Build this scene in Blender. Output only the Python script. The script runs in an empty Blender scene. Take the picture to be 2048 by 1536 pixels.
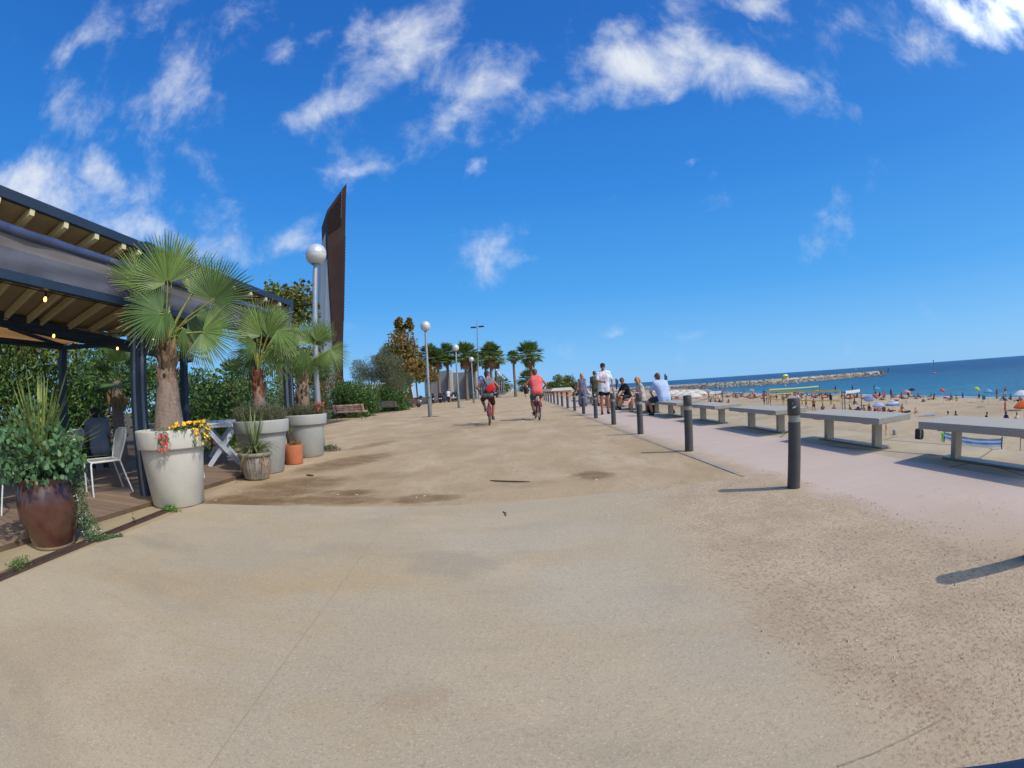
import bpy, bmesh, math, random
from mathutils import Vector, Matrix, noise as mnoise
R_ = math.radians
random.seed(11)
SC = bpy.context.scene
COL = SC.collection

# ------------------------------------------------------------------ camera (wide action-camera lens)
CAM_H = 1.07
CX = Vector((0.998022484, 0.010780339, -0.061926613))   # right
CU = Vector((0.062069608, -0.013477468, 0.997980822))   # up
CF = Vector((-0.009923958, 0.999851061, 0.014119947))   # forward
F_, K_ = 924.865, -0.0297206
cd = bpy.data.cameras.new('camera')
cam = bpy.data.objects.new('camera', cd); COL.objects.link(cam)
cd.type = 'PANO'
cd.panorama_type = 'FISHEYE_LENS_POLYNOMIAL'
cd.sensor_width = 36.0; cd.sensor_height = 27.0; cd.sensor_fit = 'HORIZONTAL'
cd.fisheye_fov = R_(200)
cd.fisheye_polynomial_k0 = 0.0
cd.fisheye_polynomial_k1 = -0.06131851
cd.fisheye_polynomial_k2 = -6.65773e-05
cd.fisheye_polynomial_k3 = 1.599807e-07
cd.fisheye_polynomial_k4 = -2.692542e-07
cd.clip_start = 0.05; cd.clip_end = 60000
m = Matrix.Identity(4)
for i, ax in enumerate((CX, CU, -CF)):
    for j in range(3): m[j][i] = ax[j]
m[0][3], m[1][3], m[2][3] = 0, 0, CAM_H
cam.matrix_world = m
SC.camera = cam
SC.render.engine = 'CYCLES'
SC.render.resolution_x, SC.render.resolution_y = 1024, 768
SC.view_settings.view_transform = 'Standard'
SC.view_settings.look = 'None'
SC.view_settings.gamma = 1.0
SC.view_settings.use_curve_mapping = False
SC.view_settings.exposure = 0.0

# photo pixel (2048 wide) -> world ray, ground point, point on a vertical plane
def inv(px, py):
    x, y = px-1024, 768-py
    r = math.hypot(x, y); th = r/F_
    for _ in range(20): th -= (F_*(th+K_*th**3)-r)/(F_*(1+3*K_*th*th))
    s = math.sin(th)/max(r, 1e-9)
    return CX*(x*s)+CU*(y*s)+CF*math.cos(th)
C0 = Vector((0, 0, CAM_H))
def G(px, py, z=0.0):
    d = inv(px, py); return C0+d*((z-CAM_H)/d.z)
def onX(px, py, X):
    d = inv(px, py); return C0+d*(X/d.x)
def onY(px, py, Y):
    d = inv(px, py); return C0+d*(Y/d.y)

# ------------------------------------------------------------------ sun and sky
SUN_EL = R_(50)
SUN_H = Vector((0.90, -0.436, 0)).normalized()            # horizontal direction towards the sun
SUN_V = Vector((SUN_H.x*math.cos(SUN_EL), SUN_H.y*math.cos(SUN_EL), math.sin(SUN_EL)))
sd = bpy.data.lights.new('sun', 'SUN'); sd.energy = SUN_E = 3.0; sd.angle = R_(0.53); sd.color = (1, .95, .86)
sun = bpy.data.objects.new('sun', sd); COL.objects.link(sun)
sun.rotation_euler = (-SUN_V).to_track_quat('-Z', 'Y').to_euler()

W = bpy.data.worlds.new('World'); SC.world = W; W.use_nodes = True
nt = W.node_tree; nt.nodes.clear()
def N(t, tree=None, **kw):
    n = (tree or nt).nodes.new(t)
    for k, v in kw.items(): setattr(n, k, v)
    return n
def L(a, b, tree=None): (tree or nt).links.new(a, b)
wo = N('ShaderNodeOutputWorld'); bg = N('ShaderNodeBackground'); L(bg.outputs[0], wo.inputs[0])
W.cycles.sampling_method = 'MANUAL'; W.cycles.sample_map_resolution = 512
bg.inputs['Strength'].default_value = 0.13
sky = N('ShaderNodeTexSky', sky_type='NISHITA', sun_disc=False)
sky.sun_elevation = SUN_EL; sky.sun_rotation = math.atan2(SUN_H.x, SUN_H.y)
sky.altitude = 0; sky.air_density = 1.0; sky.dust_density = 0.35; sky.ozone_density = 1.6
tc = N('ShaderNodeTexCoord')
sx = N('ShaderNodeSeparateXYZ'); L(tc.outputs['Generated'], sx.inputs[0])
rp = N('ShaderNodeValToRGB'); L(sx.outputs['Z'], rp.inputs['Fac'])
e = rp.color_ramp.elements
e[0].position = 0.0; e[0].color = (.19, .485, .86, 1)
e[1].position = 1.0; e[1].color = (.010, .105, .42, 1)
for p_, c_ in ((.07, (.145, .45, .86, 1)), (.20, (.055, .34, .82, 1)), (.42, (.020, .225, .71, 1)), (.70, (.011, .140, .54, 1))):
    q_ = e.new(p_); q_.color = c_
rs = N('ShaderNodeVectorMath', operation='SCALE'); L(rp.outputs[0], rs.inputs[0]); rs.inputs['Scale'].default_value = 8.4
hs = N('ShaderNodeMix', data_type='RGBA'); hs.inputs['Factor'].default_value = .88
L(sky.outputs[0], hs.inputs['A']); L(rs.outputs[0], hs.inputs['B'])
# clouds: blobs in given directions, torn by noise
wn = N('ShaderNodeTexNoise'); wn.inputs['Scale'].default_value = 5.0; wn.inputs['Detail'].default_value = 5.0; wn.inputs['Roughness'].default_value = .6
L(tc.outputs['Generated'], wn.inputs['Vector'])
wsub = N('ShaderNodeVectorMath', operation='SUBTRACT'); L(wn.outputs['Color'], wsub.inputs[0]); wsub.inputs[1].default_value = (.5, .5, .5)
wsc = N('ShaderNodeVectorMath', operation='SCALE'); L(wsub.outputs[0], wsc.inputs[0]); wsc.inputs['Scale'].default_value = 0.14
wad = N('ShaderNodeVectorMath', operation='ADD'); L(tc.outputs['Generated'], wad.inputs[0]); L(wsc.outputs[0], wad.inputs[1])
# cloud list: photo position, half length px, half width px, angle (deg, anticlockwise), weight
CLOUDS = [
 (800, 95, 180, 80, 48, 1.05), (690, 190, 150, 45, 12, .75), (985, 165, 120, 75, 50, .82), (930, 225, 60, 35, 40, .7),
 (1100, 190, 90, 40, 25, .6), (1340, 130, 210, 72, 6, 1.12), (1510, 140, 130, 50, -12, .95), (1200, 190, 90, 40, 25, .75),
 (1240, 60, 90, 55, 40, .8), (1945, 25, 130, 45, 6, 1.15), (1700, 60, 110, 50, 30, .62), (1510, 5, 70, 30, 10, .9),
 (330, 165, 125, 80, 50, .82), (280, 240, 60, 40, 40, .7), (205, 40, 75, 45, 50, .62), (120, 110, 50, 25, 20, .45), (30, 80, 50, 35, 40, .45),
 (400, 305, 70, 38, -40, .5), (90, 400, 180, 75, -18, 1.2), (210, 385, 90, 60, -25, 1.2), (310, 455, 150, 50, -20, 1.05), (400, 440, 60, 30, -10, .6),
 (590, 478, 70, 30, 25, .8), (510, 470, 60, 30, 20, .45), (735, 350, 85, 18, 15, .55), (950, 342, 45, 16, 28, .68),
 (965, 495, 75, 40, 20, .72), (1030, 510, 75, 26, 8, .7), (950, 470, 50, 26, 30, .5),
 (1385, 324, 30, 10, 20, .5), (1660, 410, 40, 22, 30, .42), (1620, 210, 60, 25, 10, .4), (590, 95, 60, 35, -10, .45),
 (950, 760, 240, 30, 4, .42), (1340, 655, 260, 12, 4, .30), (1580, 480, 110, 10, 18, .25), (1860, 360, 130, 14, 55, .2), (880, 190, 330, 110, 32, .52), (1340, 90, 400, 110, 8, .50), (270, 190, 210, 150, 48, .48), (220, 420, 320, 110, -16, .55), (1750, 70, 320, 80, 12, .5), (980, 500, 130, 60, 10, .5), (580, 480, 130, 60, 20, .5), (700, 350, 200, 40, 14, .42), (480, 60, 120, 60, 30, .42), (1700, 430, 120, 70, 40, .36), (700, 660, 60, 26, 10, .5), (520, 640, 80, 30, 5, .55), (1130, 700, 130, 26, 3, .3),
]
acc = None
for (px, py, ha, hb, ang, wgt) in CLOUDS:
    c = inv(px, py)
    ca, sa = math.cos(R_(ang)), math.sin(R_(ang))
    a = (inv(px+ca*20, py-sa*20)-c).normalized(); b = (inv(px-sa*20, py-ca*20)-c).normalized()
    a = a/((inv(px+ca*ha, py-sa*ha)-inv(px-ca*ha, py+sa*ha)).length*.5)
    b = b/((inv(px-sa*hb, py-ca*hb)-inv(px+sa*hb, py+ca*hb)).length*.5)
    q = N('ShaderNodeVectorMath', operation='SUBTRACT'); L(wad.outputs[0], q.inputs[0]); q.inputs[1].default_value = c
    d1 = N('ShaderNodeVectorMath', operation='DOT_PRODUCT'); L(q.outputs[0], d1.inputs[0]); d1.inputs[1].default_value = a
    d2 = N('ShaderNodeVectorMath', operation='DOT_PRODUCT'); L(q.outputs[0], d2.inputs[0]); d2.inputs[1].default_value = b
    d3 = N('ShaderNodeVectorMath', operation='DOT_PRODUCT'); L(q.outputs[0], d3.inputs[0]); d3.inputs[1].default_value = c*1.2
    cx = N('ShaderNodeCombineXYZ'); L(d1.outputs['Value'], cx.inputs[0]); L(d2.outputs['Value'], cx.inputs[1]); L(d3.outputs['Value'], cx.inputs[2])
    ln = N('ShaderNodeVectorMath', operation='LENGTH'); L(cx.outputs[0], ln.inputs[0])
    mr = N('ShaderNodeMapRange', interpolation_type='SMOOTHSTEP'); L(ln.outputs['Value'], mr.inputs['Value'])
    mr.inputs['From Min'].default_value = 0.0; mr.inputs['From Max'].default_value = 1.75
    mr.inputs['To Min'].default_value = wgt; mr.inputs['To Max'].default_value = 0.0
    if acc is None: acc = mr.outputs[0]
    else:
        mx = N('ShaderNodeMath', operation='MAXIMUM'); L(acc, mx.inputs[0]); L(mr.outputs[0], mx.inputs[1]); acc = mx.outputs[0]
for dv, rad_, wgt in (((.55, -.75, .55), .85, 1.25), ((-.6, -.7, .4), .6, .95), ((.95, -.1, .5), .38, .9), ((0, -.5, .9), .45, .85)):  # unseen clouds added outside the view as neutral fill light
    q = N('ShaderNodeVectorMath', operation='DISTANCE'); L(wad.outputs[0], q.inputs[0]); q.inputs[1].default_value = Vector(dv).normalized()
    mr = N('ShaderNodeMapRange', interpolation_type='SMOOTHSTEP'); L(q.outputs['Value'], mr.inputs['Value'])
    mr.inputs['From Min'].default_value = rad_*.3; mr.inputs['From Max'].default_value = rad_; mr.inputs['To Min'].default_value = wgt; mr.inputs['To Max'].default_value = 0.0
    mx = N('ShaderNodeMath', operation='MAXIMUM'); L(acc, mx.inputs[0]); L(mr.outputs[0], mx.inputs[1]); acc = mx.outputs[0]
n1 = N('ShaderNodeTexNoise'); n1.inputs['Scale'].default_value = 7.5; n1.inputs['Detail'].default_value = 8; n1.inputs['Roughness'].default_value = .62; n1.inputs['Distortion'].default_value = .25
L(tc.outputs['Generated'], n1.inputs['Vector'])
nm = N('ShaderNodeMath', operation='MULTIPLY_ADD'); L(n1.outputs['Fac'], nm.inputs[0]); nm.inputs[1].default_value = 2.5; nm.inputs[2].default_value = -1.27
nz = N('ShaderNodeMath', operation='ADD'); L(acc, nz.inputs[0]); L(nm.outputs[0], nz.inputs[1])
den = N('ShaderNodeMapRange', interpolation_type='SMOOTHSTEP'); L(nz.outputs[0], den.inputs['Value'])
den.inputs['From Min'].default_value = .28; den.inputs['From Max'].default_value = 1.62; den.inputs['To Max'].default_value = .97
n2 = N('ShaderNodeTexNoise'); n2.inputs['Scale'].default_value = 9; n2.inputs['Detail'].default_value = 4; L(tc.outputs['Generated'], n2.inputs['Vector'])
cr = N('ShaderNodeMix', data_type='RGBA'); L(n2.outputs['Fac'], cr.inputs['Factor'])
cr.inputs['A'].default_value = (5.4, 5.9, 6.7, 1); cr.inputs['B'].default_value = (7.6, 7.7, 7.8, 1)
mixc = N('ShaderNodeMix', data_type='RGBA'); L(den.outputs[0], mixc.inputs['Factor']); L(hs.outputs['Result'], mixc.inputs['A'])
# cloud brightness boosted towards the sun, to lift fill from the unseen clouds
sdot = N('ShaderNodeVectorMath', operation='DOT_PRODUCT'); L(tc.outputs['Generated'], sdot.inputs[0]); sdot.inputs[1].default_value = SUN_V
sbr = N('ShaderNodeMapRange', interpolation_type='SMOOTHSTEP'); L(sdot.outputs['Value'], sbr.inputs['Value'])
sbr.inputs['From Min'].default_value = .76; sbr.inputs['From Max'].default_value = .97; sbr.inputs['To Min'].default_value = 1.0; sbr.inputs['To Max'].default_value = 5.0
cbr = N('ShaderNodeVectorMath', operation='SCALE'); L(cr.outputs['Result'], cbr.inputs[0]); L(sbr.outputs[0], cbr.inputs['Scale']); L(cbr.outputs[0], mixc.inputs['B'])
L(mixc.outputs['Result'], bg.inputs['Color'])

# ------------------------------------------------------------------ helpers
SC.cycles.max_bounces = 7; SC.cycles.diffuse_bounces = 3; SC.cycles.glossy_bounces = 3; SC.cycles.transparent_max_bounces = 12
SC.cycles.use_denoising = True
def rgb(r, g, b):
    f = lambda c: (c/255/12.92) if c/255 <= .04045 else ((c/255+.055)/1.055)**2.4
    return (f(r), f(g), f(b))
MATS = {}
def mat(name, color, rough=.65, metal=0., var=.12, scale=5., bump=0., bscale=80., spec=.4, island=0., trans=0., emit=0., hue2=None, coat=0.):
    if name in MATS: return MATS[name]
    m = bpy.data.materials.new(name); m.use_nodes = True; t = m.node_tree; t.nodes.clear(); MATS[name] = m
    n = lambda ty, **k: N(ty, t, **k)
    out = n('ShaderNodeOutputMaterial'); b = n('ShaderNodeBsdfPrincipled')
    b.inputs['Roughness'].default_value = rough; b.inputs['Metallic'].default_value = metal
    b.inputs['Specular IOR Level'].default_value = spec; b.inputs['Coat Weight'].default_value = coat
    tcn = n('ShaderNodeTexCoord')
    nz = n('ShaderNodeTexNoise'); nz.inputs['Scale'].default_value = scale; nz.inputs['Detail'].default_value = 5; nz.inputs['Roughness'].default_value = .62
    L(tcn.outputs['Object'], nz.inputs['Vector'], t)
    mx = n('ShaderNodeMix', data_type='RGBA')
    c2 = hue2 or color
    mx.inputs['A'].default_value = tuple(max(0, c*(1-var)) for c in color)+(1,)
    mx.inputs['B'].default_value = tuple(min(1, c*(1+var)) for c in c2)+(1,)
    mr = n('ShaderNodeMapRange'); mr.inputs['From Min'].default_value = .3; mr.inputs['From Max'].default_value = .7
    L(nz.outputs['Fac'], mr.inputs['Value'], t)
    fac = mr.outputs[0]
    if island:
        ge = n('ShaderNodeNewGeometry'); ma = n('ShaderNodeMix', data_type='FLOAT'); ma.inputs['Factor'].default_value = island
        L(fac, ma.inputs['A'], t); L(ge.outputs['Random Per Island'], ma.inputs['B'], t); fac = ma.outputs[0]
    L(fac, mx.inputs['Factor'], t)
    L(mx.outputs['Result'], b.inputs['Base Color'], t)
    if bump:
        bn = n('ShaderNodeTexNoise'); bn.inputs['Scale'].default_value = bscale; bn.inputs['Detail'].default_value = 4
        L(tcn.outputs['Object'], bn.inputs['Vector'], t)
        bp = n('ShaderNodeBump'); bp.inputs['Strength'].default_value = bump; bp.inputs['Distance'].default_value = .01
        L(bn.outputs['Fac'], bp.inputs['Height'], t); L(bp.outputs[0], b.inputs['Normal'], t)
    if emit:
        b.inputs['Emission Color'].default_value = tuple(color)+(1,); b.inputs['Emission Strength'].default_value = emit
    sh = b.outputs[0]
    if trans:
        tr = n('ShaderNodeBsdfTranslucent'); L(mx.outputs['Result'], tr.inputs['Color'], t)
        ms = n('ShaderNodeMixShader'); ms.inputs[0].default_value = trans; L(sh, ms.inputs[1], t); L(tr.outputs[0], ms.inputs[2], t); sh = ms.outputs[0]
    L(sh, out.inputs[0], t)
    return m

def basis(d):
    d = Vector(d).normalized()
    up = Vector((0, 0, 1)) if abs(d.z) < .95 else Vector((0, 1, 0))
    a = d.cross(up).normalized(); return a, a.cross(d).normalized()

class MB:
    def __init__(s): s.v, s.f, s.m, s.s = [], [], [], []
    def add(s, vs, fs, m=0, sm=False, T=None):
        o = len(s.v)
        s.v += [tuple(T @ Vector(p)) if T is not None else tuple(p) for p in vs]
        for f in fs: s.f.append([i+o for i in f]); s.m.append(m); s.s.append(sm)
        return s
    def quad(s, a, b, c, d, m=0, sm=False): return s.add([a, b, c, d], [(0, 1, 2, 3)], m, sm)
    def tri(s, a, b, c, m=0, sm=False): return s.add([a, b, c], [(0, 1, 2)], m, sm)
    def box(s, c, size, rz=0., m=0, bev=0., T=None):
        x, y, z = [k/2 for k in size]
        M_ = Matrix.Translation(c) @ Matrix.Rotation(rz, 4, 'Z')
        if T is not None: M_ = T @ M_
        if not bev:
            vs = [(i*x, j*y, k*z) for k in (-1, 1) for j in (-1, 1) for i in (-1, 1)]
            return s.add(vs, [(0, 2, 3, 1), (4, 5, 7, 6), (0, 1, 5, 4), (2, 6, 7, 3), (0, 4, 6, 2), (1, 3, 7, 5)], m, False, M_)
        b = bm_box((x, y, z), bev); s.addbm(b, m, M_, False); return s
    def addbm(s, b, m=0, T=None, sm=False):
        b.verts.ensure_lookup_table(); b.verts.index_update()
        s.add([v.co.copy() for v in b.verts], [[v.index for v in f.verts] for f in b.faces], m, sm, T); b.free()
    def tube(s, pts, rad, seg=8, m=0, caps=True, sm=True, sq=None):
        pts = [Vector(p) for p in pts]; n = len(pts)
        rad = [rad]*n if isinstance(rad, (int, float)) else list(rad)
        vs, fs = [], []
        a = None
        for i, p in enumerate(pts):
            d = (pts[min(i+1, n-1)]-pts[max(i-1, 0)])
            if d.length < 1e-9: d = Vector((0, 0, 1))
            d.normalize()
            if a is None: a, b = basis(d)
            else:
                a = (a-d*a.dot(d)); a = a.normalized() if a.length > 1e-6 else basis(d)[0]; b = a.cross(d)
            for k in range(seg):
                t = 2*math.pi*(k+.5)/seg
                vs.append(p+(a*math.cos(t)+b*math.sin(t))*rad[i])
        for i in range(n-1):
            for k in range(seg):
                k2 = (k+1) % seg
                fs.append((i*seg+k, i*seg+k2, (i+1)*seg+k2, (i+1)*seg+k))
        s.add(vs, fs, m, sm)
        if caps:
            s.add(vs[:seg], [tuple(range(seg))], m); s.add(vs[-seg:], [tuple(reversed(range(seg)))], m)
        return s
    def lathe(s, prof, seg=32, c=(0, 0, 0), m=0, sm=True, fn=None):
        vs, fs = [], []
        for (r, z) in prof:
            for k in range(seg):
                t = 2*math.pi*k/seg
                rr = fn(r, z, t) if fn else r
                vs.append((c[0]+rr*math.cos(t), c[1]+rr*math.sin(t), c[2]+z))
        for i in range(len(prof)-1):
            for k in range(seg):
                k2 = (k+1) % seg
                fs.append((i*seg+k, i*seg+k2, (i+1)*seg+k2, (i+1)*seg+k))
        return s.add(vs, fs, m, sm)
    def ball(s, c, r, seg=12, rings=8, m=0, sm=True):
        r = (r, r, r) if isinstance(r, (int, float)) else r
        vs = [(c[0], c[1], c[2]+r[2])]; fs = []
        for i in range(1, rings):
            ph = math.pi*i/rings
            for k in range(seg):
                t = 2*math.pi*k/seg
                vs.append((c[0]+r[0]*math.sin(ph)*math.cos(t), c[1]+r[1]*math.sin(ph)*math.sin(t), c[2]+r[2]*math.cos(ph)))
        vs.append((c[0], c[1], c[2]-r[2])); e = len(vs)-1
        for k in range(seg):
            k2 = (k+1) % seg
            fs.append((0, 1+k, 1+k2)); fs.append((e, e-seg+k2, e-seg+k))
            for i in range(rings-2):
                fs.append((1+i*seg+k, 1+(i+1)*seg+k, 1+(i+1)*seg+k2, 1+i*seg+k2))
        return s.add(vs, fs, m, sm)
    def extrude(s, pts, d, m=0):
        pts = [Vector(p) for p in pts]; d = Vector(d); n = len(pts)
        s.add(pts+[p+d for p in pts], [tuple(reversed(range(n))), tuple(range(n, 2*n))]+[(i, (i+1) % n, n+(i+1) % n, n+i) for i in range(n)], m); return s
    def mesh(s, name, mats):
        me = bpy.data.meshes.new(name); me.from_pydata(s.v, [], s.f)
        for mm in (mats if isinstance(mats, (list, tuple)) else [mats]): me.materials.append(mm)
        me.polygons.foreach_set('material_index', s.m); me.polygons.foreach_set('use_smooth', s.s); me.update(); return me
    def build(s, name, mats, parent=None, loc=None, rz=0.):
        o = bpy.data.objects.new(name, s.mesh(name, mats)); COL.objects.link(o)
        if parent is not None: o.parent = parent
        if loc is not None: o.location = loc
        o.rotation_euler.z = rz
        return o
def bm_box(h, bev, seg=2):
    b = bmesh.new(); bmesh.ops.create_cube(b, size=2)
    for v in b.verts: v.co = Vector((v.co.x*h[0], v.co.y*h[1], v.co.z*h[2]))
    bmesh.ops.bevel(b, geom=list(b.edges), offset=bev, segments=seg, affect='EDGES', profile=.5)
    return b
def tag(o, label=None, cat=None, group=None, kind=None):
    if label: o['label'] = label
    if cat: o['category'] = cat
    if group: o['group'] = group
    if kind: o['kind'] = kind
    return o
def thing(name, label, cat, loc=(0, 0, 0), rz=0., group=None):
    o = bpy.data.objects.new(name, None); COL.objects.link(o); o.empty_display_size = .2
    o.location = loc; o.rotation_euler.z = rz
    return tag(o, label, cat, group)
def kids(o): return [c for c in bpy.data.objects if c.parent == o]
def copy_thing(root, loc=None, rz=None, label=None, group=None, scale=None):
    r = root.copy(); COL.objects.link(r)
    if loc is not None: r.location = loc
    if rz is not None: r.rotation_euler.z = rz
    if scale is not None: r.scale = (scale,)*3 if isinstance(scale, (int, float)) else scale
    if label: r['label'] = label
    if group: r['group'] = group
    for ch in root.children:
        c = ch.copy(); COL.objects.link(c); c.parent = r
        for g in ch.children:
            d = g.copy(); COL.objects.link(d); d.parent = c
    return r
def rnd(a, b): return random.uniform(a, b)
def rdir():
    z = rnd(-1, 1); t = rnd(0, 2*math.pi); q = math.sqrt(1-z*z); return Vector((q*math.cos(t), q*math.sin(t), z))

# leaf clouds: many small folded leaves spread over clumps
def leaves(mb, clumps, n, size, m=0, flat=.5, up=.3, shell=.55, ratio=.45):
    """clumps: list of (centre, (rx, ry, rz), weight)"""
    ws = [c[2] for c in clumps]
    for _ in range(n):
        c, r, w = random.choices(clumps, ws)[0]
        d = rdir(); k = shell+(1-shell)*random.random() if random.random() < .8 else random.random()
        p = Vector((c[0]+d.x*r[0]*k, c[1]+d.y*r[1]*k, c[2]+d.z*r[2]*k))
        a = (rdir()+d*.6+Vector((0, 0, -up))).normalized()
        nn = (rdir()+Vector((0, 0, flat))).normalized()
        b = a.cross(nn)
        if b.length < 1e-3: continue
        b.normalize(); nn = b.cross(a)
        s_ = size*rnd(.65, 1.3); w_ = s_*ratio
        mid = p+a*s_*.45-nn*w_*.18
        mb.add([p, p+a*s_*.5+b*w_*.5+nn*.08*s_, p+a*s_, p+a*s_*.5-b*w_*.5+nn*.08*s_], [(0, 1, 2, 3)], m)
def clumpify(c, r, n, k=.45, seed=None):
    """break an ellipsoid into n irregular clumps"""
    out = []
    for i in range(n):
        d = rdir(); q = rnd(.35, .95)
        s_ = rnd(.7, 1.35)*k
        out.append(((c[0]+d.x*r[0]*q, c[1]+d.y*r[1]*q, c[2]+d.z*r[2]*q), (r[0]*s_, r[1]*s_, r[2]*s_), s_))
    return out
def branches(mb, base, top, r0, tips, m=0):
    base, top = Vector(base), Vector(top)
    mid = (base+top)/2+Vector((rnd(-.04, .04), rnd(-.04, .04), 0))*(top-base).length
    mb.tube([base, mid, top], [r0, r0*.8, r0*.62], 8, m)
    for t in tips:
        t = Vector(t); q = top+(t-top)*.5+Vector((rnd(-1, 1), rnd(-1, 1), rnd(0, .6)))*(t-top).length*.14
        st = base+(top-base)*rnd(.72, 1)
        mb.tube([st, q, t], [r0*.5, r0*.3, r0*.08], 6, m)

# ------------------------------------------------------------------ ground, paving, beach, sea
def gmat(name):
    m = bpy.data.materials.new(name); m.use_nodes = True; t = m.node_tree; t.nodes.clear()
    out = N('ShaderNodeOutputMaterial', t); b = N('ShaderNodeBsdfPrincipled', t); L(b.outputs[0], out.inputs[0], t)
    b.inputs['Specular IOR Level'].default_value = .2; b.inputs['Roughness'].default_value = .9
    tcn = N('ShaderNodeTexCoord', t)
    return m, t, b, tcn.outputs['Object']
def noise_(t, vec, scale, detail=5, rough=.6, dist=0., stretch=None):
    if stretch:
        mp = N('ShaderNodeMapping', t); mp.inputs['Scale'].default_value = stretch; L(vec, mp.inputs['Vector'], t); vec = mp.outputs[0]
    n = N('ShaderNodeTexNoise', t); n.inputs['Scale'].default_value = scale; n.inputs['Detail'].default_value = detail
    n.inputs['Roughness'].default_value = rough; n.inputs['Distortion'].default_value = dist
    L(vec, n.inputs['Vector'], t); return n.outputs['Fac']
def ramp_(t, v, a, b, lo=0., hi=1., smooth=True):
    r = N('ShaderNodeMapRange', t)
    if smooth: r.interpolation_type = 'SMOOTHSTEP'
    L(v, r.inputs['Value'], t)
    r.inputs['From Min'].default_value = a; r.inputs['From Max'].default_value = b
    r.inputs['To Min'].default_value = lo; r.inputs['To Max'].default_value = hi; return r.outputs[0]
def mix_(t, f, a, b):
    x = N('ShaderNodeMix', t, data_type='RGBA')
    if isinstance(f, float): x.inputs['Factor'].default_value = f
    else: L(f, x.inputs['Factor'], t)
    for k, c in (('A', a), ('B', b)):
        if isinstance(c, tuple): x.inputs[k].default_value = c+(1,)
        else: L(c, x.inputs[k], t)
    return x.outputs['Result']
def math_(t, op, a, b=None):
    x = N('ShaderNodeMath', t, operation=op)
    for i, c in enumerate((a, b)):
        if c is None: continue
        if isinstance(c, (int, float)): x.inputs[i].default_value = c
        else: L(c, x.inputs[i], t)
    return x.outputs[0]
def bump_(t, bsdf, h, strength, dist=.01, prev=None):
    p = N('ShaderNodeBump', t); p.inputs['Strength'].default_value = strength; p.inputs['Distance'].default_value = dist
    L(h, p.inputs['Height'], t)
    if prev is not None: L(prev, p.inputs['Normal'], t)
    L(p.outputs[0], bsdf.inputs['Normal'], t); return p.outputs[0]
def xy_(t, vec):
    s_ = N('ShaderNodeSeparateXYZ', t); L(vec, s_.inputs[0], t); return s_.outputs['X'], s_.outputs['Y']
def ell_(t, vec, cx_, cy_, rx, ry, rot=0., warp=.35, wscale=4.):
    """soft-edged patch of its own outline at a place on the ground"""
    n = N('ShaderNodeTexNoise', t); n.inputs['Scale'].default_value = wscale; n.inputs['Detail'].default_value = 4; L(vec, n.inputs['Vector'], t)
    sb = N('ShaderNodeVectorMath', t, operation='SUBTRACT'); L(n.outputs['Color'], sb.inputs[0], t); sb.inputs[1].default_value = (.5, .5, .5)
    sc = N('ShaderNodeVectorMath', t, operation='SCALE'); L(sb.outputs[0], sc.inputs[0], t); sc.inputs['Scale'].default_value = warp
    ad = N('ShaderNodeVectorMath', t, operation='ADD'); L(vec, ad.inputs[0], t); L(sc.outputs[0], ad.inputs[1], t)
    mp = N('ShaderNodeMapping', t, vector_type='TEXTURE'); mp.inputs['Location'].default_value = (cx_, cy_, 0); mp.inputs['Rotation'].default_value = (0, 0, rot)
    mp.inputs['Scale'].default_value = (rx, ry, 1e4); L(ad.outputs[0], mp.inputs['Vector'], t)
    ln = N('ShaderNodeVectorMath', t, operation='LENGTH'); L(mp.outputs[0], ln.inputs[0], t)
    return ramp_(t, ln.outputs['Value'], .55, 1.25, 1., 0.)

# compacted sand of the promenade
m_sand, t, b, vec = gmat('compacted_sand')
c = mix_(t, ramp_(t, noise_(t, vec, .35, 6, .62), .3, .7), rgb(164, 140, 107), rgb(181, 157, 123))
c = mix_(t, ramp_(t, noise_(t, vec, 1.1, 7, .68, .4, (1, .45, 1)), .42, .72), c, rgb(190, 168, 137))
c = mix_(t, ramp_(t, noise_(t, vec, 2.6, 6, .7, .3, (1.6, .3, 1)), .55, .78, 0, .55), c, rgb(146, 125, 98))
c = mix_(t, ramp_(t, noise_(t, vec, 9, 5, .75, .2, (2.2, .5, 1)), .52, .72, 0, .35), c, rgb(128, 108, 84))
DAMP = rgb(112, 86, 56)
mask = None
for (px, py, rx, ry, rot, st) in ((690, 986, .40, .22, .1, .85), (842, 997, .42, .20, .1, .8), (1186, 950, .26, .30, .3, .75), (490, 1003, .75, .42, .35, .9),
                                  (600, 968, .75, .55, .6, .8), (690, 925, .55, 1.3, -.35, .8), (745, 890, .3, 1.1, -.3, .55), (640, 1000, .9, .22, .05, .75), (1050, 968, .5, .2, 0., .25),
                                  (930, 975, .4, .3, 0., .2), (780, 950, .5, .3, 0., .3), (930, 853, .8, 1.2, 0, .3), (560, 985, .6, .3, .3, .8), (880, 868, .6, 1.8, 0, .25)):
    g_ = G(px, py)
    e_ = math_(t, 'MULTIPLY', ell_(t, vec, g_.x, g_.y, rx, ry, rot), st)
    mask = e_ if mask is None else math_(t, 'MAXIMUM', mask, e_)
mask = math_(t, 'MULTIPLY', mask, ramp_(t, noise_(t, vec, 3.5, 6, .7), .25, .62, .45, 1.))
c = mix_(t, mask, c, DAMP)
sp = ramp_(t, noise_(t, vec, 55, 3, .85), .58, .72, 0, .6)
c = mix_(t, sp, c, rgb(120, 98, 74))
L(c, b.inputs['Base Color'], t)
h = math_(t, 'ADD', math_(t, 'MULTIPLY', noise_(t, vec, 3.2, 8, .62), 2.0), noise_(t, vec, 70, 5, .75))
bump_(t, b, h, .55, .022)

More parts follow.
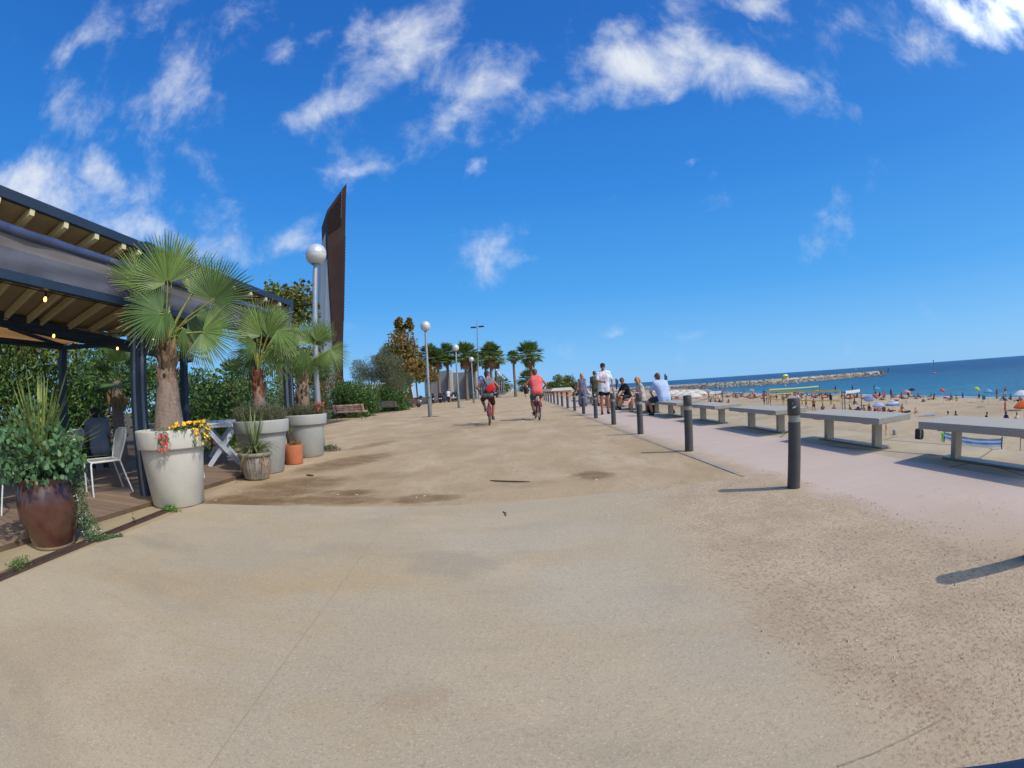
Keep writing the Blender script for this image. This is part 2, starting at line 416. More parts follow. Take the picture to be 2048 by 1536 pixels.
# worn concrete, tinted ochre and grey, strewn with gravel towards the sea side
m_conc, t, b, vec = gmat('worn_concrete')
X_, Y_ = xy_(t, vec)
c = mix_(t, ramp_(t, noise_(t, vec, .55, 6, .6, .3), .32, .68), rgb(169, 154, 129), rgb(183, 164, 135))
c = mix_(t, ramp_(t, noise_(t, vec, 1.3, 6, .62, .5, (.5, 1.3, 1)), .48, .72, 0, .6), c, rgb(172, 148, 108))
c = mix_(t, ramp_(t, noise_(t, vec, .9, 5, .6, .2, (.6, 1.5, 1)), .5, .72, 0, .75), c, rgb(154, 141, 119))
for (px, py, rx, ry, rot, st, col) in ((700, 1150, .75, .4, .2, .32, rgb(176, 148, 104)), (420, 1180, .7, .3, .25, .28, rgb(172, 143, 100)), (100, 1300, .5, .4, .3, .2, rgb(158, 126, 92)),
                                       (850, 1385, .10, .08, 0, .25, rgb(160, 124, 92)), (330, 1400, .4, .22, .5, .18, rgb(160, 130, 96)), (1400, 1250, .3, .5, 0, .25, rgb(156, 150, 136)),
                                       (1050, 1080, .7, .3, .1, .22, rgb(166, 161, 148)), (1180, 1180, .35, .5, 0., .35, rgb(168, 162, 146)), (900, 1130, .3, .22, 0, .5, rgb(150, 140, 122))):
    g_ = G(px, py); c = mix_(t, math_(t, 'MULTIPLY', ell_(t, vec, g_.x, g_.y, rx, ry, rot, .5, 3.), st), c, col)
fine = noise_(t, vec, 85, 4, .85)
c = mix_(t, ramp_(t, noise_(t, vec, 1.1, 6, .7, .8, (5, .5, 1)), .5, .75, 0, .3), c, rgb(180, 165, 134))
c = mix_(t, ramp_(t, noise_(t, vec, 2.3, 5, .7, .5, (.35, 4, 1)), .55, .75, 0, .25), c, rgb(146, 134, 114))
c = mix_(t, ramp_(t, fine, .50, .68, 0, .62), c, rgb(122, 107, 87))
c = mix_(t, ramp_(t, noise_(t, vec, 110, 2, .85), .57, .70, 0, .55), c, rgb(208, 198, 178))
# gravel and earth thrown over the slab
wob = math_(t, 'MULTIPLY_ADD', noise_(t, vec, 1.6, 6, .62), .95); 
wb = N('ShaderNodeMath', t, operation='MULTIPLY_ADD'); L(noise_(t, vec, 1.5, 6, .64), wb.inputs[0], t); wb.inputs[1].default_value = .9; wb.inputs[2].default_value = -.45
xe = math_(t, 'ADD', X_, wb.outputs[0])
ye = ramp_(t, Y_, .3, 4.2, 0., -.32, False)
gm = ramp_(t, math_(t, 'ADD', xe, ye), .62, 1.15)
gcol = mix_(t, ramp_(t, noise_(t, vec, 2.2, 6, .7), .3, .7), rgb(173, 150, 121), rgb(192, 170, 140))
gcol = mix_(t, ramp_(t, noise_(t, vec, 48, 4, .9), .50, .62, 0, .8), gcol, rgb(126, 105, 84))
gcol = mix_(t, ramp_(t, noise_(t, vec, 95, 2, .85), .57, .69, 0, .6), gcol, rgb(206, 190, 166))
c = mix_(t, gm, c, gcol)
L(c, b.inputs['Base Color'], t)
hb = math_(t, 'ADD', math_(t, 'MULTIPLY', fine, .55), math_(t, 'MULTIPLY', math_(t, 'MULTIPLY', gm, noise_(t, vec, 75, 5, .8)), 1.8))
bump_(t, b, hb, .6, .008)

# pink paving, dusty
m_pink, t, b, vec = gmat('pink_paving')
X_, Y_ = xy_(t, vec)
br = N('ShaderNodeTexBrick', t); br.inputs['Scale'].default_value = 1.0; br.offset = .5
br.inputs['Brick Width'].default_value = .42; br.inputs['Row Height'].default_value = .21; br.inputs['Mortar Size'].default_value = .004; br.inputs['Mortar Smooth'].default_value = .6
br.inputs['Color1'].default_value = rgb(186, 165, 149)+(1,); br.inputs['Color2'].default_value = rgb(189, 169, 153)+(1,); br.inputs['Mortar'].default_value = rgb(177, 156, 141)+(1,)
L(vec, br.inputs['Vector'], t)
c = mix_(t, ramp_(t, noise_(t, vec, .8, 6, .65), .35, .7, 0, .7), br.outputs['Color'], rgb(184, 163, 150))
c = mix_(t, ramp_(t, noise_(t, vec, 2.1, 7, .7), .55, .8, 0, .6), c, rgb(186, 166, 140))
wb = N('ShaderNodeMath', t, operation='MULTIPLY_ADD'); L(noise_(t, vec, 1.7, 7, .68), wb.inputs[0], t); wb.inputs[1].default_value = 1.0; wb.inputs[2].default_value = -.5
dust = ramp_(t, math_(t, 'ADD', X_, wb.outputs[0]), 2.35, 2.85, 1., 0.)
near = math_(t, 'MULTIPLY', ramp_(t, math_(t, 'ADD', X_, wb.outputs[0]), 2.5, 3.9, 1., 0.), ramp_(t, Y_, .8, 3.4, 1., 0.))
dust = math_(t, 'MAXIMUM', dust, near)
c = mix_(t, dust, c, mix_(t, ramp_(t, noise_(t, vec, 110, 3, .8), .52, .7, 0, .6), rgb(172, 150, 122), rgb(110, 92, 72)))
L(c, b.inputs['Base Color'], t)
bump_(t, b, noise_(t, vec, 90, 5, .75), .3, .005)

# sandy concrete strip under the stone benches
m_strip, t, b, vec = gmat('sandy_strip')
c = mix_(t, ramp_(t, noise_(t, vec, .9, 6, .62), .3, .7), rgb(158, 144, 122), rgb(178, 163, 138))
c = mix_(t, ramp_(t, noise_(t, vec, 1.9, 7, .7, .6), .5, .75, 0, .7), c, rgb(186, 166, 134))
vo = N('ShaderNodeTexVoronoi', t); vo.feature = 'DISTANCE_TO_EDGE'; vo.inputs['Scale'].default_value = .55; L(vec, vo.inputs['Vector'], t)
c = mix_(t, ramp_(t, vo.outputs['Distance'], .0, .016, .75, 0.), c, rgb(92, 80, 64))
L(c, b.inputs['Base Color'], t); bump_(t, b, noise_(t, vec, 60, 5, .7), .35, .008)

m_beach, t, b, vec = gmat('beach_sand')
c = mix_(t, ramp_(t, noise_(t, vec, .12, 5, .6), .35, .65), rgb(164, 144, 114), rgb(182, 161, 130))
c = mix_(t, ramp_(t, noise_(t, vec, .9, 6, .72), .5, .75, 0, .55), c, rgb(146, 126, 102))
c = mix_(t, ramp_(t, noise_(t, vec, 3.2, 4, .75), .56, .72, 0, .5), c, rgb(126, 104, 80))
L(c, b.inputs['Base Color'], t)
bump_(t, b, math_(t, 'ADD', math_(t, 'MULTIPLY', noise_(t, vec, 1.6, 6, .65), 3.), noise_(t, vec, 9, 4, .7)), .8, .08)

m_sea, t, b, vec = gmat('sea_water')
X_, Y_ = xy_(t, vec)
wb = math_(t, 'MULTIPLY', noise_(t, vec, .012, 4, .6), 90.)
far = ramp_(t, math_(t, 'ADD', X_, wb), 110, 420)
c = mix_(t, far, rgb(20, 92, 120), rgb(6, 38, 80))
c = mix_(t, ramp_(t, math_(t, 'ADD', X_, math_(t, 'MULTIPLY', noise_(t, vec, .05, 4, .6), 30.)), 88, 150, .8, 0.), c, rgb(44, 112, 132))
c = mix_(t, ramp_(t, noise_(t, vec, .035, 6, .72, .3, (1, 2.8, 1)), .46, .7, 0, .55), c, rgb(4, 28, 66))
L(c, b.inputs['Base Color'], t)
b.inputs['Roughness'].default_value = .28; b.inputs['Specular IOR Level'].default_value = .15
wv = math_(t, 'ADD', math_(t, 'MULTIPLY', noise_(t, vec, .16, 6, .62, .3, (1, 2.2, 1)), 2.2), math_(t, 'MULTIPLY', noise_(t, vec, 1.1, 4, .6, 0., (1, 2., 1)), .5))
bump_(t, b, wv, .9, .8)

m_earth = mat('garden_earth', rgb(84, 70, 52), .95, var=.3, scale=1.5, bump=.6, bscale=8)
def sheet(name, pts, z, m):
    mb = MB(); mb.add([(x, y, z) for x, y in pts], [tuple(range(len(pts)))]); o = mb.build(name, m); tag(o, kind='structure'); return o
# the land: promenade level, with a stepped edge down to the beach
mb = MB()
mb.add([(-4000, -300, 0), (5.6, -300, 0), (5.6, 900, 0), (-4000, 3500, 0)], [(0, 1, 2, 3)])
tag(mb.build('ground', m_sand), kind='structure')
mb = MB()
zz = [(5.6, 0), (5.6, -.42), (6.3, -.42), (6.3, -.84), (7.0, -.84), (7.0, -1.3), (8.6, -2.2), (11, -4.2)]
for (x0, z0), (x1, z1) in zip(zz[:-1], zz[1:]): mb.quad((x0, -300, z0), (x0, 900, z0), (x1, 900, z1), (x1, -300, z1))
tag(mb.build('promenade_steps', m_strip), kind='structure')
sheet('garden_ground', [(-400, -60), (-8.9, -60), (-8.9, 20), (-9.2, 24.0), (-10.9, 24.6), (-10.7, 32.5), (-11.5, 40), (-11.5, 400), (-400, 400)], .004, m_earth)
CE = lambda x: 4.35+.05*math.sin(x*1.3)-(.10*(-x-1.5)**1.3 if x < -1.5 else 0)
xs = [-3.62+i*(6.07/24) for i in range(25)]
sheet('concrete_slab', [(-3.40, -8), (2.45, -8)]+[(x, CE(x)) for x in reversed(xs)]+[(-3.40, 1.0)], .006, m_conc)
sheet('pink_paving', [(2.52, -12), (4.30, -12), (4.30, 140), (2.30, 140), (2.28, 9)], .005, m_pink)
sheet('bench_strip', [(4.30, -12), (5.598, -12), (5.598, 140), (4.30, 140)], .004, m_strip)
# edging line between sand and paving
mb = MB()
for i in range(40):
    y0 = 4.6+i*3.0
    mb.box((2.36, y0+1.48, .004), (.07, 2.96, .010), m=0)
tag(mb.build('kerb_edging', mat('kerb_stone', rgb(150, 140, 126), .85, var=.2, scale=3, bump=.3)), kind='structure')
# saw-cut joints in the slab (narrow grooves filled with dirt)
mj = mat('joint_dirt', rgb(152, 141, 118), .95, var=.2, scale=14)
def joint(pts, w):
    mb = MB()
    for (a, b2) in zip(pts[:-1], pts[1:]):
        a, b2 = Vector((a[0], a[1], .0100)), Vector((b2[0], b2[1], .0100)); d = (b2-a).normalized(); s_ = Vector((-d.y, d.x, 0))*w/2
        mb.quad(a-s_, a+s_, b2+s_, b2-s_)
    return mb
def wig(a, b2, n, k):
    return [(a[0]+(b2[0]-a[0])*i/n+rnd(-k, k), a[1]+(b2[1]-a[1])*i/n+rnd(-k, k)) for i in range(n+1)]
mb = joint(wig((-1.2, 4.05), (-.93, .2), 60, .0016), .0028)
mb2 = joint(wig((.80, .655), (1.20, .59), 30, .003), .007); mb.add(mb2.v, mb2.f)
tag(mb.build('slab_joints', mj), kind='structure')
# beach and sea
WL = [(-300, 73), (0, 72), (35, 72.5), (92, 78), (122, 76), (190, 86), (240, 104), (300, 112), (900, 190)]
def wl(y):
    for (a, xa), (b2, xb) in zip(WL[:-1], WL[1:]):
        if a <= y <= b2: return xa+(xb-xa)*(y-a)/(b2-a)
    return 73
def beach_z(x, y): 
    u = min(1, max(0, (x-9)/(wl(y)-9))); return -3.92-1.13*u**2.2
mb = MB(); ny, nx = 90, 26
ys = [-60+(i/ny)**1.6*960 for i in range(ny+1)]
for y in ys:
    for j in range(nx+1):
        x = 9+(wl(y)+6-9)*j/nx; z = beach_z(x, y)-(.35 if j == nx else 0)+.05*mnoise.noise(Vector((x*.3, y*.3, 0)))
        mb.v.append((x, y, z))
for i in range(ny):
    for j in range(nx):
        a = i*(nx+1)+j; mb.f.append((a, a+1, a+nx+2, a+nx+1)); mb.m.append(0); mb.s.append(True)
tag(mb.build('beach', m_beach), kind='structure')
mb = MB(); mb.add([(40, -6000, -5), (40000, -6000, -5), (40000, 40000, -5), (40, 40000, -5)], [(0, 1, 2, 3)])
tag(mb.build('sea', m_sea), kind='structure')
# small foam line where the water meets the sand
mb = MB()
py = [-40+i*2.2 for i in range(130)]
for a, b2 in zip(py[:-1], py[1:]):
    mb.quad((wl(a)-.2+rnd(-.25, .25), a, -4.985), (wl(a)+.35, a, -4.985), (wl(b2)+.35, b2, -4.985), (wl(b2)-.2, b2, -4.985))
tag(mb.build('shore_foam', mat('foam', (.75, .78, .78), .8, var=.2, scale=1)), kind='stuff', label='thin line of white foam along the water edge', cat='foam')
# loose gravel
mst = mat('gravel_stone', rgb(160, 142, 118), .9, var=.45, scale=3, island=.85, hue2=rgb(178, 160, 136))
mb = MB()
def pebble(x, y, z, r):
    vs = [Vector(p)*r*rnd(.7, 1.2) for p in ((1, 0, 0), (-.3, .9, 0), (-.7, -.8, 0), (.1, .1, .75), (.45, -.6, .1))]
    a = rnd(0, 6.28); ca, sa = math.cos(a), math.sin(a)
    mb.add([(x+v.x*ca-v.y*sa, y+v.x*sa+v.y*ca, z+v.z*.8) for v in vs], [(0, 1, 3), (1, 2, 3), (2, 4, 3), (4, 0, 3)])
k = 0
while k < 9000:
    x, y = rnd(.5, 2.75), rnd(.2, 1)**1.0*5.2-.6
    ed = .70+.32*(1-y/4.4)+.28*mnoise.noise(Vector((x*1.5, y*1.5, 3)))
    cl = mnoise.noise(Vector((x*2.2, y*2.2, 9)))
    if x < ed and random.random() > .03: continue
    if random.random() > .45+.9*cl: continue
    pebble(x, y, .006, rnd(.0018, .0058) if random.random() < .95 else rnd(.006, .011)); k += 1
for _ in range(500): pebble(rnd(-3, 1), rnd(.3, 4.2), .006, rnd(.0012, .003))
for _ in range(2600): pebble(rnd(-3.5, 2.3), 4.4+abs(random.gauss(0, 2.6)), .0, rnd(.002, .007))
for _ in range(450): pebble(rnd(2.3, 3.6), rnd(.4, 3.2), .006, rnd(.002, .007))
tag(mb.build('gravel', mst), label='loose brown gravel strewn over the concrete beside the bollards', cat='gravel', kind='stuff')
# fallen twigs and scraps
def twig(a, b2, r, lab, nm='twig'):
    a, b2 = G(*a), G(*b2); pts = [a+(b2-a)*i/6+Vector((rnd(-.01, .01), rnd(-.012, .012), r+rnd(0, .004))) for i in range(7)]
    mb = MB(); mb.tube(pts, [r*.6, r, r, r*.9, r, r*.8, r*.4], 6); return tag(mb.build(nm, mat('dry_twig', rgb(92, 70, 50), .9, var=.3)), lab, 'twig')
twig((979, 963), (1060, 965), .009, 'long thin curved twig lying on the sand beyond the slab')
twig((1008, 1025), (1013, 1033), .007, 'short dark twig lying on the pale concrete slab')
twig((612, 952), (628, 953), .013, 'dark curled dry pod lying on damp sand near the terracotta pot', 'seed_pod')
mb = MB()
for (px, py) in ((828, 998), (850, 996), (716, 992), (676, 992), (1030, 943), (905, 957), (1195, 963), (480, 985), (430, 1005), (1548, 985)):
    g_ = G(px, py); 
    for _ in range(2):
        a = rnd(0, 3); x, y = g_.x+rnd(-.03, .03), g_.y+rnd(-.02, .02); s_ = rnd(.006, .014); z = .016
        mb.quad((x, y, z), (x+s_*2*math.cos(a), y+s_*2*math.sin(a), z), (x+s_*2*math.cos(a)-s_*math.sin(a), y+s_*2*math.sin(a)+s_, z+.004), (x-s_*math.sin(a), y+s_, z))
tag(mb.build('litter', mat('paper_scrap', (.75, .72, .66), .9)), 'tiny pale scraps of litter scattered on the sand', 'litter', kind='stuff')

# ------------------------------------------------------------------ restaurant terrace on the left
m_steel = mat('dark_steel', rgb(44, 58, 74), .45, metal=.2, var=.15, scale=3, spec=.5)
m_steel2 = mat('grey_steel_strip', rgb(112, 116, 124), .5, var=.1)
m_cream = mat('cream_paint', rgb(198, 188, 146), .7, var=.08, scale=2)
m_panel = mat('cream_roof_panel', rgb(160, 146, 116), .75, var=.1, scale=1.2)
m_tube = mat('rolled_clear_plastic', rgb(64, 74, 104), .3, var=.25, scale=2.5, spec=.6, coat=.3)
m_clear = mat('grey_curtain_cloth', rgb(86, 88, 98), .7, var=.16, scale=1.6, bump=.2, bscale=6)
m_clear2 = mat('taupe_curtain_band', rgb(110, 104, 100), .6, var=.15, scale=1.5)
m_tan = mat('tan_canvas', rgb(196, 142, 84), .85, var=.1, scale=2, trans=.45)
m_wood = mat('deck_wood', rgb(134, 112, 92), .8, var=.25, scale=3, bump=.3, bscale=30, island=.6)
YB = -1.6
# deck
mb = MB(); y = -3.0; 
while y < 8.9:
    x1 = -4.20+(.02 if y > 0 else 0)
    mb.box(((x1-9.0)/2, y+.068, .03), (x1+9.0, .136, .05), bev=0); y += .145
d_ = mb.build('deck', m_wood); tag(d_, kind='structure')
mb = MB(); mb.box((-4.185, 3.0, .027), (.03, 11.8, .05)); tag(mb.build('deck_edge', mat('deck_edge_wood', rgb(96, 78, 60), .85, var=.3, scale=4)), kind='structure')
sheet('concrete_apron', [(-4.17, -8), (-3.63, -8), (-3.63, 1.2), (-3.86, 3.72), (-4.17, 3.75)], .0055, mat('apron_concrete', rgb(160, 143, 112), .9, var=.14, scale=2.2, bump=.3))
# drainage channel
t_ = thing('drain_channel', 'narrow rusty slotted drain channel between the deck and the concrete slab', 'drain', (-3.5, 1.2, 0))
mb = MB(); mb2 = MB()
P0_, P1_ = Vector((-3.28, -.8, 0)), Vector((-3.80, 3.78, 0))
dd = (P1_-P0_); ln_ = dd.length; dd.normalize(); sd_ = Vector((dd.y, -dd.x, 0))
bs = Vector((-3.5, 1.2, 0))
def strip(mbx, off, w, z0, z1):
    c_ = (P0_+P1_)/2+sd_*off-bs
    mbx.box((c_.x, c_.y, (z0+z1)/2), (w, ln_, z1-z0), rz=math.atan2(-dd.x, dd.y))
strip(mb, -.055, .012, .002, .016); strip(mb, .055, .012, .002, .016)
n_ = int(ln_/.028)
for i in range(n_):
    c_ = P0_+dd*(i+.5)*ln_/n_-bs
    mb.box((c_.x, c_.y, .0115), (.098, .013, .006), rz=math.atan2(-dd.x, dd.y))
mb.build('grate', mat('rusty_iron', rgb(78, 60, 52), .8, var=.3, scale=10), t_)
strip(mb2, 0, .1, .0065, .0075); mb2.build('channel', mat('drain_dark', rgb(22, 18, 16), .9), t_)

# pergola
pg = thing('pergola', 'dark steel pergola with cream rafters and rolled curtains over the wooden terrace deck', 'pergola', (-4.55, 4.15, 0))
O_ = Vector((-4.55, 4.15, 0))
def pb(name, m, *boxes, parent=pg, bev=.006):
    mb = MB()
    for c_, s_ in boxes: mb.box(Vector(c_)-O_, s_, bev=bev)
    return mb.build(name, m, parent)
y0, y1 = YB, 8.45
for yp in (4.14, 8.42):
    p_ = pb('post', m_steel, ((-4.56, yp, 1.44), (.17, .17, 2.88)), bev=.01)
    pb('post_channel', m_steel2, ((-4.4715+.002, yp-.01, 1.35), (.008, .05, 2.7)), ((-4.55, yp-.0885, 1.35), (.05, .008, 2.7)), parent=p_, bev=0)
    pb('post_cap', m_steel, ((-4.56, yp, 3.03), (.2, .2, .3)), parent=p_)
for ya, yb_ in ((y0, 4.05), (4.23, 8.33)):
    pb('fascia_beam', m_steel, ((-4.46, (ya+yb_)/2, 3.085), (.06, yb_-ya, .105)))
    pb('lower_beam', m_steel, ((-4.50, (ya+yb_)/2, 2.355), (.08, yb_-ya, .095)))
    mb = MB()
    n = 24; pts = [(-4.47-O_.x, ya+.02+(yb_-ya-.04)*i/n-O_.y, 2.775+.002*math.sin(i*1.9)) for i in range(n+1)]
    mb.tube(pts, [.052+.0015*math.sin(i*2.3) for i in range(n+1)], 14)
    mb.build('curtain_roll', m_tube, pg)
    # hanging band below the roll
    mb = MB(); nz_ = 8; ny_ = 40
    for k in range(nz_+1):
        for i in range(ny_+1):
            yy = ya+.03+(yb_-ya-.06)*i/ny_
            mb.v.append((-4.465+.018*math.sin(k*.8+i*.35)*math.sin(math.pi*k/nz_)+.02*mnoise.noise(Vector((yy*2, k*.5, 0)))-O_.x, yy-O_.y, 2.74-.345*k/nz_))
    for k in range(nz_):
        for i in range(ny_):
            a = k*(ny_+1)+i; mb.f.append((a, a+ny_+1, a+ny_+2, a+1)); mb.m.append(0 if k >= 3 else 1); mb.s.append(True)
    mb.build('curtain_band', [m_clear, m_clear2], pg)
# sloping roof: panels and rafters (local frame), falling inwards
RX0, RZ0, RX1, RZ1 = -4.49, 3.05, -7.3, 2.52
mb = MB()
for yy in [y0+.12*i for i in range(int((8.4-y0)/.12))]:
    mb.box((0, 0, 0), (math.hypot(RX1-RX0, RZ1-RZ0), .1188, .03), T=Matrix.Translation(Vector(((RX0+RX1)/2, yy+.06, (RZ0+RZ1)/2+.045))-O_) @ Matrix.Rotation(math.atan2(RZ0-RZ1, RX0-RX1)*-1, 4, 'Y'))
mb.build('roof_panel', m_panel, pg)
for yy in (-.98, -.44, .08, .6, 1.1, 1.6, 2.10, 2.63, 3.14, 3.63, 3.93, 4.6, 5.15, 5.7, 6.25, 6.8, 7.35, 7.9):
    mb = MB(); mb.box((0, 0, 0), (math.hypot(RX1-RX0, RZ1-RZ0)-.02, .07, .10), T=Matrix.Translation(Vector(((RX0+RX1)/2+.06, yy, (RZ0+RZ1)/2-.035))-O_) @ Matrix.Rotation(-math.atan2(RZ0-RZ1, RX0-RX1), 4, 'Y'))
    mb.build('rafter', m_cream, pg)
A_, B_ = onX(0, 638, -7.2), onX(235, 688, -7.2)
dA = (B_-A_).normalized()
mb = MB(); p_ = [A_-dA*3-O_, B_+dA*2.4-O_]
mb.tube(p_, [.13, .13], 4, sm=False); mb.build('inner_beam', m_steel, pg)
pb('inner_post', m_steel, ((-7.5, 4.7, 1.12), (.13, .13, 2.24)))
pb('rail_beam', m_steel, ((-7.5, 2.2, 2.22), (.09, 4.86, .09)))
mb = MB(); mb.tube([Vector((-7.5, 4.72, 2.21))-O_, Vector((-5.9, 6.55, 2.29))-O_], .05, 4, sm=False); mb.build('cross_beam', m_steel, pg)
mb = MB(); mb.tube([onX(18, 655, -7.0)-O_, Vector((-7.5, 4.7, 2.24))-O_], .035, 4, sm=False); mb.build('brace', m_steel, pg)
pb('inner_post', m_steel, ((-5.9, 6.6, 1.3), (.12, .12, 2.6)))
# tan shade canvas behind
mb = MB()
q = [onX(-160, 590, -7.22), onX(232, 668, -7.25), Vector((-7.9, 4.9, 2.30)), Vector((-8.9, 1.0, 2.36))]
q[0].z -= .0
n = 14
for i in range(n+1):
    for j in range(n+1):
        u, v = i/n, j/n
        p = q[0]*(1-u)*(1-v)+q[1]*u*(1-v)+q[2]*u*v+q[3]*(1-u)*v
        p.z -= .05*math.sin(math.pi*u)*math.sin(math.pi*v)-.01*math.sin(v*18)
        mb.v.append(tuple(p))
for i in range(n):
    for j in range(n):
        a = i*(n+1)+j; mb.f.append((a, a+1, a+n+2, a+n+1)); mb.m.append(0); mb.s.append(True)
tag(mb.build('shade_canvas', m_tan), 'tan canvas shade stretched behind the pergola over the terrace', 'awning')
# string lights
m_bulb = mat('lit_bulb', rgb(255, 196, 110), .4, emit=4.0); m_cable = mat('black_cable', rgb(20, 20, 22), .6)
def string_light(pa, pb_, sag, bulbs, lab, n=16):
    t = thing('string_light', lab, 'string light', tuple(pa), group='festoon lights under the pergola')
    pts = []
    for i in range(n+1):
        u = i/n; p = pa+(pb_-pa)*u; p.z -= sag*4*u*(1-u); pts.append(p-pa)
    mb = MB(); mb.tube(pts, .006, 5); mb.build('cable', m_cable, t)
    for u in bulbs:
        p = pa+(pb_-pa)*u; p.z -= sag*4*u*(1-u); p = p-pa
        s_ = MB(); s_.tube([p, p-Vector((0, 0, .055))], [.013, .016], 8); so = s_.build('socket', m_cable, t)
        b_ = MB(); b_.lathe([(.002, -.105), (.016, -.10), (.024, -.082), (.018, -.062), (.012, -.05)], 10, tuple(p)); b_.build('bulb', m_bulb, so)
p_ = onX(93, 570, -4.62)
string_light(Vector((-4.60, .2, 2.34)), Vector((-4.62, 4.05, 2.33)), .02, [(p_.y-.2)/3.85], 'festoon cable with one amber bulb under the front steel beam')
p_ = onX(108, 668, -6.2)
string_light(Vector((-6.2, p_.y-1.6, p_.z+.22)), Vector((-6.2, p_.y+1.8, p_.z+.20)), .16, [.47], 'festoon cable with one warm bulb below the tan shade canvas')
p_ = onX(315, 676, -5.3)
string_light(Vector((-5.3, p_.y-.6, p_.z+.08)), Vector((-5.35, p_.y+1.8, p_.z+.14)), .04, [.22], 'short festoon cable with a bulb just right of the front post')
p_ = onX(188, 703, -7.4)
string_light(Vector((-7.6, p_.y-3.4, p_.z-.0)), Vector((-6.4, p_.y+.95, p_.z+.13)), .07, [.79], 'thin festoon cable sagging between the rear post and the front post')

# pots ---------------------------------------------------------------
m_pot1 = mat('pale_grey_planter', rgb(196, 190, 177), .6, var=.13, scale=1.6, bump=.08, bscale=20)
m_pot2 = mat('mid_grey_planter', rgb(162, 161, 154), .6, var=.14, scale=1.6, bump=.08, bscale=20)
m_soil = mat('potting_soil', rgb(62, 48, 34), .95, var=.35, scale=12, bump=.8, bscale=40)
def planter(loc, rt, rb, h, m, lab):
    t = thing('planter', lab, 'planter', loc, group='big round planters along the terrace')
    bh = h*.24
    mb = MB(); mb.lathe([(0, .002), (rb-.02, .002), (rb, .02), (rt*.90-.01, h-bh-.01), (rt*.90-.01, h-bh+.02)], 48); mb.build('pot_body', m, t)
    mb = MB(); mb.lathe([(rt*.86, h-bh), (rt*.965, h-bh), (rt*.975, h-bh+.015), (rt, h-.02), (rt-.006, h-.003), (rt-.02, h), (rt-.035, h-.005), (rt-.05, h-.09)], 48); mb.build('pot_rim', m, t)
    mb = MB(); mb.lathe([(0, h-.055), (rt*.5, h-.05), (rt-.045, h-.065)], 32); mb.build('soil', m_soil, t)
    return t
PL = [((-3.93, 4.08, 0), .465, .335, .86), ((-4.10, 6.50, 0), .48, .33, .84), ((-4.28, 8.52, 0), .47, .34, .84)]
planter(*PL[0][:1], *PL[0][1:], m_pot1, 'pale grey round planter nearest the camera, orange flowers over its rim')
planter(*PL[1][:1], *PL[1][1:], m_pot2, 'grey round planter standing behind the ribbed pot')
planter(*PL[2][:1], *PL[2][1:], m_pot2, 'grey round planter behind the terracotta pot, at the terrace corner')
# glazed urn
m_urn = mat('brown_glaze', rgb(84, 46, 34), .24, var=.4, scale=3.5, hue2=rgb(86, 56, 46), spec=.5, coat=.25, bump=.05)
m_urn2 = mat('unglazed_foot', rgb(140, 118, 94), .8, var=.2, scale=9)
UR = Vector((-3.90, 2.10, 0))
t_ = thing('glazed_urn', 'big barrel shaped brown glazed urn at the left, overflowing with plants', 'urn', UR)
mb = MB(); mb.lathe([(.232, .035), (.276, .13), (.322, .28), (.330, .37), (.317, .46), (.288, .535), (.280, .56), (.294, .578), (.290, .592), (.262, .59), (.25, .52)], 48); mb.build('urn_body', m_urn, t_)
mb = MB(); mb.lathe([(0, .0), (.215, .0), (.234, .018), (.2325, .036)], 48); mb.build('urn_foot', m_urn2, t_)
mb = MB(); mb.lathe([(0, .55), (.245, .545)], 24); mb.build('soil', m_soil, t_)
# ribbed pot and terracotta pot
g_ = G(515, 962); RB = Vector((g_.x-.10, g_.y+.16, 0))
t_ = thing('ribbed_pot', 'weathered grey pot with vertical ribs holding a spiky plant', 'plant pot', RB)
m_rib = mat('ribbed_ceramic', rgb(120, 110, 98), .6, var=.3, scale=14, hue2=rgb(150, 142, 130))
mb = MB(); mb.lathe([(0, .004), (.17, .004), (.19, .03), (.235, .2), (.245, .33), (.24, .345)], 120, fn=lambda r, z, a: r*(1+(.022 if .02 < z < .34 else 0)*math.sin(a*30))); mb.build('pot_body', m_rib, t_)
mb = MB(); mb.lathe([(.238, .34), (.262, .345), (.266, .39), (.25, .4), (.235, .39), (.23, .35)], 48); mb.build('pot_rim', mat('ribbed_rim', rgb(138, 136, 122), .6, var=.2), t_)
mb = MB(); mb.lathe([(0, .375), (.235, .37)], 24); mb.build('soil', m_soil, t_)
g_ = G(590, 930); TB = Vector((g_.x-.08, g_.y+.14, 0))
t_ = thing('terracotta_pot', 'plain orange terracotta pot between two grey planters', 'plant pot', TB)
m_tc = mat('terracotta', rgb(178, 104, 66), .8, var=.15, scale=6, bump=.2)
mb = MB(); mb.lathe([(0, .003), (.158, .003), (.164, .02), (.178, .34), (.172, .348), (.16, .34), (.155, .28)], 40); mb.build('pot_body', m_tc, t_)
mb = MB(); mb.lathe([(0, .325), (.157, .32)], 24); mb.build('soil', m_soil, t_)

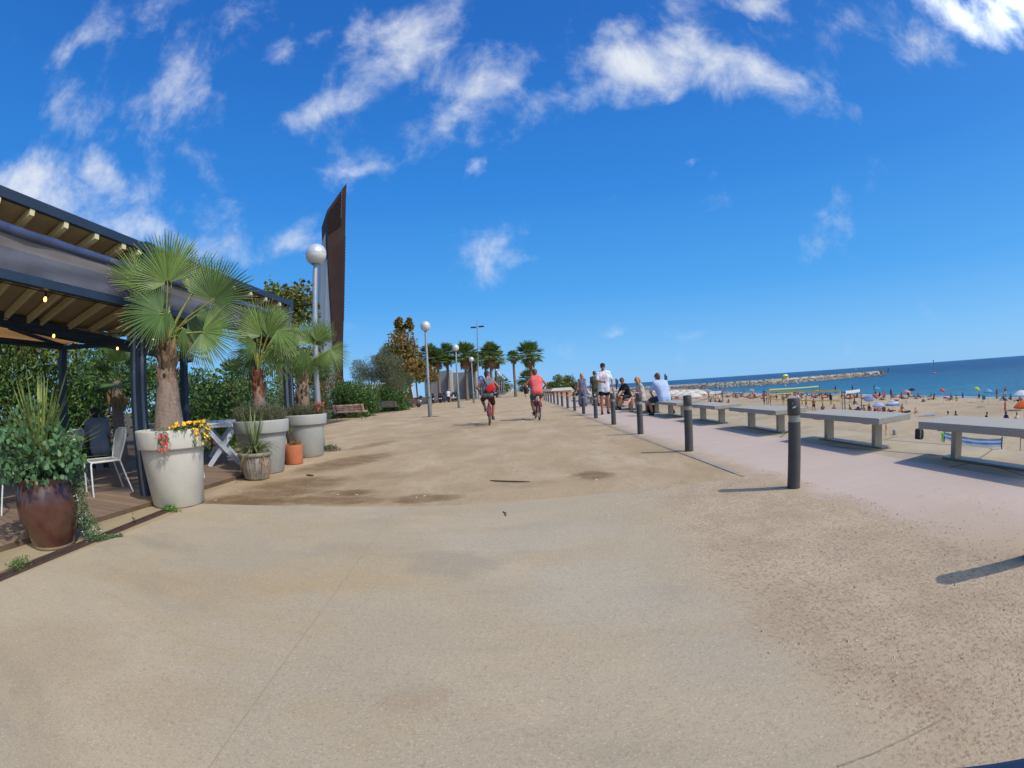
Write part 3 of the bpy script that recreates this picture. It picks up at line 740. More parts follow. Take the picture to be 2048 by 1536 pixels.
# fan palms ----------------------------------------------------------
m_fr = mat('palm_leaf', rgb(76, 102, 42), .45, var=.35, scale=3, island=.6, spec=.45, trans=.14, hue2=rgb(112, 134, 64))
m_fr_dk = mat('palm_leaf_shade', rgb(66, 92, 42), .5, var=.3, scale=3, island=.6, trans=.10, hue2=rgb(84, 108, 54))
m_tip = mat('dry_leaf_tip', rgb(176, 158, 112), .8, var=.25, island=.8)
m_dryf = mat('dry_frond', rgb(138, 112, 80), .85, var=.35, island=.8)
m_pet = mat('palm_petiole', rgb(136, 140, 66), .5, var=.2)
m_fib = mat('palm_boots', rgb(96, 74, 58), .9, var=.5, scale=9, island=.85, hue2=rgb(142, 116, 94))
m_fibr = mat('palm_boots_red', rgb(112, 64, 48), .9, var=.4, scale=9, island=.85, hue2=rgb(140, 84, 62))
def palm_bark(name, c1, c2):
    m = bpy.data.materials.new(name); m.use_nodes = True; t = m.node_tree; b = t.nodes['Principled BSDF']
    tcn = N('ShaderNodeTexCoord', t); wv = N('ShaderNodeTexWave', t); wv.bands_direction = 'Z'; wv.inputs['Scale'].default_value = 22; wv.inputs['Distortion'].default_value = 5.5; wv.inputs['Detail'].default_value = 3; wv.inputs['Detail Scale'].default_value = 2.2
    L(tcn.outputs['Object'], wv.inputs['Vector'], t)
    nf = noise_(t, tcn.outputs['Object'], 26, 4, .7, 0, (1, 1, .25))
    c = mix_(t, wv.outputs['Fac'], c1, c2); c = mix_(t, ramp_(t, nf, .45, .7, 0, .6), c, tuple(k*.5 for k in c1))
    L(c, b.inputs['Base Color'], t); b.inputs['Roughness'].default_value = .9
    bump_(t, b, math_(t, 'ADD', wv.outputs['Fac'], nf), .6, .008); return m
m_bark = palm_bark('palm_bark', rgb(136, 114, 98), rgb(158, 138, 120))
def fan(mb, hub, tip, face, spread=200, nseg=44, droop=.12, m=0, mt=1, pleat=.35, cup=.18, fuse=.43):
    hub, tip = Vector(hub), Vector(tip)
    ax = tip-hub; Rr = ax.length; ax.normalize()
    nn = Vector(face); nn = (nn-ax*nn.dot(ax)).normalized(); sd = ax.cross(nn)
    da = R_(spread)/nseg
    for i in range(nseg):
        a = -R_(spread)/2+da*(i+.5)
        k = abs(a)/(R_(spread)/2)
        ln = Rr*(1-.34*k**2)*rnd(.88, 1.14)
        d = ax*math.cos(a)+sd*math.sin(a); e = -ax*math.sin(a)+sd*math.cos(a)
        jit = rnd(-.03, .03)
        def P(r, w, h_):
            u = r/Rr
            q = hub+d*r*(1-.05*u)+e*(w+jit*max(0, u-.5)*r)+nn*(h_+cup*Rr*(1-math.cos(a))*u*.6)
            q.z -= droop*Rr*u**2.4*(.6+.8*abs(jit)*30*.5)
            return q
        f0 = .05*Rr; r1 = ln*fuse; r2 = ln*.74
        w0 = f0*math.tan(da/2); w1 = r1*math.tan(da/2)*.985; w2 = w1*.78
        vs = [P(f0, -w0, 0), P(f0, 0, w0*pleat), P(f0, w0, 0), P(r1, -w1, 0), P(r1, 0, w1*pleat*1.6), P(r1, w1, 0), P(r2, -w2, 0), P(r2, 0, w2*pleat*2), P(r2, w2, 0), P(ln*.93, -w2*.36, 0), P(ln*.93, w2*.36, 0), P(ln, 0, 0)]
        mb.add(vs, [(0, 1, 4, 3), (1, 2, 5, 4), (3, 4, 7, 6), (4, 5, 8, 7), (6, 7, 10, 9), (7, 8, 10)], m)
        mb.add([vs[9], vs[10], vs[11]], [(0, 1, 2)], mt if random.random() < .75 else m)
def frond(parent, base, hub, tip, face, loc, mats, **kw):
    loc = Vector(loc)
    mb = MB(); fan(mb, Vector(hub)-loc, Vector(tip)-loc, face, **kw)
    b = Vector(base); h_ = Vector(hub); md = (b+h_)/2+Vector((0, 0, .06))*(h_-b).length+(h_-b).cross(Vector((0, 0, 1)))*.03
    mb.tube([b-loc, md-loc, h_-loc, h_+(Vector(tip)-h_)*.08-loc], [.017, .012, .009, .004], 6, 2)
    return mb.build('frond', mats+[m_pet], parent)
def trunk_boots(parent, prof, zb0, zb1, n, mfib, r=.12, ln=.13):
    mb = MB(); mb.lathe(prof, 28, fn=lambda r_, z, a: r_*(1+.035*math.sin(a*3+z*9)+.006*math.sin(z*70))); mb.build('trunk', m_bark, parent)
    mb = MB()
    for i in range(n):
        z = zb0+(zb1-zb0)*i/n; a = i*2.4+rnd(-.3, .3); rr = r*(1-.3*(z-zb0)/(zb1-zb0))
        o = Vector((math.cos(a), math.sin(a), 0)); s_ = Vector((-math.sin(a), math.cos(a), 0)); w = rnd(.035, .06); l_ = rnd(.7, 1.3)*ln
        p = o*rr*.75+Vector((0, 0, z)); out = rnd(.12, .5)
        p1 = p+o*l_*out*.5+Vector((0, 0, l_*.55)); p2 = p+o*l_*out*1.3+Vector((0, 0, l_*rnd(.75, 1)))
        mb.add([p-s_*w, p+s_*w, p+o*.02+Vector((0, 0, -.02)), p1-s_*w*.7, p1+s_*w*.7, p1+o*.03, p2-s_*w*.25, p2+s_*w*.25, p2+o*.012],
               [(0, 2, 5, 3), (2, 1, 4, 5), (3, 5, 8, 6), (5, 4, 7, 8), (0, 3, 4, 1), (3, 6, 7, 4)], 0)
    mb.build('leaf_bases', mfib, parent)
def ray(px, py, d): return C0+inv(px, py)*d
CAMV = Vector((0, 0, 1))
def palm(loc, label, D, crown, fronds, trunkprof, boots, mfib, zbase):
    t = thing('fan_palm', label, 'palm', (loc[0], loc[1], zbase), group='fan palms growing in the round planters')
    trunk_boots(t, trunkprof, *boots[:3], mfib, *boots[3:])
    L0 = Vector((loc[0], loc[1], zbase))
    for (hx, hy, hd, tx, ty, td, sp, fc, kw) in fronds:
        hub, tip = ray(hx, hy, D+hd), ray(tx, ty, D+td)
        toc = (C0-hub).normalized()
        f = toc+Vector(fc)
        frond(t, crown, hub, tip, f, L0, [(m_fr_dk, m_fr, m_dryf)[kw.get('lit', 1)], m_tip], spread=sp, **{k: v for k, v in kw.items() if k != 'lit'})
    return t
cr = Vector((-3.96, 4.10, 1.86))
palm((-3.96, 4.10), 'tallest fan palm, in the pale planter with orange flowers', 5.72, cr, [
    (335, 566, .0, 312, 448, .06, 190, (.3, 0, .2), dict(nseg=46, droop=.05)),
    (290, 572, .15, 226, 500, .2, 120, (.8, .2, .8), dict(nseg=30, droop=.08)),
    (425, 600, -.18, 502, 532, -.3, 250, (-.3, .2, .2), dict(nseg=52, droop=.06, lit=0)),
    (382, 590, .25, 452, 505, .45, 150, (-.4, .3, .4), dict(nseg=34, droop=.05)),
    (325, 628, -.25, 232, 612, -.35, 190, (.1, .2, .7), dict(nseg=46, droop=.16, lit=0)),
    (404, 664, -.35, 482, 690, -.55, 200, (-.2, -.2, .6), dict(nseg=44, droop=.12)),
    (345, 545, .35, 350, 462, .6, 150, (0, .3, .3), dict(nseg=34, droop=.05)),
    (395, 575, .35, 432, 520, .7, 160, (0, .3, .4), dict(nseg=34, droop=.06)),
    (345, 640, .35, 300, 720, .45, 140, (.3, .4, .4), dict(nseg=28, droop=.2, lit=0)),
    (375, 640, .4, 440, 700, .8, 150, (-.3, .4, .4), dict(nseg=30, droop=.2, lit=0)),
    (310, 610, .35, 252, 668, .5, 130, (.4, .4, .2), dict(nseg=28, droop=.2, lit=0)),
    (350, 672, -.12, 338, 722, -.15, 50, (0, .0, .2), dict(nseg=9, droop=.1, lit=2)),
    (368, 668, -.1, 384, 706, -.15, 60, (0, .0, .2), dict(nseg=9, droop=.3, lit=2)),
    (338, 655, -.1, 312, 700, -.1, 50, (.3, .0, .2), dict(nseg=9, droop=.2, lit=2)),
    (340, 622, -.2, 296, 676, -.25, 140, (.2, .1, .5), dict(nseg=30, droop=.25, lit=0)),
    (318, 590, .1, 262, 540, .2, 130, (.3, .1, .4), dict(nseg=30, droop=.1)),
    (392, 630, .1, 452, 640, .15, 130, (-.3, .2, .6), dict(nseg=30, droop=.15, lit=0)),
    (365, 655, -.2, 385, 712, -.25, 100, (0, .0, .2), dict(nseg=20, droop=.2, lit=0)),
], [(.225, -.06), (.200, .05), (.180, .2), (.158, .4), (.132, .62), (.10, .85), (.07, 1.05)], (.50, 1.06, 60, .135, .15), m_fib, .80)
cr = Vector((-4.12, 6.52, 1.62))
palm((-4.12, 6.52), 'slim fan palm with a reddish stem, in the middle grey planter', 7.74, cr, [
    (523, 672, -.06, 512, 592, -.02, 190, (.15, 0, .1), dict(nseg=40, droop=.03)),
    (556, 660, -.25, 598, 700, -.45, 150, (-.2, 0, .9), dict(nseg=34, droop=.2)),
    (505, 700, .2, 475, 768, .25, 150, (.2, .2, .2), dict(nseg=30, droop=.25, lit=0)),
    (500, 672, .1, 452, 660, .15, 150, (.4, 0, .6), dict(nseg=30, droop=.15)),
    (548, 640, .25, 582, 610, .45, 140, (-.3, .2, .3), dict(nseg=28, droop=.1)),
    (545, 690, .25, 566, 760, .4, 130, (-.2, .3, .3), dict(nseg=26, droop=.2, lit=0)),
    (535, 672, -.1, 566, 616, -.15, 140, (-.2, 0, .3), dict(nseg=30, droop=.05)),
    (510, 685, -.15, 470, 702, -.2, 140, (.2, .1, .5), dict(nseg=28, droop=.2, lit=0)),
    (536, 695, -.1, 575, 740, -.15, 120, (-.2, .1, .4), dict(nseg=26, droop=.25)),
    (512, 652, .3, 480, 604, .4, 120, (.3, .3, .3), dict(nseg=26, droop=.06)),
], [(.125, -.06), (.12, .05), (.115, .25), (.105, .4), (.10, .52), (.07, .78), (.045, .86)], (.40, .84, 44, .105, .12), m_fibr, .78)
cr = Vector((-4.30, 8.55, 1.72))
palm((-4.30, 8.55), 'fan palm with a shaggy stem, in the farthest grey planter', 9.62, cr, [
    (621, 688, -.05, 622, 630, 0, 200, (.1, 0, .1), dict(nseg=42, droop=.03)),
    (660, 699, -.3, 692, 734, -.4, 190, (-.1, 0, .3), dict(nseg=42, droop=.12)),
    (597, 690, .0, 562, 668, 0, 150, (.3, 0, .5), dict(nseg=32, droop=.1)),
    (596, 702, -.1, 568, 738, -.1, 150, (.3, .1, .4), dict(nseg=30, droop=.2, lit=0)),
    (640, 680, .25, 668, 650, .3, 130, (-.2, 0, .3), dict(nseg=28, droop=.06)),
    (632, 682, -.1, 656, 634, -.1, 140, (-.2, 0, .3), dict(nseg=30, droop=.05)),
    (610, 700, -.15, 590, 752, -.2, 120, (.2, .1, .4), dict(nseg=26, droop=.25, lit=0)),
    (640, 705, -.1, 664, 752, -.1, 120, (-.2, .1, .4), dict(nseg=26, droop=.25, lit=0)),
    (608, 680, .3, 590, 640, .4, 130, (.2, .2, .3), dict(nseg=28, droop=.06)),
    (630, 715, .3, 640, 760, .4, 120, (-.2, .2, .4), dict(nseg=26, droop=.25, lit=0)),
], [(.135, -.06), (.13, .1), (.13, .25), (.13, .42), (.12, .6), (.08, .85), (.05, .95)], (.22, .92, 70, .15, .13), m_fib, .78)

# plants in the pots -------------------------------------------------
m_flo = mat('orange_petal', rgb(232, 146, 22), .6, var=.25, island=.9, hue2=rgb(244, 190, 60))
m_flp = mat('pink_petal', rgb(206, 52, 78), .6, var=.25, island=.9, hue2=rgb(230, 110, 96))
m_lf = mat('leaf_mid', rgb(72, 100, 48), .55, var=.35, island=.85, trans=.2, hue2=rgb(104, 128, 64))
m_lfd = mat('leaf_dark', rgb(46, 72, 36), .5, var=.4, island=.85, trans=.15, hue2=rgb(70, 96, 46))
m_rose = mat('leaf_rosemary', rgb(72, 82, 58), .7, var=.35, island=.85, trans=.1, hue2=rgb(112, 112, 84))
def flower(mb, p, n, r, m):
    a, b = basis(n); n = Vector(n).normalized()
    for k in range(5):
        t = 2*math.pi*k/5; t2 = t+.62; t1 = t-.62
        c_ = Vector(p)
        mb.add([c_, c_+(a*math.cos(t1)+b*math.sin(t1))*r*.7+n*r*.3, c_+(a*math.cos(t)+b*math.sin(t))*r+n*r*.35, c_+(a*math.cos(t2)+b*math.sin(t2))*r*.7+n*r*.3], [(0, 1, 2, 3)], m)
pc = Vector(PL[0][0]); rt = PL[0][1]
t_ = thing('flowering_plant', 'orange flowering trailing plant spilling over the pale planter rim', 'flowers', (pc.x, pc.y, .82))
mb = MB(); mf = MB()
for _ in range(230):
    a = random.choice((rnd(-.85, .9), rnd(-.25, .75), rnd(.0, .7)))
    k = rnd(0, 1); r = rt*(.80+.26*k); z = .03+.05*math.sin(k*3)-(.20*rnd(0, 1)**1.3 if k > .6 and a > -.25 else .0)
    p = Vector((math.cos(a)*r, math.sin(a)*r, z))
    for _k in range(5): leaves(mb, [(p, (.03, .03, .03), 1)], 1, .045, 0, ratio=.3)
    if random.random() < .55: flower(mf, p+Vector((math.cos(a)*.02, math.sin(a)*.02, .03)), (math.cos(a)+rnd(-.4, .4), math.sin(a)+rnd(-.4, .4), rnd(.1, .9)), rnd(.016, .026), 0)
mb.build('leaf_mass', m_lf, t_); mf.build('blossoms', m_flo, t_)
t_ = thing('flowering_plant', 'small cluster of pink flowers hanging over the front of the pale planter', 'flowers', (pc.x, pc.y, .82))
mb = MB(); mf = MB()
for _ in range(46):
    a = rnd(-1.15, -.90); r = rt+.02; z = rnd(-.17, .06)
    p = Vector((math.cos(a)*r, math.sin(a)*r, z)); leaves(mb, [(p, (.03, .03, .03), 1)], 3, .04, 0, ratio=.3)
    if random.random() < .5 and z < 0: flower(mf, p, (math.cos(a)+rnd(-.3, .3), math.sin(a)+rnd(-.3, .3), .3), rnd(.018, .026), 0)
mb.build('leaf_mass', m_lf, t_); mf.build('blossoms', m_flp, t_)
def bush_needles(loc, rad, h, n, lab, name='rosemary_bush', m=m_rose, lean=.35, inner=0.):
    mb = MB()
    for _ in range(n):
        a = rnd(0, 6.283); r = rad*math.sqrt(rnd(inner, 1)); p = Vector((math.cos(a)*r*.8, math.sin(a)*r*.8, 0))
        d = Vector((math.cos(a)*lean*r/rad+rnd(-.3, .3), math.sin(a)*lean*r/rad+rnd(-.3, .3), 1)).normalized(); l_ = h*rnd(.45, 1.0)*(1-.35*(r/rad)**2)
        q = p+d*l_; s_ = rdir().cross(d).normalized()*.006
        bend = Vector((rnd(-1, 1), rnd(-1, 1), -.3))*.06*l_
        mb.add([p-s_, p+s_, p+d*l_*.6+s_*.8+bend*.3, p+d*l_*.6-s_*.8+bend*.3, q+bend], [(0, 1, 2, 3), (3, 2, 4)], 0)
        for k in range(4):
            u = rnd(.25, 1); b0 = p+d*l_*u; e_ = (rdir()+d*.9).normalized()*rnd(.02, .05); w = e_.cross(rdir()).normalized()*.005
            mb.add([b0-w, b0+w, b0+e_], [(0, 1, 2)], 0)
    return tag(mb.build(name, m, loc=loc), lab, 'shrub')
bush_needles((PL[1][0][0], PL[1][0][1], .77), .47, .42, 2300, 'wispy grey green shrub filling the middle grey planter', inner=.12)
bush_needles((PL[2][0][0], PL[2][0][1], .77), .46, .36, 2100, 'low grey green shrub filling the farthest grey planter', inner=.12)
mf = MB()
for _ in range(26):
    a = rnd(-.6, .5); flower(mf, (math.cos(a)*.42, math.sin(a)*.42, rnd(.08, .3)), rdir()+Vector((0, 0, .5)), rnd(.015, .03), 0)
t_ = thing('flowering_plant', 'small red flowers at the right of the farthest planter', 'flowers', (PL[2][0][0], PL[2][0][1], .80)); mf.build('blossoms', mat('red_petal', rgb(196, 62, 34), .6, var=.3, island=.8), t_)
mb = MB()
for _ in range(40): mb.tube([(rnd(.2, .4), rnd(-.2, .2), -.03), (rnd(.3, .46), rnd(-.25, .2), rnd(.05, .26))], .004, 4)
mb.build('stems', m_rose, t_)
def blades(mb, base, n, lmin, lmax, w, spread, droop, m=0, zup=.6, seg=6, tipm=None):
    for i in range(n):
        a = rnd(0, 6.283); el = rnd(zup, 1); d = Vector((math.cos(a)*spread*rnd(.3, 1), math.sin(a)*spread*rnd(.3, 1), el)).normalized()
        l_ = rnd(lmin, lmax); s_ = Vector((-math.sin(a), math.cos(a), 0)); pts = []
        for k in range(seg+1):
            u = k/seg; p = Vector(base)+d*l_*u; p.z -= droop*l_*u*u*(1-d.z*.5)*rnd(.95, 1.05)
            ww = w*(1-u**2.5)*(.6+.4*min(1, u*4))
            pts.append((p-s_*ww, p+Vector((0, 0, -ww*.5)), p+s_*ww))
        for k in range(seg):
            (a0, b0, c0), (a1, b1, c1) = pts[k], pts[k+1]
            mm = m if tipm is None or k < seg-1 else tipm
            mb.add([a0, b0, b1, a1], [(0, 1, 2, 3)], mm); mb.add([b0, c0, c1, b1], [(0, 1, 2, 3)], mm)
m_sw = mat('sword_leaf', rgb(112, 128, 60), .45, var=.25, island=.85, trans=.25, hue2=rgb(146, 156, 84))
m_dr = mat('spiky_leaf', rgb(98, 116, 72), .5, var=.3, island=.85, trans=.2, hue2=rgb(136, 146, 96))
m_dry = mat('dry_leaf', rgb(150, 110, 78), .8, var=.3, island=.8)
mb = MB(); blades(mb, (0, 0, 0.05), 50, .5, .86, .014, .8, .22, zup=.6); blades(mb, (.04, .02, .08), 34, .62, .98, .016, .5, .06, zup=.8); blades(mb, (.14, .10, .05), 40, .55, .86, .009, 1.2, .35, zup=.3)
tag(mb.build('sword_leaf_plant', m_sw, loc=(UR.x, UR.y, .60)), 'upright spray of long sword shaped leaves rising from the brown urn', 'plant')
m_rl = mat('round_leaf', rgb(52, 84, 52), .5, var=.3, island=.9, trans=.15, hue2=rgb(86, 120, 76))
mb = MB()
for _ in range(1300):
    a = rnd(0, 6.283); rr = rnd(0, 1)**.6; 
    sxx = .52 if math.cos(a) > 0 else .70
    u_, v_ = math.cos(a)*rr*sxx-.04, math.sin(a)*rr*.46; p = Vector((u_*.47+v_*.88, u_*.88-v_*.47, rnd(-.10, .56)*(1.15-rr*.7)))
    n = (rdir()+Vector((.5, -.7, .6))).normalized(); ax, bx = basis(n); r = rnd(.016, .036); ang = rnd(0, 6.28)
    A2 = ax*math.cos(ang)+bx*math.sin(ang); B2 = n.cross(A2)
    pts = [p-A2*r]+[p+A2*r*math.cos(t)*1.1+B2*r*.85*math.sin(t)+n*abs(math.sin(t))*r*.25 for t in (-2.2, -1.3, -.5, 0, .5, 1.3, 2.2)]
    mb.add(pts, [tuple(range(8))], 0)
for _ in range(60):
    a = rnd(0, 6.283); p = Vector((math.cos(a)*.15, math.sin(a)*.15, -.03)); q = Vector((math.cos(a)*rnd(.2, .5)-.05, math.sin(a)*rnd(.2, .4), rnd(.0, .35)))
    mb.tube([p, (p+q)/2+Vector((0, 0, .06)), q], [.005, .004, .003], 5, 0)
tag(mb.build('round_leaf_shrub', m_rl, loc=(UR.x, UR.y, .62)), 'bushy round leaved dark green plant covering the top of the brown urn', 'plant')
mb = MB()
for _ in range(2100):
    u = rnd(0, 1); z = .62-.6*u; base_a = R_(-8); sp = .10+.05*u
    q1, q2 = .33+.09*u**2+rnd(-sp, sp)*.7+.02*math.sin(9*u), .06+rnd(-sp, sp); p = Vector((q1*.47+q2*.88, q1*.88-q2*.47, z+rnd(-.02, .02)))
    if Vector((p.x, p.y)).length < (.30 if z < .56 else .2): continue
    leaves(mb, [(p, (.01, .01, .01), 1)], 1, rnd(.014, .026), 0 if random.random() > .06 else 1, ratio=.6)
for _ in range(520):
    u = rnd(0, 1); q1, q2 = .38+.34*u, .08+rnd(-.07, .07)*(1-u)+.04*u; p = Vector((q1*.47+q2*.88, q1*.88-q2*.47, .018+.03*rnd(0, 1)*(1-u)))
    leaves(mb, [(p, (.01, .01, .006), 1)], 1, .02, 0, ratio=.6)
tag(mb.build('trailing_plant', [mat('trailing_leaf', rgb(66, 94, 54), .6, var=.35, island=.9, trans=.15, hue2=rgb(100, 126, 80)), mat('white_petal', (.75, .74, .7), .6)], loc=(UR.x, UR.y, 0)), 'small leaved vine trailing down the right side of the brown urn', 'plant')
mb = MB(); blades(mb, (0, 0, .02), 90, .38, .66, .011, 1.0, 1.0, zup=.4); blades(mb, (0, 0, .02), 34, .5, .80, .012, .42, .08, zup=.8); blades(mb, (0, 0, .02), 20, .45, .65, .008, 1.1, 1.7, m=1, zup=.1)
tag(mb.build('spiky_plant', [m_dr, m_dry], loc=(RB.x, RB.y, .36)), 'arching spiky plant with some dry leaves in the ribbed pot', 'plant')
mb = MB()
for k in range(3):
    q = Vector((rnd(-.05, .02), rnd(-.03, .03), 0)); top = q+Vector((rnd(-.04, .04), rnd(-.03, .03), rnd(.2, .34)))
    mb.tube([q, top], .007, 5, 1); blades(mb, top, 12, .14, .26, .008, .8, .6, zup=.4)
tag(mb.build('spiky_plant', [m_sw, m_dry], loc=(TB.x-.04, TB.y, .32)), 'thin stemmed yellow green plant in the terracotta pot', 'plant')
mb = MB(); leaves(mb, [((.05, 0, .03), (.11, .1, .05), 1)], 320, .04, 0, ratio=.3)
tag(mb.build('succulent', mat('succulent_leaf', rgb(120, 110, 56), .5, var=.3, island=.9, hue2=rgb(150, 120, 80)), loc=(TB.x, TB.y, .33)), 'low olive succulent spreading over the terracotta pot', 'plant')
# weeds on the ground
def weed(px, py, rx, ry, n, size, lab, m=m_lf, hgt=.05):
    g_ = G(px, py); mb = MB()
    for _ in range(n):
        u, v = random.gauss(0, .5), random.gauss(0, .5)
        leaves(mb, [((u*rx, v*ry, hgt*rnd(.1, 1)*max(.2, 1-u*u)), (.012, .012, .01), 1)], 1, size, 0, ratio=.35, up=-.6)
    return tag(mb.build('weed', m, loc=(g_.x, g_.y, .004)), lab, 'weed', kind='stuff')
m_wd = mat('weed_green', rgb(84, 124, 44), .6, var=.35, island=.9, trans=.2, hue2=rgb(112, 146, 62))
weed(340, 1023, .12, .05, 420, .03, 'bright green weeds at the foot of the pale planter', m_wd)
weed(660, 902, .22, .16, 420, .05, 'grey green weeds at the foot of the farthest planter', m_rose, .12)
weed(40, 1137, .07, .12, 420, .024, 'green weeds growing from the drain at the left edge', m_lf, .07)
weed(268, 1048, .015, .015, 22, .03, 'single small sprout standing beside the drain channel', m_lfd, .09)

# chairs and tables on the deck ---------------------------------------
m_wm = mat('white_metal', rgb(206, 208, 204), .4, var=.05, spec=.5); m_str = mat('grey_white_cord', rgb(170, 170, 162), .8, var=.12, island=.5)
def chair():
    t = thing('chair', 'c', 'chair', (0, 0, 0), group='white corded terrace chairs')
    T_ = lambda pts, r=.014: MB().tube(pts, r, 8)
    for sx_ in (-1, 1):
        m_ = MB(); m_.tube([(sx_*.25, .24, .42), (sx_*.262, .262, .40), (sx_*.27, .29, .0)], .015, 8); m_.build('leg', m_wm, t)
        m_ = MB(); m_.tube([(sx_*.22, -.20, .42), (sx_*.27, -.33, .0)], .013, 8); m_.build('leg', m_wm, t)
    m_ = MB(); m_.tube([(-.22, -.2, .42), (-.25, .22, .42), (-.23, .25, .42), (.23, .25, .42), (.25, .22, .42), (.22, -.2, .42), (-.22, -.2, .42)], .014, 8); m_.build('seat_frame', m_wm, t)
    m_ = MB()
    for i in range(36): 
        y = -.19+.43*i/35; m_.tube([(-.235, y, .425), (0, y, .412), (.235, y, .425)], .0045, 4)
    m_.build('seat', m_str, t)
    top = [(-.22, -.2, .42), (-.28, -.25, .56), (-.31, -.29, .68), (-.26, -.33, .79), (-.18, -.345, .815), (.18, -.345, .815), (.26, -.33, .79), (.31, -.29, .68), (.28, -.25, .56), (.22, -.2, .42)]
    m_ = MB(); m_.tube(top, .014, 8); m_.build('back_frame', m_wm, t)
    m_ = MB()
    for i in range(34):
        u = i/33*2-1; b = Vector((u*.21, -.2, .42)); e = Vector((u*.295, -.335+.035*u*u*.5, .805-.10*max(0, abs(u)-.7)/.3)); md = (b+e)/2+Vector((0, -.035*(1-u*u), 0))
        m_.tube([b, md, e], .005, 4)
    m_.build('backrest', m_str, t)
    return t
ch0 = chair()
CH = [((-5.35, 4.02), 2.72, 'white corded chair beside the front post, its back to the right'), ((-5.6, 2.55), -.25, 'white corded chair half hidden behind the brown urn'),
      ((-6.4, 3.9), 2.0, 'white corded chair behind the round table'), ((-5.0, 5.35), -.5, 'white corded chair behind the pale planter'), ((-6.0, 5.9), .6, 'white corded chair at the back of the deck behind the front post')]
for i, ((x, y), rz, lab) in enumerate(CH):
    if i == 0: c_ = ch0; c_.location = (x, y, .056); c_.rotation_euler.z = rz; c_['label'] = lab
    else: copy_thing(ch0, (x, y, .056), rz, lab)
t_ = thing('round_table', 'round table with thin white rim beside the corded chairs', 'table', (-5.55, 3.22, .056))
mb = MB(); mb.lathe([(0, .70), (.385, .70), (.40, .71), (.40, .73), (.39, .738), (0, .738)], 40); mb.build('tabletop', mat('grey_tabletop', rgb(120, 108, 98), .4, var=.15, scale=3), t_)
mb = MB(); mb.lathe([(.398, .706), (.41, .706), (.41, .735), (.398, .74)], 40); mb.build('table_rim', m_wm, t_)
for k in range(3):
    a = k*2.094+.5; mb = MB(); mb.tube([(.05*math.cos(a), .05*math.sin(a), .70), (.33*math.cos(a), .33*math.sin(a), .0)], .016, 8); mb.build('leg', m_wm, t_)
pl = MB(); pl.lathe([(0, 0), (.07, 0), (.125, .018), (.122, .022), (.06, .008), (0, .007)], 28); tag(pl.build('plate', mat('white_china', (.75, .75, .73), .2), loc=(-5.3, 3.35, .797)), 'white plate on the round terrace table', 'plate')
p_ = onX(448, 912, -5.15)
t_ = thing('trestle_table', 'white painted wooden table with crossed legs behind the planters', 'table', (p_.x, p_.y, .056), R_(-52))
m_ww = mat('white_painted_wood', rgb(190, 196, 206), .6, var=.12, scale=5)
mb = MB()
for i in range(5): mb.box((-.9+0, -.28+.14*i, .74), (1.9, .132, .03))
mb.box((.02, 0, .70), (.04, .66, .05)); mb.build('tabletop', m_ww, t_)
for sx_ in (-1.6, -.02):
    for s_ in (-1, 1):
        mb = MB(); mb.box((0, 0, 0), (.035 if s_ > 0 else .034, .085, .92), T=Matrix.Translation((sx_+.037*s_*.5, 0, .345)) @ Matrix.Rotation(s_*R_(41), 4, 'X')); mb.build('leg', m_ww, t_)
t_ = thing('side_bench', 'white painted wooden bench end behind the crossed leg table', 'bench', (p_.x+.42, p_.y+.62, .056), R_(-52))
mb = MB(); mb.box((-.7, 0, .44), (1.5, .28, .04)); mb.build('seat', m_ww, t_)
for sx_ in (-1.3, -.05):
    mb = MB(); mb.box((sx_, 0, .21), (.05, .24, .42)); mb.build('leg', m_ww, t_)
mb = MB(); mf = MB()
for _ in range(60): 
    p = Vector((rnd(-.1, .1), rnd(-.06, .06), rnd(0, .05))); flower(mf, p, rdir()+Vector((0, 0, .8)), .025, 0)
tag(mf.build('flowering_plant', m_flo, loc=(p_.x+.25, p_.y+.5, .52)), 'orange flowers resting on the white bench behind the planters', 'flowers')

# ------------------------------------------------------------------ bollards, stone benches, globe lamps
m_bol = mat('bollard_paint', rgb(78, 76, 74), .62, var=.14, scale=9, bump=.12, bscale=60, spec=.35)
m_band = mat('bollard_band', rgb(150, 148, 140), .45, metal=.4, var=.15, scale=12)
m_stk = mat('white_sticker', rgb(214, 214, 208), .6)
m_stk2 = mat('grey_sticker', rgb(150, 150, 148), .6)
def bollard(loc, lab):
    t = thing('bollard', lab, 'bollard', loc, group='dark bollards in a row along the paving')
    h = .835
    mb = MB(); mb.lathe([(.0, .0), (.066, .0), (.065, .02), (.062, h-.215)], 28); mb.build('post', m_bol, t)
    mb = MB(); mb.lathe([(.058, h-.215), (.0565, h-.205), (.0565, h-.165), (.058, h-.155)], 28); mb.build('band', m_band, t)
    mb = MB(); mb.lathe([(.060, h-.155), (.0645, h-.15), (.0645, h-.008), (.060, h), (0, h+.001)], 28); mb.build('cap', m_bol, t)
    return t
B_YS = [3.63, 6.48, 9.30, 12.0, 14.8, 17.55, 20.3, 23.1, 25.9, 28.65, 31.4, 34.2, 37.0, 39.8, 42.6, 45.4, 48.2, 51.0]
B_X = 2.50
bo = bollard((B_X, B_YS[0], 0), 'nearest dark bollard in view, with white stickers on its cap')
ORD = ['second', 'third', 'fourth', 'fifth', 'sixth', 'seventh', 'eighth', 'ninth', 'tenth', 'eleventh', 'twelfth', 'thirteenth', 'fourteenth', 'fifteenth', 'sixteenth', 'seventeenth', 'eighteenth', 'nineteenth']
for i, y in enumerate(B_YS[1:]):
    copy_thing(bo, (B_X+.0-.0012*i*i*.2, y, 0), rnd(0, 6), f'dark grey bollard on the paving edge, {ORD[i]} from the camera')
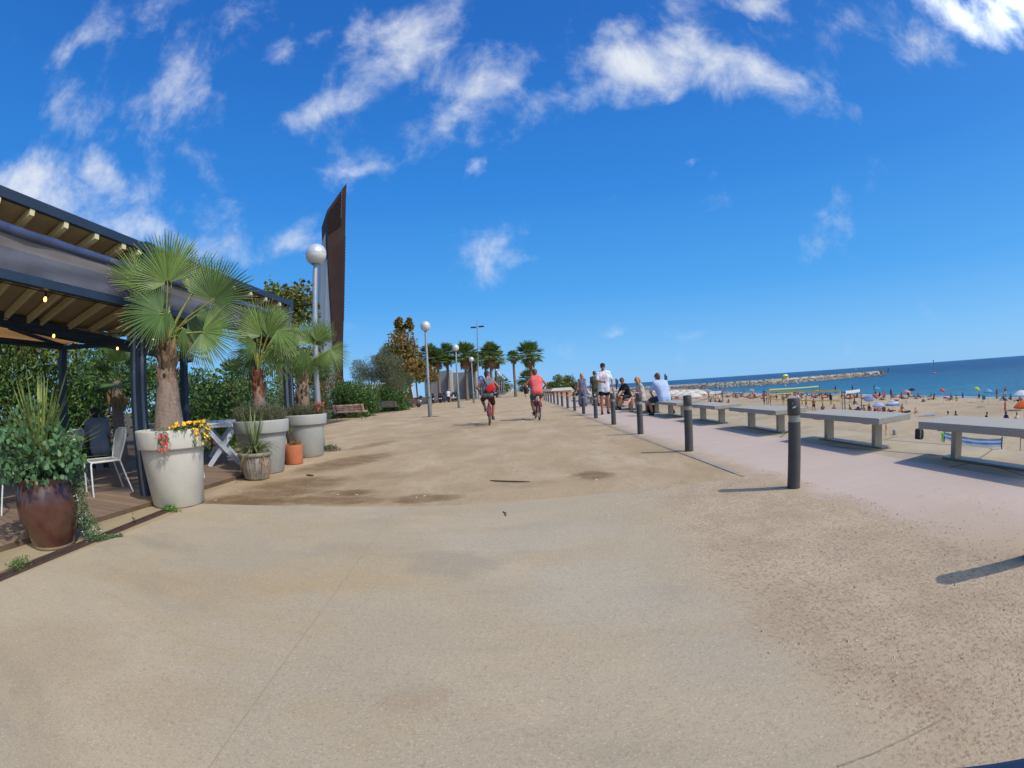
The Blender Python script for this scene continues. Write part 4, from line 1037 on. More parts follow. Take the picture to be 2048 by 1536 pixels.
# one more bollard just outside the frame throws its shadow in
copy_thing(bo, (2.66, 1.02, 0), 0, 'bollard just beyond the right edge of the picture, seen by its shadow')
cap = bo.children[-1]
def on_cap(a, z, w, h, m, nm, tri=False):
    mb = MB(); r = .0652; n = 4; vs = []
    for i in range(n+1):
        t = a+(i/n-.5)*w/r
        k = (1-abs(2*i/n-1)) if tri else 1
        tilt = .012*(i/n-.5) if not tri else 0
        vs += [(r*math.cos(t), r*math.sin(t), z-h/2+tilt), (r*math.cos(t), r*math.sin(t), z-h/2+h*k+tilt)]
    for i in range(n): mb.add([vs[2*i], vs[2*i+2], vs[2*i+3], vs[2*i+1]], [(0, 1, 2, 3)], 0)
    mb.build(nm, m, cap)
a0 = math.atan2(-3.63, -2.5)
on_cap(a0+.08, .757, .032, .014, m_stk, 'sticker'); on_cap(a0-.12, .795, .016, .02, m_stk2, 'sticker', True)
# sticker on the fifth bollard as in the photo
b5 = [o for o in bpy.data.objects if o.get('label', '').endswith('fifth from the camera')][0]
b5.rotation_euler.z = 0
cap = [c for c in b5.children if c.name.startswith('cap')][0]
on_cap(math.atan2(-14.8, -2.5), .765, .04, .05, m_stk, 'sticker')

m_stone = mat('bench_granite', rgb(160, 154, 142), .8, var=.17, scale=60, bump=.3, bscale=90)
m_stn = mat('bench_steel', rgb(166, 158, 146), .45, metal=.55, var=.12, scale=9)
def stone_bench(loc, lab):
    t = thing('stone_bench', lab, 'bench', loc, group='stone slab benches facing the beach')
    mb = MB(); mb.box((0, 0, .392), (.70, 1.92, .078), bev=.006); mb.build('slab', m_stone, t)
    for s_ in (-1, 1):
        y = s_*.575
        mb = MB(); mb.box((0, y, .175), (.15, .075, .33)); 
        mb.build('leg', m_stn, t)
        mb = MB(); mb.box((0, y, .338), (.50, .13, .018)); mb.box((0, y+s_*.16, .335), (.40, .05, .03)); mb.build('bracket', m_stn, t)
    mb = MB(); mb.box((0, 0, .014), (.16, 1.5, .018)); mb.build('foot_rail', m_stn, t)
    return t
BE = [(2.60, 'nearest stone slab bench, cut off by the right edge of the picture'), (5.24, 'second stone slab bench from the right, behind the nearest bollard')]
W_ = ['third', 'fourth', 'fifth', 'sixth', 'seventh', 'eighth', 'ninth', 'tenth', 'eleventh', 'twelfth', 'thirteenth']
for i in range(11):
    x_ = {2: ' with nobody on it', 3: ' with nobody on it', 4: ', a man in pale blue astride it', 5: ', beside a curly haired woman', 6: ', under a man in black'}.get(i+2, '')
    BE.append((7.90+2.64*i, f'{W_[i]} stone slab bench from the right{x_}'))
sb = None
for y, lab in BE:
    if sb is None: sb = stone_bench((4.72, y, .005), lab)
    else: copy_thing(sb, (4.72, y, .005), 0, lab)

m_pole = mat('galvanised_pole', rgb(150, 156, 160), .5, metal=.35, var=.12, scale=4)
m_polg = mat('pole_base_paint', rgb(120, 122, 118), .6, var=.2, scale=8)
m_gl1 = mat('globe_silver', rgb(206, 210, 214), .34, metal=.3, var=.05)
m_gl2 = mat('globe_opal', rgb(206, 206, 200), .35, var=.05, spec=.5)
def lamp(loc, lab):
    t = thing('street_lamp', lab, 'street lamp', loc, group='globe street lamps along the promenade')
    mb = MB(); mb.lathe([(.105, 0), (.105, .9), (.09, 1.0), (.075, 1.05)], 20); mb.lathe([(.12, .98), (.12, 1.03)], 20); mb.build('base', m_polg, t)
    mb = MB(); mb.lathe([(.075, 1.04), (.062, 4.2), (.05, 4.25)], 20); mb.lathe([(.045, 4.24), (.05, 4.30), (.09, 4.36), (.12, 4.38)], 20); mb.build('pole', m_pole, t)
    r = .262; zc = 4.60
    mb = MB(); mb.lathe([(r*math.cos(R_(a)), zc+r*math.sin(R_(a))) for a in range(-64, 5, 6)]+[(r, zc+.01)], 32); mb.build('globe', m_gl2, t)
    mb = MB(); mb.lathe([(r+.004, zc+.008)]+[((r+.004)*math.cos(R_(a)), zc+(r+.004)*math.sin(R_(a))) for a in range(4, 88, 6)]+[(0, zc+r+.004)], 32); mb.build('globe_cap', m_gl1, t)
    return t
LP = [(-4.60, 9.92, 'nearest globe street lamp, rising behind the farthest planter palm'), (-4.44, 23.0, 'second globe street lamp, in front of the brown leaved plane tree'), (-4.5, 35.2, 'third globe street lamp, in front of the grey concrete building'),
      (-4.6, 48.5, 'fourth globe street lamp, at the right end of the grey building')]
for i, (px, py) in enumerate(((993.2, 745.5), (997.3, 750.7), (1001.8, 754), (1005.7, 756.3), (1008.8, 758.8))):
    Y = 78+13.5*i; p_ = onY(px, py, Y); LP.append((p_.x, Y, f'small distant globe street lamp, {["first", "second", "third", "fourth", "fifth"][i]} in the far cluster right of the grey shirt cyclist'))
l0 = None
for x, y, lab in LP:
    if l0 is None: l0 = lamp((x, y, 0), lab)
    else: copy_thing(l0, (x, y, 0), rnd(0, 6), lab)
# dark earth patches round the lamp feet
for x, y, lab in LP[1:4]:
    mb = MB(); n = 18
    mb.add([(x+math.cos(i/n*6.283)*.55*rnd(.8, 1.15), y+math.sin(i/n*6.283)*.38*rnd(.8, 1.15), .004) for i in range(n)], [tuple(range(n))])
    tag(mb.build('bare_soil', m_earth), kind='structure')

# the corner of a dark blue carrier box close to the camera, at the bottom right of the picture
a, b = ray(1690, 1530, .9), ray(2110, 1494, .9)
mid = (a+b)/2; d = (b-a); d.z = 0; d.normalize()
t_ = thing('carrier_box', 'dark blue edge of a carrier box cut off at the bottom right corner', 'box', (mid.x, mid.y, 0))
M_ = Matrix.Translation((0, 0, 0)) @ Matrix.Rotation(math.atan2(d.y, d.x), 4, 'Z')
mb = MB(); mb.addbm(bm_box(((b-a).length/2, .10, .10), .02, 3), 0, Matrix.Translation((0, 0, mid.z-.10)) @ M_ @ Matrix.Rotation(math.asin((b-a).normalized().z), 4, 'Y').inverted() @ Matrix.Translation((0, -.10, 0))); mb.build('box_shell', mat('carrier_blue', rgb(28, 44, 74), .45, var=.1), t_)
mb = MB(); mb.tube([(0, -.1, 0), (0, -.1, mid.z-.19)], .03, 8); mb.build('stand', m_iron if 'black_iron' in MATS else mat('black_iron', rgb(32, 30, 30), .6), t_)

# ------------------------------------------------------------------ garden, trees, tower and buildings
m_twd = mat('tree_bark', rgb(104, 92, 78), .9, var=.3, scale=8, bump=.6, bscale=14)
m_hd = mat('hedge_leaf', rgb(42, 72, 30), .5, var=.4, island=.85, trans=.12, hue2=rgb(72, 104, 44))
m_hd2 = mat('garden_leaf', rgb(58, 84, 36), .5, var=.4, island=.85, trans=.2, hue2=rgb(96, 120, 54))
m_pl1 = mat('plane_leaf_brown', rgb(122, 90, 46), .7, var=.35, island=.9, trans=.2, hue2=rgb(146, 118, 60))
m_pl2 = mat('plane_leaf_green', rgb(84, 92, 40), .6, var=.35, island=.9, trans=.25, hue2=rgb(130, 124, 60))
m_tam = mat('tamarisk_leaf', rgb(88, 96, 64), .8, var=.3, island=.9, trans=.2, hue2=rgb(116, 120, 88))
def tree(name, lab, cat, base, top, r0, crown, n, size, mats, weights=None, group=None, tips=7, flat=.3, up=.3, ratio=.5):
    t = thing(name, lab, cat, base, 0, group); B = Vector(base)
    mb = MB(); tp = []
    for c, r, w in random.sample(crown, min(tips, len(crown))): tp.append(Vector(c)-B)
    branches(mb, (0, 0, -.02), Vector(top)-B, r0, tp); mb.build('trunk', m_twd, t)
    mb = MB(); loc = [((c[0]-B.x, c[1]-B.y, c[2]-B.z), r, w) for c, r, w in crown]
    ws = weights or [1]*len(mats)
    for i, w in enumerate(ws): 
        half = random.sample(loc, max(2, int(len(loc)*.7)))
        leaves(mb, half, int(n*w/sum(ws)), size, i, flat=flat, up=up, ratio=ratio)
    mb.build('crown', mats, t); return t
def hedge(name, lab, cat, loc, clumps, n, size, mats, group=None, ratio=.5):
    mb = MB(); B = Vector(loc)
    cl = [((c[0]-B.x, c[1]-B.y, c[2]-B.z), r, w) for c, r, w in clumps]
    for i in range(len(mats)): leaves(mb, random.sample(cl, max(2, int(len(cl)*.75))), n//len(mats), size, i, flat=.5, up=0, ratio=ratio, shell=.7)
    o = mb.build(name, mats, loc=loc); return tag(o, lab, cat, group)
def box_clumps(x0, x1, y0, y1, h, n, r):
    return [((rnd(x0, x1), rnd(y0, y1), h*rnd(.0, .92)), (r*rnd(.7, 1.2), r*rnd(.7, 1.2), r*rnd(.6, 1.0)), 1) for _ in range(n)]
# dense planting behind the deck
hedge('hedge', 'tall dark hedge behind the terrace, left of the front post', 'hedge', (-11.5, 5.6, 0), box_clumps(-12.6, -9.8, 2.4, 8.4, 2.2, 70, .75), 24000, .12, [m_hd, m_hd2])
hedge('hedge', 'dense dark hedge behind the palm with orange flowers', 'hedge', (-9.6, 11.5, 0), box_clumps(-10.6, -7.2, 8.8, 14.0, 2.0, 66, .7), 22000, .12, [m_hd, m_hd2])
hedge('hedge', 'dark hedge behind the farthest grey planter', 'hedge', (-8.8, 17.5, 0), box_clumps(-11.2, -9.5, 12.5, 20.5, 1.75, 52, .6), 14000, .10, [m_hd, m_rose])
hedge('hedge', 'low dark planting at the left edge behind the brown urn', 'hedge', (-10.5, .5, 0), box_clumps(-11, -9.2, -3.5, 3.0, 1.3, 44, .6), 9000, .11, [m_hd, m_hd2])
# leafy trees seen under the canopy
def crown_at(px, py, Y, rx, rz, n, k=.42, ry=None):
    c = onY(px, py, Y); return clumpify((c.x, c.y, c.z), (rx, ry or rx, rz), n, k)
c_ = onX(52, 742, -11.5)
tree('garden_tree', 'broad leafy green tree behind the terrace at the left edge', 'tree', (c_.x, c_.y, 0), (c_.x, c_.y, 1.6), .12, clumpify((c_.x, c_.y, 2.5), (1.7, 1.9, 1.35), 26, .4), 9000, .15, [m_hd2, m_pl2], tips=9, ratio=.42)
c_ = onX(232, 770, -12.5)
tree('garden_tree', 'green leafy tree behind the terrace beside the front post', 'tree', (c_.x, c_.y, 0), (c_.x, c_.y, 1.6), .12, clumpify((c_.x, c_.y, 2.35), (1.6, 2.2, 1.0), 22, .42), 8000, .15, [m_hd2, m_hd], tips=8, ratio=.42)
c_ = onY(560, 600, 19)
tree('plane_tree', 'tall yellow green plane tree rising behind the far end of the pergola', 'tree', (c_.x, c_.y, 0), (c_.x, c_.y, 3.2), .17, clumpify((c_.x, c_.y, 4.9), (1.7, 1.6, 1.9), 32, .36), 7500, .20, [m_pl2, m_hd2], [3, 1], tips=12, ratio=.75)
c_ = onY(640, 690, 26)
tree('plane_tree', 'shorter plane tree in the gap between pergola and tower', 'tree', (c_.x-1.3, c_.y, 0), (c_.x-1.3, c_.y, 2.6), .14, clumpify((c_.x-1.3, c_.y, 3.6), (1.7, 1.6, 1.5), 24, .38), 5000, .20, [m_pl2, m_hd2], tips=10, ratio=.7)
# garden palms in the shade
def far_frond_palm(lab, base, h, r0, R, nf, mats, boots=True, fanr=.55, dead=8, group=None, name='fan_palm', seg=16, lean=(0, 0)):
    t = thing(name, lab, 'palm', base, rnd(0, 6), group)
    mb = MB(); top = Vector((lean[0], lean[1], h))
    mb.tube([(0, 0, -.03), (top.x*.3, top.y*.3, h*.3), (top.x*.7, top.y*.7, h*.7), top], [r0*1.25, r0, r0*.92, r0*.8], 10); mb.build('trunk', mats[2], t)
    mb = MB()
    for i in range(nf):
        a = i*2.399+rnd(-.2, .2); el = math.asin(max(-.5, min(.98, 1-1.45*i/nf)))+rnd(-.1, .1)
        d = Vector((math.cos(a)*math.cos(el), math.sin(a)*math.cos(el), math.sin(el)))
        hub = top+d*R*(1-fanr)*rnd(.85, 1.1); tip = hub+(d+Vector((0, 0, -.06))).normalized()*R*fanr*rnd(.9, 1.15)
        up = Vector((0, 0, 1))-d*d.z+Vector((0, 0, .05))
        fan(mb, hub, tip, up if up.length > .1 else Vector((1, 0, 0)), spread=150, nseg=seg, droop=.16, m=0, mt=0, fuse=.55)
        mb.tube([top-Vector((0, 0, .1)), hub, hub+(tip-hub)*.1], [R*.02, R*.013, R*.01], 4, 0)
    mb.build('crown', [mats[0]], t)
    if dead:
        mb = MB()
        for i in range(dead):
            a = i*2.399+rnd(-.3, .3); d = Vector((math.cos(a), math.sin(a), 0)); hub = top+d*R*.20+Vector((0, 0, -R*rnd(.05, .4))); tip = hub+Vector((d.x*.12, d.y*.12, -1))*R*fanr*rnd(.7, 1.05)
            fan(mb, hub, tip, d, spread=100, nseg=max(7, seg//2), droop=.0, m=0, mt=0, fuse=.6)
        mb.build('dead_skirt', [mats[1]], t)
    return t
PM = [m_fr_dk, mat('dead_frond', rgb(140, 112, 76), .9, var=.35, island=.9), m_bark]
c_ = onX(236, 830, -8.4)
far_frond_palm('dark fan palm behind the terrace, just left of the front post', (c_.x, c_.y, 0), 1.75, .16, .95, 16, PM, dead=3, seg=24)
c_ = onY(468, 780, 11.2)
far_frond_palm('small shaded fan palm between the first and second planter palms', (c_.x, c_.y, 0), 1.7, .10, .85, 14, PM, dead=2, seg=24)
c_ = onX(213, 700, -19)
far_frond_palm('tall feathery palm glimpsed through the pergola against the sky', (c_.x, c_.y, 0), 4.1, .2, 2.4, 22, PM, dead=4, seg=16)
c_ = onX(150, 700, -17)
t_ = thing('street_pole', 'pale grey pole seen through the pergola under its rail', 'pole', (c_.x, c_.y, 0)); mb = MB(); mb.lathe([(.17, 0), (.13, 7)], 14); mb.build('shaft', m_pole, t_); mb = MB(); mb.lathe([(.19, 0), (.19, .3)], 14); mb.build('base', m_polg, t_)
# sago palm: low rosette of feather leaves
def feather(mb, base, d, ln, droop, m=0, n=26, w=.16):
    d = Vector(d).normalized(); sd = d.cross(Vector((0, 0, 1))).normalized(); pts = []
    for k in range(n+1):
        u = k/n; p = Vector(base)+d*ln*u; p.z -= droop*ln*u*u; pts.append(p)
    mb.tube(pts[::4]+[pts[-1]], .012, 4, m)
    for k in range(2, n):
        u = k/n; l_ = w*math.sin(math.pi*min(1, u*.9+.12))
        for s_ in (-1, 1):
            p = pts[k]; e = p+(sd*s_+d*.7+Vector((0, 0, .25))).normalized()*l_*rnd(.85, 1.1); wv = d*.011
            mb.add([p-wv, p+wv, e], [(0, 1, 2)], m)
def rosette(lab, base, n, ln, m, name='sago_palm'):
    t = thing(name, lab, 'palm', base); mb = MB(); mb.lathe([(.16, 0), (.17, .25), (.08, .42), (0, .44)], 14); mb.build('trunk', m_fib, t)
    mb = MB()
    for i in range(n):
        a = i*2.4; el = rnd(.15, 1.2); feather(mb, (0, 0, .38), (math.cos(a)*math.cos(el), math.sin(a)*math.cos(el), math.sin(el)), ln*rnd(.8, 1.1), rnd(.3, .6))
    mb.build('crown', m, t); return t
c_ = onY(420, 860, 9.6)
rosette('dark sago palm in the shade behind the pale planter', (c_.x, c_.y, 0), 34, 1.15, m_hd)
# shrubs behind the wooden benches
hg = lambda px, Y: onY(px, 800, Y).x
hedge('hedge', 'rounded dark green hedge behind the reddish wooden bench', 'hedge', (hg(700, 27.4), 27.4, 0), box_clumps(hg(668, 27.4), hg(735, 27.4), 26.6, 29.2, 1.95, 60, .66), 20000, .13, [m_hd, m_hd2])
hedge('hedge', 'dark green hedge behind the grey wooden bench', 'hedge', (hg(778, 36), 36, 0), box_clumps(hg(752, 36), hg(800, 36), 35.2, 38, 2.15, 56, .72), 17000, .15, [m_hd, m_hd2])
c_ = onY(655, 740, 34)
hedge('shrub', 'dark bushy shrub below the rusty tower beside the farthest planter', 'shrub', (c_.x, c_.y, 0), clumpify((c_.x-.6, c_.y, 1.7), (1.8, 1.2, 1.7), 26, .4), 7000, .13, [m_hd, m_pl1])
c_ = onY(625, 800, 15.5)
hedge('shrub', 'grey green shrub just behind the farthest planter', 'shrub', (c_.x, c_.y, 0), clumpify((c_.x-.3, c_.y, .7), (.75, .7, .7), 16, .45), 5000, .07, [m_rose, m_hd])
# plane tree with brown leaves, tamarisk
cr_ = crown_at(802, 735, 44, 2.5, 1.7, 30, .38)+crown_at(806, 695, 44, 2.0, 1.8, 26, .36)+crown_at(800, 655, 44, .55, .8, 5, .42)+crown_at(818, 650, 44, .35, .8, 4, .4)+crown_at(835, 740, 44, 1.3, 1.4, 12, .38)+crown_at(770, 720, 44, 1.2, 1.2, 10, .38)
c_ = onY(826, 800, 44)
tree('plane_tree', 'large plane tree with brown autumn leaves behind the second globe lamp', 'tree', (c_.x, 44, 0), (c_.x-.3, 44, 2.6), .20, cr_, 10500, .25, [m_pl1, m_pl2], [1.3, 1], tips=14, ratio=.75)
for px, lab, Y in ((806, 'slender pale tree trunk leaning left of the plane tree', 46), (838, 'thin tree standing just right of the second globe lamp', 48), (862, 'small brown leaved tree left of the grey building', 50)):
    c_ = onY(px, 800, Y)
    tree('plane_tree', lab.replace('tree trunk', 'tree') + ' by the hedge' if px == 806 else lab, 'tree', (c_.x, Y, 0), (c_.x-.2, Y, 2.8), .12, clumpify((c_.x-.1, Y, 3.7), (1.2, 1.1, 1.0), 12, .42), 1500, .25, [m_pl1, m_pl2], tips=6, ratio=.75)
c_ = onY(746, 800, 32.5)
cr_ = crown_at(730, 745, 32.5, 1.3, 1.0, 18, .45)+crown_at(765, 738, 32.5, 1.5, 1.15, 22, .45)+crown_at(792, 755, 32.5, 1.1, .9, 14, .45)+crown_at(765, 712, 32.5, .8, .6, 8, .45)
mbx = None
tree('tamarisk_tree', 'feathery grey green tamarisk tree behind the grey wooden bench', 'tree', (c_.x, 32.5, 0), (c_.x-.05, 32.5, 1.75), .065, cr_, 26000, .15, [m_tam, m_tam], tips=9, ratio=.14, up=-.3)
# wooden benches
m_iron = mat('black_iron', rgb(32, 30, 30), .6)
def wood_bench(loc, rz, m, lab):
    t = thing('wooden_bench', lab, 'bench', loc, rz, group='slatted park benches before the hedges')
    mb = MB()
    for i in range(5): mb.box((0, .19-.095*i, .43-.006*i), (1.95, .08, .035), bev=.004)
    mb.build('seat', m, t)
    mb = MB()
    for i in range(4): mb.box((0, -.255-.03*i, .50+.10*i), (1.95, .03, .085), bev=.004)
    mb.build('backrest', m, t)
    for s_ in (-1, 1):
        x = s_*.80; mb = MB()
        mb.tube([(x, .24, .40), (x, .10, .39), (x, -.20, .385), (x, -.27, .5), (x, -.37, .86)], .02, 6); mb.tube([(x, .08, .39), (x, .13, .22), (x, .24, .0)], .018, 6); mb.tube([(x, -.10, .39), (x, -.16, .22), (x, -.30, .0)], .018, 6)
        mb.build('leg', m_iron, t)
    return t
wb_ = mat('red_brown_slats', rgb(184, 126, 102), .7, var=.3, scale=3.5, hue2=rgb(206, 168, 148))
wg_ = mat('grey_slats', rgb(142, 132, 126), .8, var=.25, scale=3.5); wr_ = mat('faded_brown_slats', rgb(134, 102, 92), .8, var=.25, scale=3.5)
def bench_px(l, r, Y, m, lab, rz):
    c_ = onY((l+r)/2, 835, Y); return wood_bench((c_.x, Y, 0), rz, m, lab)
bench_px(667, 738, 24.6, wb_, 'reddish wooden slat bench nearest the planters', R_(-6))
bench_px(747, 800, 33.4, wg_, 'grey weathered slat bench behind the reddish one', R_(-6))
bench_px(806, 838, 42.0, wr_, 'faded brown slat bench left of the second globe lamp', R_(-6))
# rusty tower
m_cor = mat('corten_steel', rgb(70, 44, 35), .8, var=.3, scale=.35, hue2=rgb(66, 46, 40), bump=.2, bscale=4)
m_tco = mat('tower_concrete', rgb(226, 225, 216), .8, var=.1, scale=.3)
m_tgl = mat('tower_grey_panel', rgb(190, 193, 193), .6, var=.1, scale=.4)
TY = 60.0
T3 = lambda px, py, dy=0.: onY(px, py, TY)+Vector((0, dy, 0))
o_ = T3(672, 790); o_.z = 0
t_ = thing('tower', 'tall rust brown steel clad tower with slanted pointed top', 'tower', o_)
lc = lambda p: Vector(p)-o_
mb = MB()
TD = Vector((-.50, .87, 0))
def slab(mb, pts, dy0, dy1, m=0): mb.extrude([lc(T3(*p))+Vector((0, dy0, 0)) for p in pts], TD*(dy1-dy0), m)
slab(mb, [(654, 421), (693, 366), (690.6, 470)]+[(690.6-3.2*i/56+(1.1 if i % 2 else 0), 472+170*i/56) for i in range(57)]+[(686, 700), (688, 800), (677, 800), (668, 700), (661, 600), (656, 500)], 0, 7)
mb.build('rust_blade', m_cor, t_)
mb = MB(); slab(mb, [(650, 478), (655, 470), (660, 600), (667, 700), (674, 800), (640, 800), (644, 640)], 1.2, 6)
mb.build('concrete_core', m_tco, t_)
mb = MB()
for py in (495, 520, 545, 571, 598, 622, 649, 690, 727): p = T3(654+(py-470)*.062, py, 1.15); mb.box(lc((p.x, p.y, p.z)), (1.5, .06, .10))
mb.build('panel_joint', mat('joint_dark', rgb(60, 62, 62), .8), t_)
mb = MB(); slab(mb, [(634, 476), (653, 422), (655, 500), (650, 560), (646, 660), (645, 800), (633, 800)], 2.0, 7.5)
mb.build('grey_fin', m_tgl, t_)
mb = MB(); a_, b_ = T3(678, 388, 3), T3(679.5, 342, 3); mb.tube([lc(a_), lc(b_)], [.06, .03], 6); mb.build('antenna', m_pole, t_)
mb = MB()
for i in range(14):
    p = T3(683.5-.1*i, 378+i*4.3, -.03); mb.box(lc(p), (.16, .05, .16))
mb.build('light_perforation', mat('sky_hole', rgb(110, 130, 150), .6), t_)
mb = MB()
for i in range(22):
    u = i/21; a_ = T3(655+(690-655)*u*.8, 424-(424-372)*u*.8+6, -.04); b_ = T3(656+(682-656)*u, 470-18*u, -.04)
    mb.tube([lc(a_), lc(b_)], .035, 4)
mb.build('top_mesh', mat('rust_dark', rgb(48, 30, 26), .8), t_)
# grey concrete building with two blade walls
m_gw = mat('grey_building_wall', rgb(128, 130, 132), .85, var=.08, scale=.25); m_gwl = mat('pale_wall_edge', rgb(186, 186, 180), .8, var=.06)
BY = 88.0
Bp = lambda px, py: onY(px, py, BY)
o_ = Bp(905, 800); o_.z = 0
t_ = thing('concrete_building', 'low windowless grey concrete building behind the row of palms', 'building', o_)
def wallpx(l, r, tl, tr, dy, dep, m, nm):
    a, b = Bp(l, tl), Bp(r, tr); mb = MB()
    mb.extrude([Vector((a.x, BY+dy, 0))-o_, Vector((b.x, BY+dy, 0))-o_, Vector((b.x, BY+dy, b.z))-o_, Vector((a.x, BY+dy, a.z))-o_], (0, dep, 0)); mb.build(nm, m, t_)
wallpx(862, 899, 745, 740, 0, 8, m_gw, 'wall'); wallpx(899.2, 904.5, 741, 742, -1.2, 8, m_gwl, 'wall_edge'); wallpx(904.7, 935, 745, 744, .6, 8, m_gw, 'wall'); wallpx(935.2, 946, 741, 740, -1, 9, m_gw, 'wall'); wallpx(946.2, 951, 740.5, 741, -2.2, 9, m_gwl, 'wall_edge')
# fan palms row
GR = 'tall palms along the promenade'
PM2 = [mat('palm_leaf_far', rgb(66, 94, 42), .5, var=.4, island=.9, trans=.2, hue2=rgb(112, 132, 66)), PM[1], mat('palm_trunk_far', rgb(122, 104, 86), .9, var=.25, scale=4, bump=.5, bscale=8)]
for px, top, Y, R, lab in ((858, 705, 66, 1.7, 'palm at the left end of the promenade palm row'), (875, 712, 66, 1.55, 'shorter palm between the second and third globe lamps'), (894, 704, 68, 1.75, 'palm with a dark slim trunk before the grey building'),
                           (930, 703, 69, 2.0, 'bushy palm beside the third globe lamp'), (945, 716, 78, 1.8, 'palm at the right end of the grey building'), (981, 700, 74, 1.9, 'palm behind the grey shirt cyclist, its crown tallest there'),
                           (990, 712, 84, 1.9, 'palm just right of the tall floodlight mast cluster'), (970, 714, 86, 1.7, 'palm with a brown skirt behind the floodlight mast'), (1027, 710, 76, 1.15, 'small crowned palm leaning left of the pink shirt cyclist'),
                           (1067, 702, 80, 2.3, 'broad crowned palm directly behind the pink shirt cyclist'), (1056, 752, 120, 2.4, 'low distant palm left of the pink shirt cyclist'), (1000, 764, 150, 3.0, 'distant palm behind the far globe lamps')):
    c_ = onY(px, top, Y); bx = onY(px+5 if px < 1040 else px, 798, Y)
    far_frond_palm(lab, (bx.x, Y, 0), c_.z-.35*R, .23 if px != 1067 else .40, R*1.30, 44, PM2, dead=16, group=GR, seg=12, lean=(c_.x-bx.x, 0))
# floodlight mast
Y = 72; c_ = onY(958, 800, Y); tp = onY(954, 640, Y)
t_ = thing('floodlight_mast', 'tall thin mast with two dark floodlight panels above the palms', 'light mast', (c_.x, Y, 0))
mb = MB(); mb.tube([(0, 0, 0), (tp.x-c_.x, 0, tp.z)], [.16, .05], 10); mb.build('pole', m_pole, t_)
z_ = onY(954, 654, Y).z
for s_ in (-1, 1):
    mb = MB(); mb.box((tp.x-c_.x+s_*.62, 0, z_+s_*.03), (.85, .35, .22), bev=.03); mb.build('floodlight', mat('floodlight_body', rgb(50, 54, 62), .5), t_)
mb = MB(); mb.box((tp.x-c_.x, 0, z_), (1.5, .06, .06)); mb.build('crossbar', m_pole, t_)
# blue round sign
Y = 55; c_ = onY(962, 757, Y)
t_ = thing('road_sign', 'round blue sign with white symbols beside the grey shirt cyclist', 'sign', (c_.x, Y, 0))
mb = MB(); mb.tube([(0, .04, 0), (0, .04, c_.z+.25)], .035, 8); mb.build('pole', m_pole, t_)
mb = MB(); n = 28; mb.extrude([(math.cos(i/n*6.283)*.34, 0, c_.z+math.sin(i/n*6.283)*.34) for i in range(n)], (0, .02, 0)); mb.build('disc', mat('sign_blue', rgb(24, 96, 190), .4), t_)
mb = MB()
for cx_, cz_, r in ((-.13, -.10, .075), (.13, -.10, .075)):
    mb.tube([(cx_+r*math.cos(i/12*6.283), -.008, c_.z+cz_+r*math.sin(i/12*6.283)) for i in range(13)], .014, 5)
mb.tube([(-.13, -.008, c_.z-.10), (-.03, -.008, c_.z+.02), (.09, -.008, c_.z+.02), (.13, -.008, c_.z-.10)], .014, 5); mb.ball((0, -.008, c_.z+.16), (.05, .008, .05)); mb.tube([(0, -.008, c_.z+.12), (0, -.008, c_.z-.02)], .03, 6)
mb.build('symbol', m_stk, t_)
# parked scooters
m_blk = mat('scooter_black', rgb(26, 27, 31), .35, var=.2, coat=.3); m_tyre = mat('tyre_rubber', rgb(28, 28, 28), .85); m_chr = mat('scooter_grey', rgb(120, 122, 126), .4, metal=.4); m_wht = mat('scooter_white', rgb(206, 208, 210), .35, coat=.3)
m_pla = mat('number_plate', rgb(205, 205, 195), .5); m_red = mat('tail_light', rgb(150, 26, 22), .3)
def scooter(body_m):
    t = thing('scooter', 's', 'scooter', (0, 0, 0), group='scooters parked in a row under the palms')
    for y in (-.62, .66):
        mb = MB(); ring = [(0, y+.2*math.cos(i/20*6.283), .26+.2*math.sin(i/20*6.283)) for i in range(21)]; mb.tube(ring, .06, 8, caps=False); w = mb.build('wheel', m_tyre, t)
        mb = MB(); mb.tube([(-.04, y, .26), (.04, y, .26)], .13, 14); mb.build('rim', m_chr, w)
    mb = MB(); mb.tube([(0, -.82, .74), (0, -.55, .60), (0, -.2, .48), (0, .0, .34), (0, .3, .33), (0, .42, .55), (0, .52, .92)], [.10, .19, .20, .16, .15, .16, .11], 12); mb.build('body', body_m, t)
    mb = MB(); mb.tube([(0, -.8, .80), (0, -.45, .80), (0, -.1, .78), (0, .02, .74)], [.09, .14, .13, .08], 10); mb.build('seat', m_tyre, t)
    mb = MB(); mb.tube([(-.36, .40, 1.02), (-.15, .5, 1.03), (.15, .5, 1.03), (.36, .40, 1.02)], .025, 6); mb.tube([(0, .66, .3), (0, .5, 1.0)], .035, 6); mb.build('handlebar', m_chr, t)
    for s_ in (-1, 1):
        mb = MB(); mb.tube([(s_*.28, .45, 1.03), (s_*.33, .46, 1.2)], .01, 5); mb.ball((s_*.34, .46, 1.22), (.07, .015, .05)); mb.build('mirror', m_chr, t)
    mb = MB(); mb.extrude([(-.2, .6, .98), (.2, .6, .98), (.16, .5, 1.36), (-.16, .5, 1.36)], (0, .015, 0)); mb.build('windscreen', mat('smoked_screen', rgb(70, 76, 84), .15, spec=.6), t)
    mb = MB(); mb.box((0, -.93, .60), (.2, .012, .15)); mb.build('number_plate', m_pla, t)
    mb = MB(); mb.ball((0, -.9, .75), (.1, .04, .04)); mb.build('tail_light', m_red, t)
    mb = MB(); mb.ball((0, -.95, .98), (.19, .19, .15), 10, 6); mb.build('top_box', m_blk, t)
    return t
s0 = scooter(m_blk); s1 = scooter(m_wht)
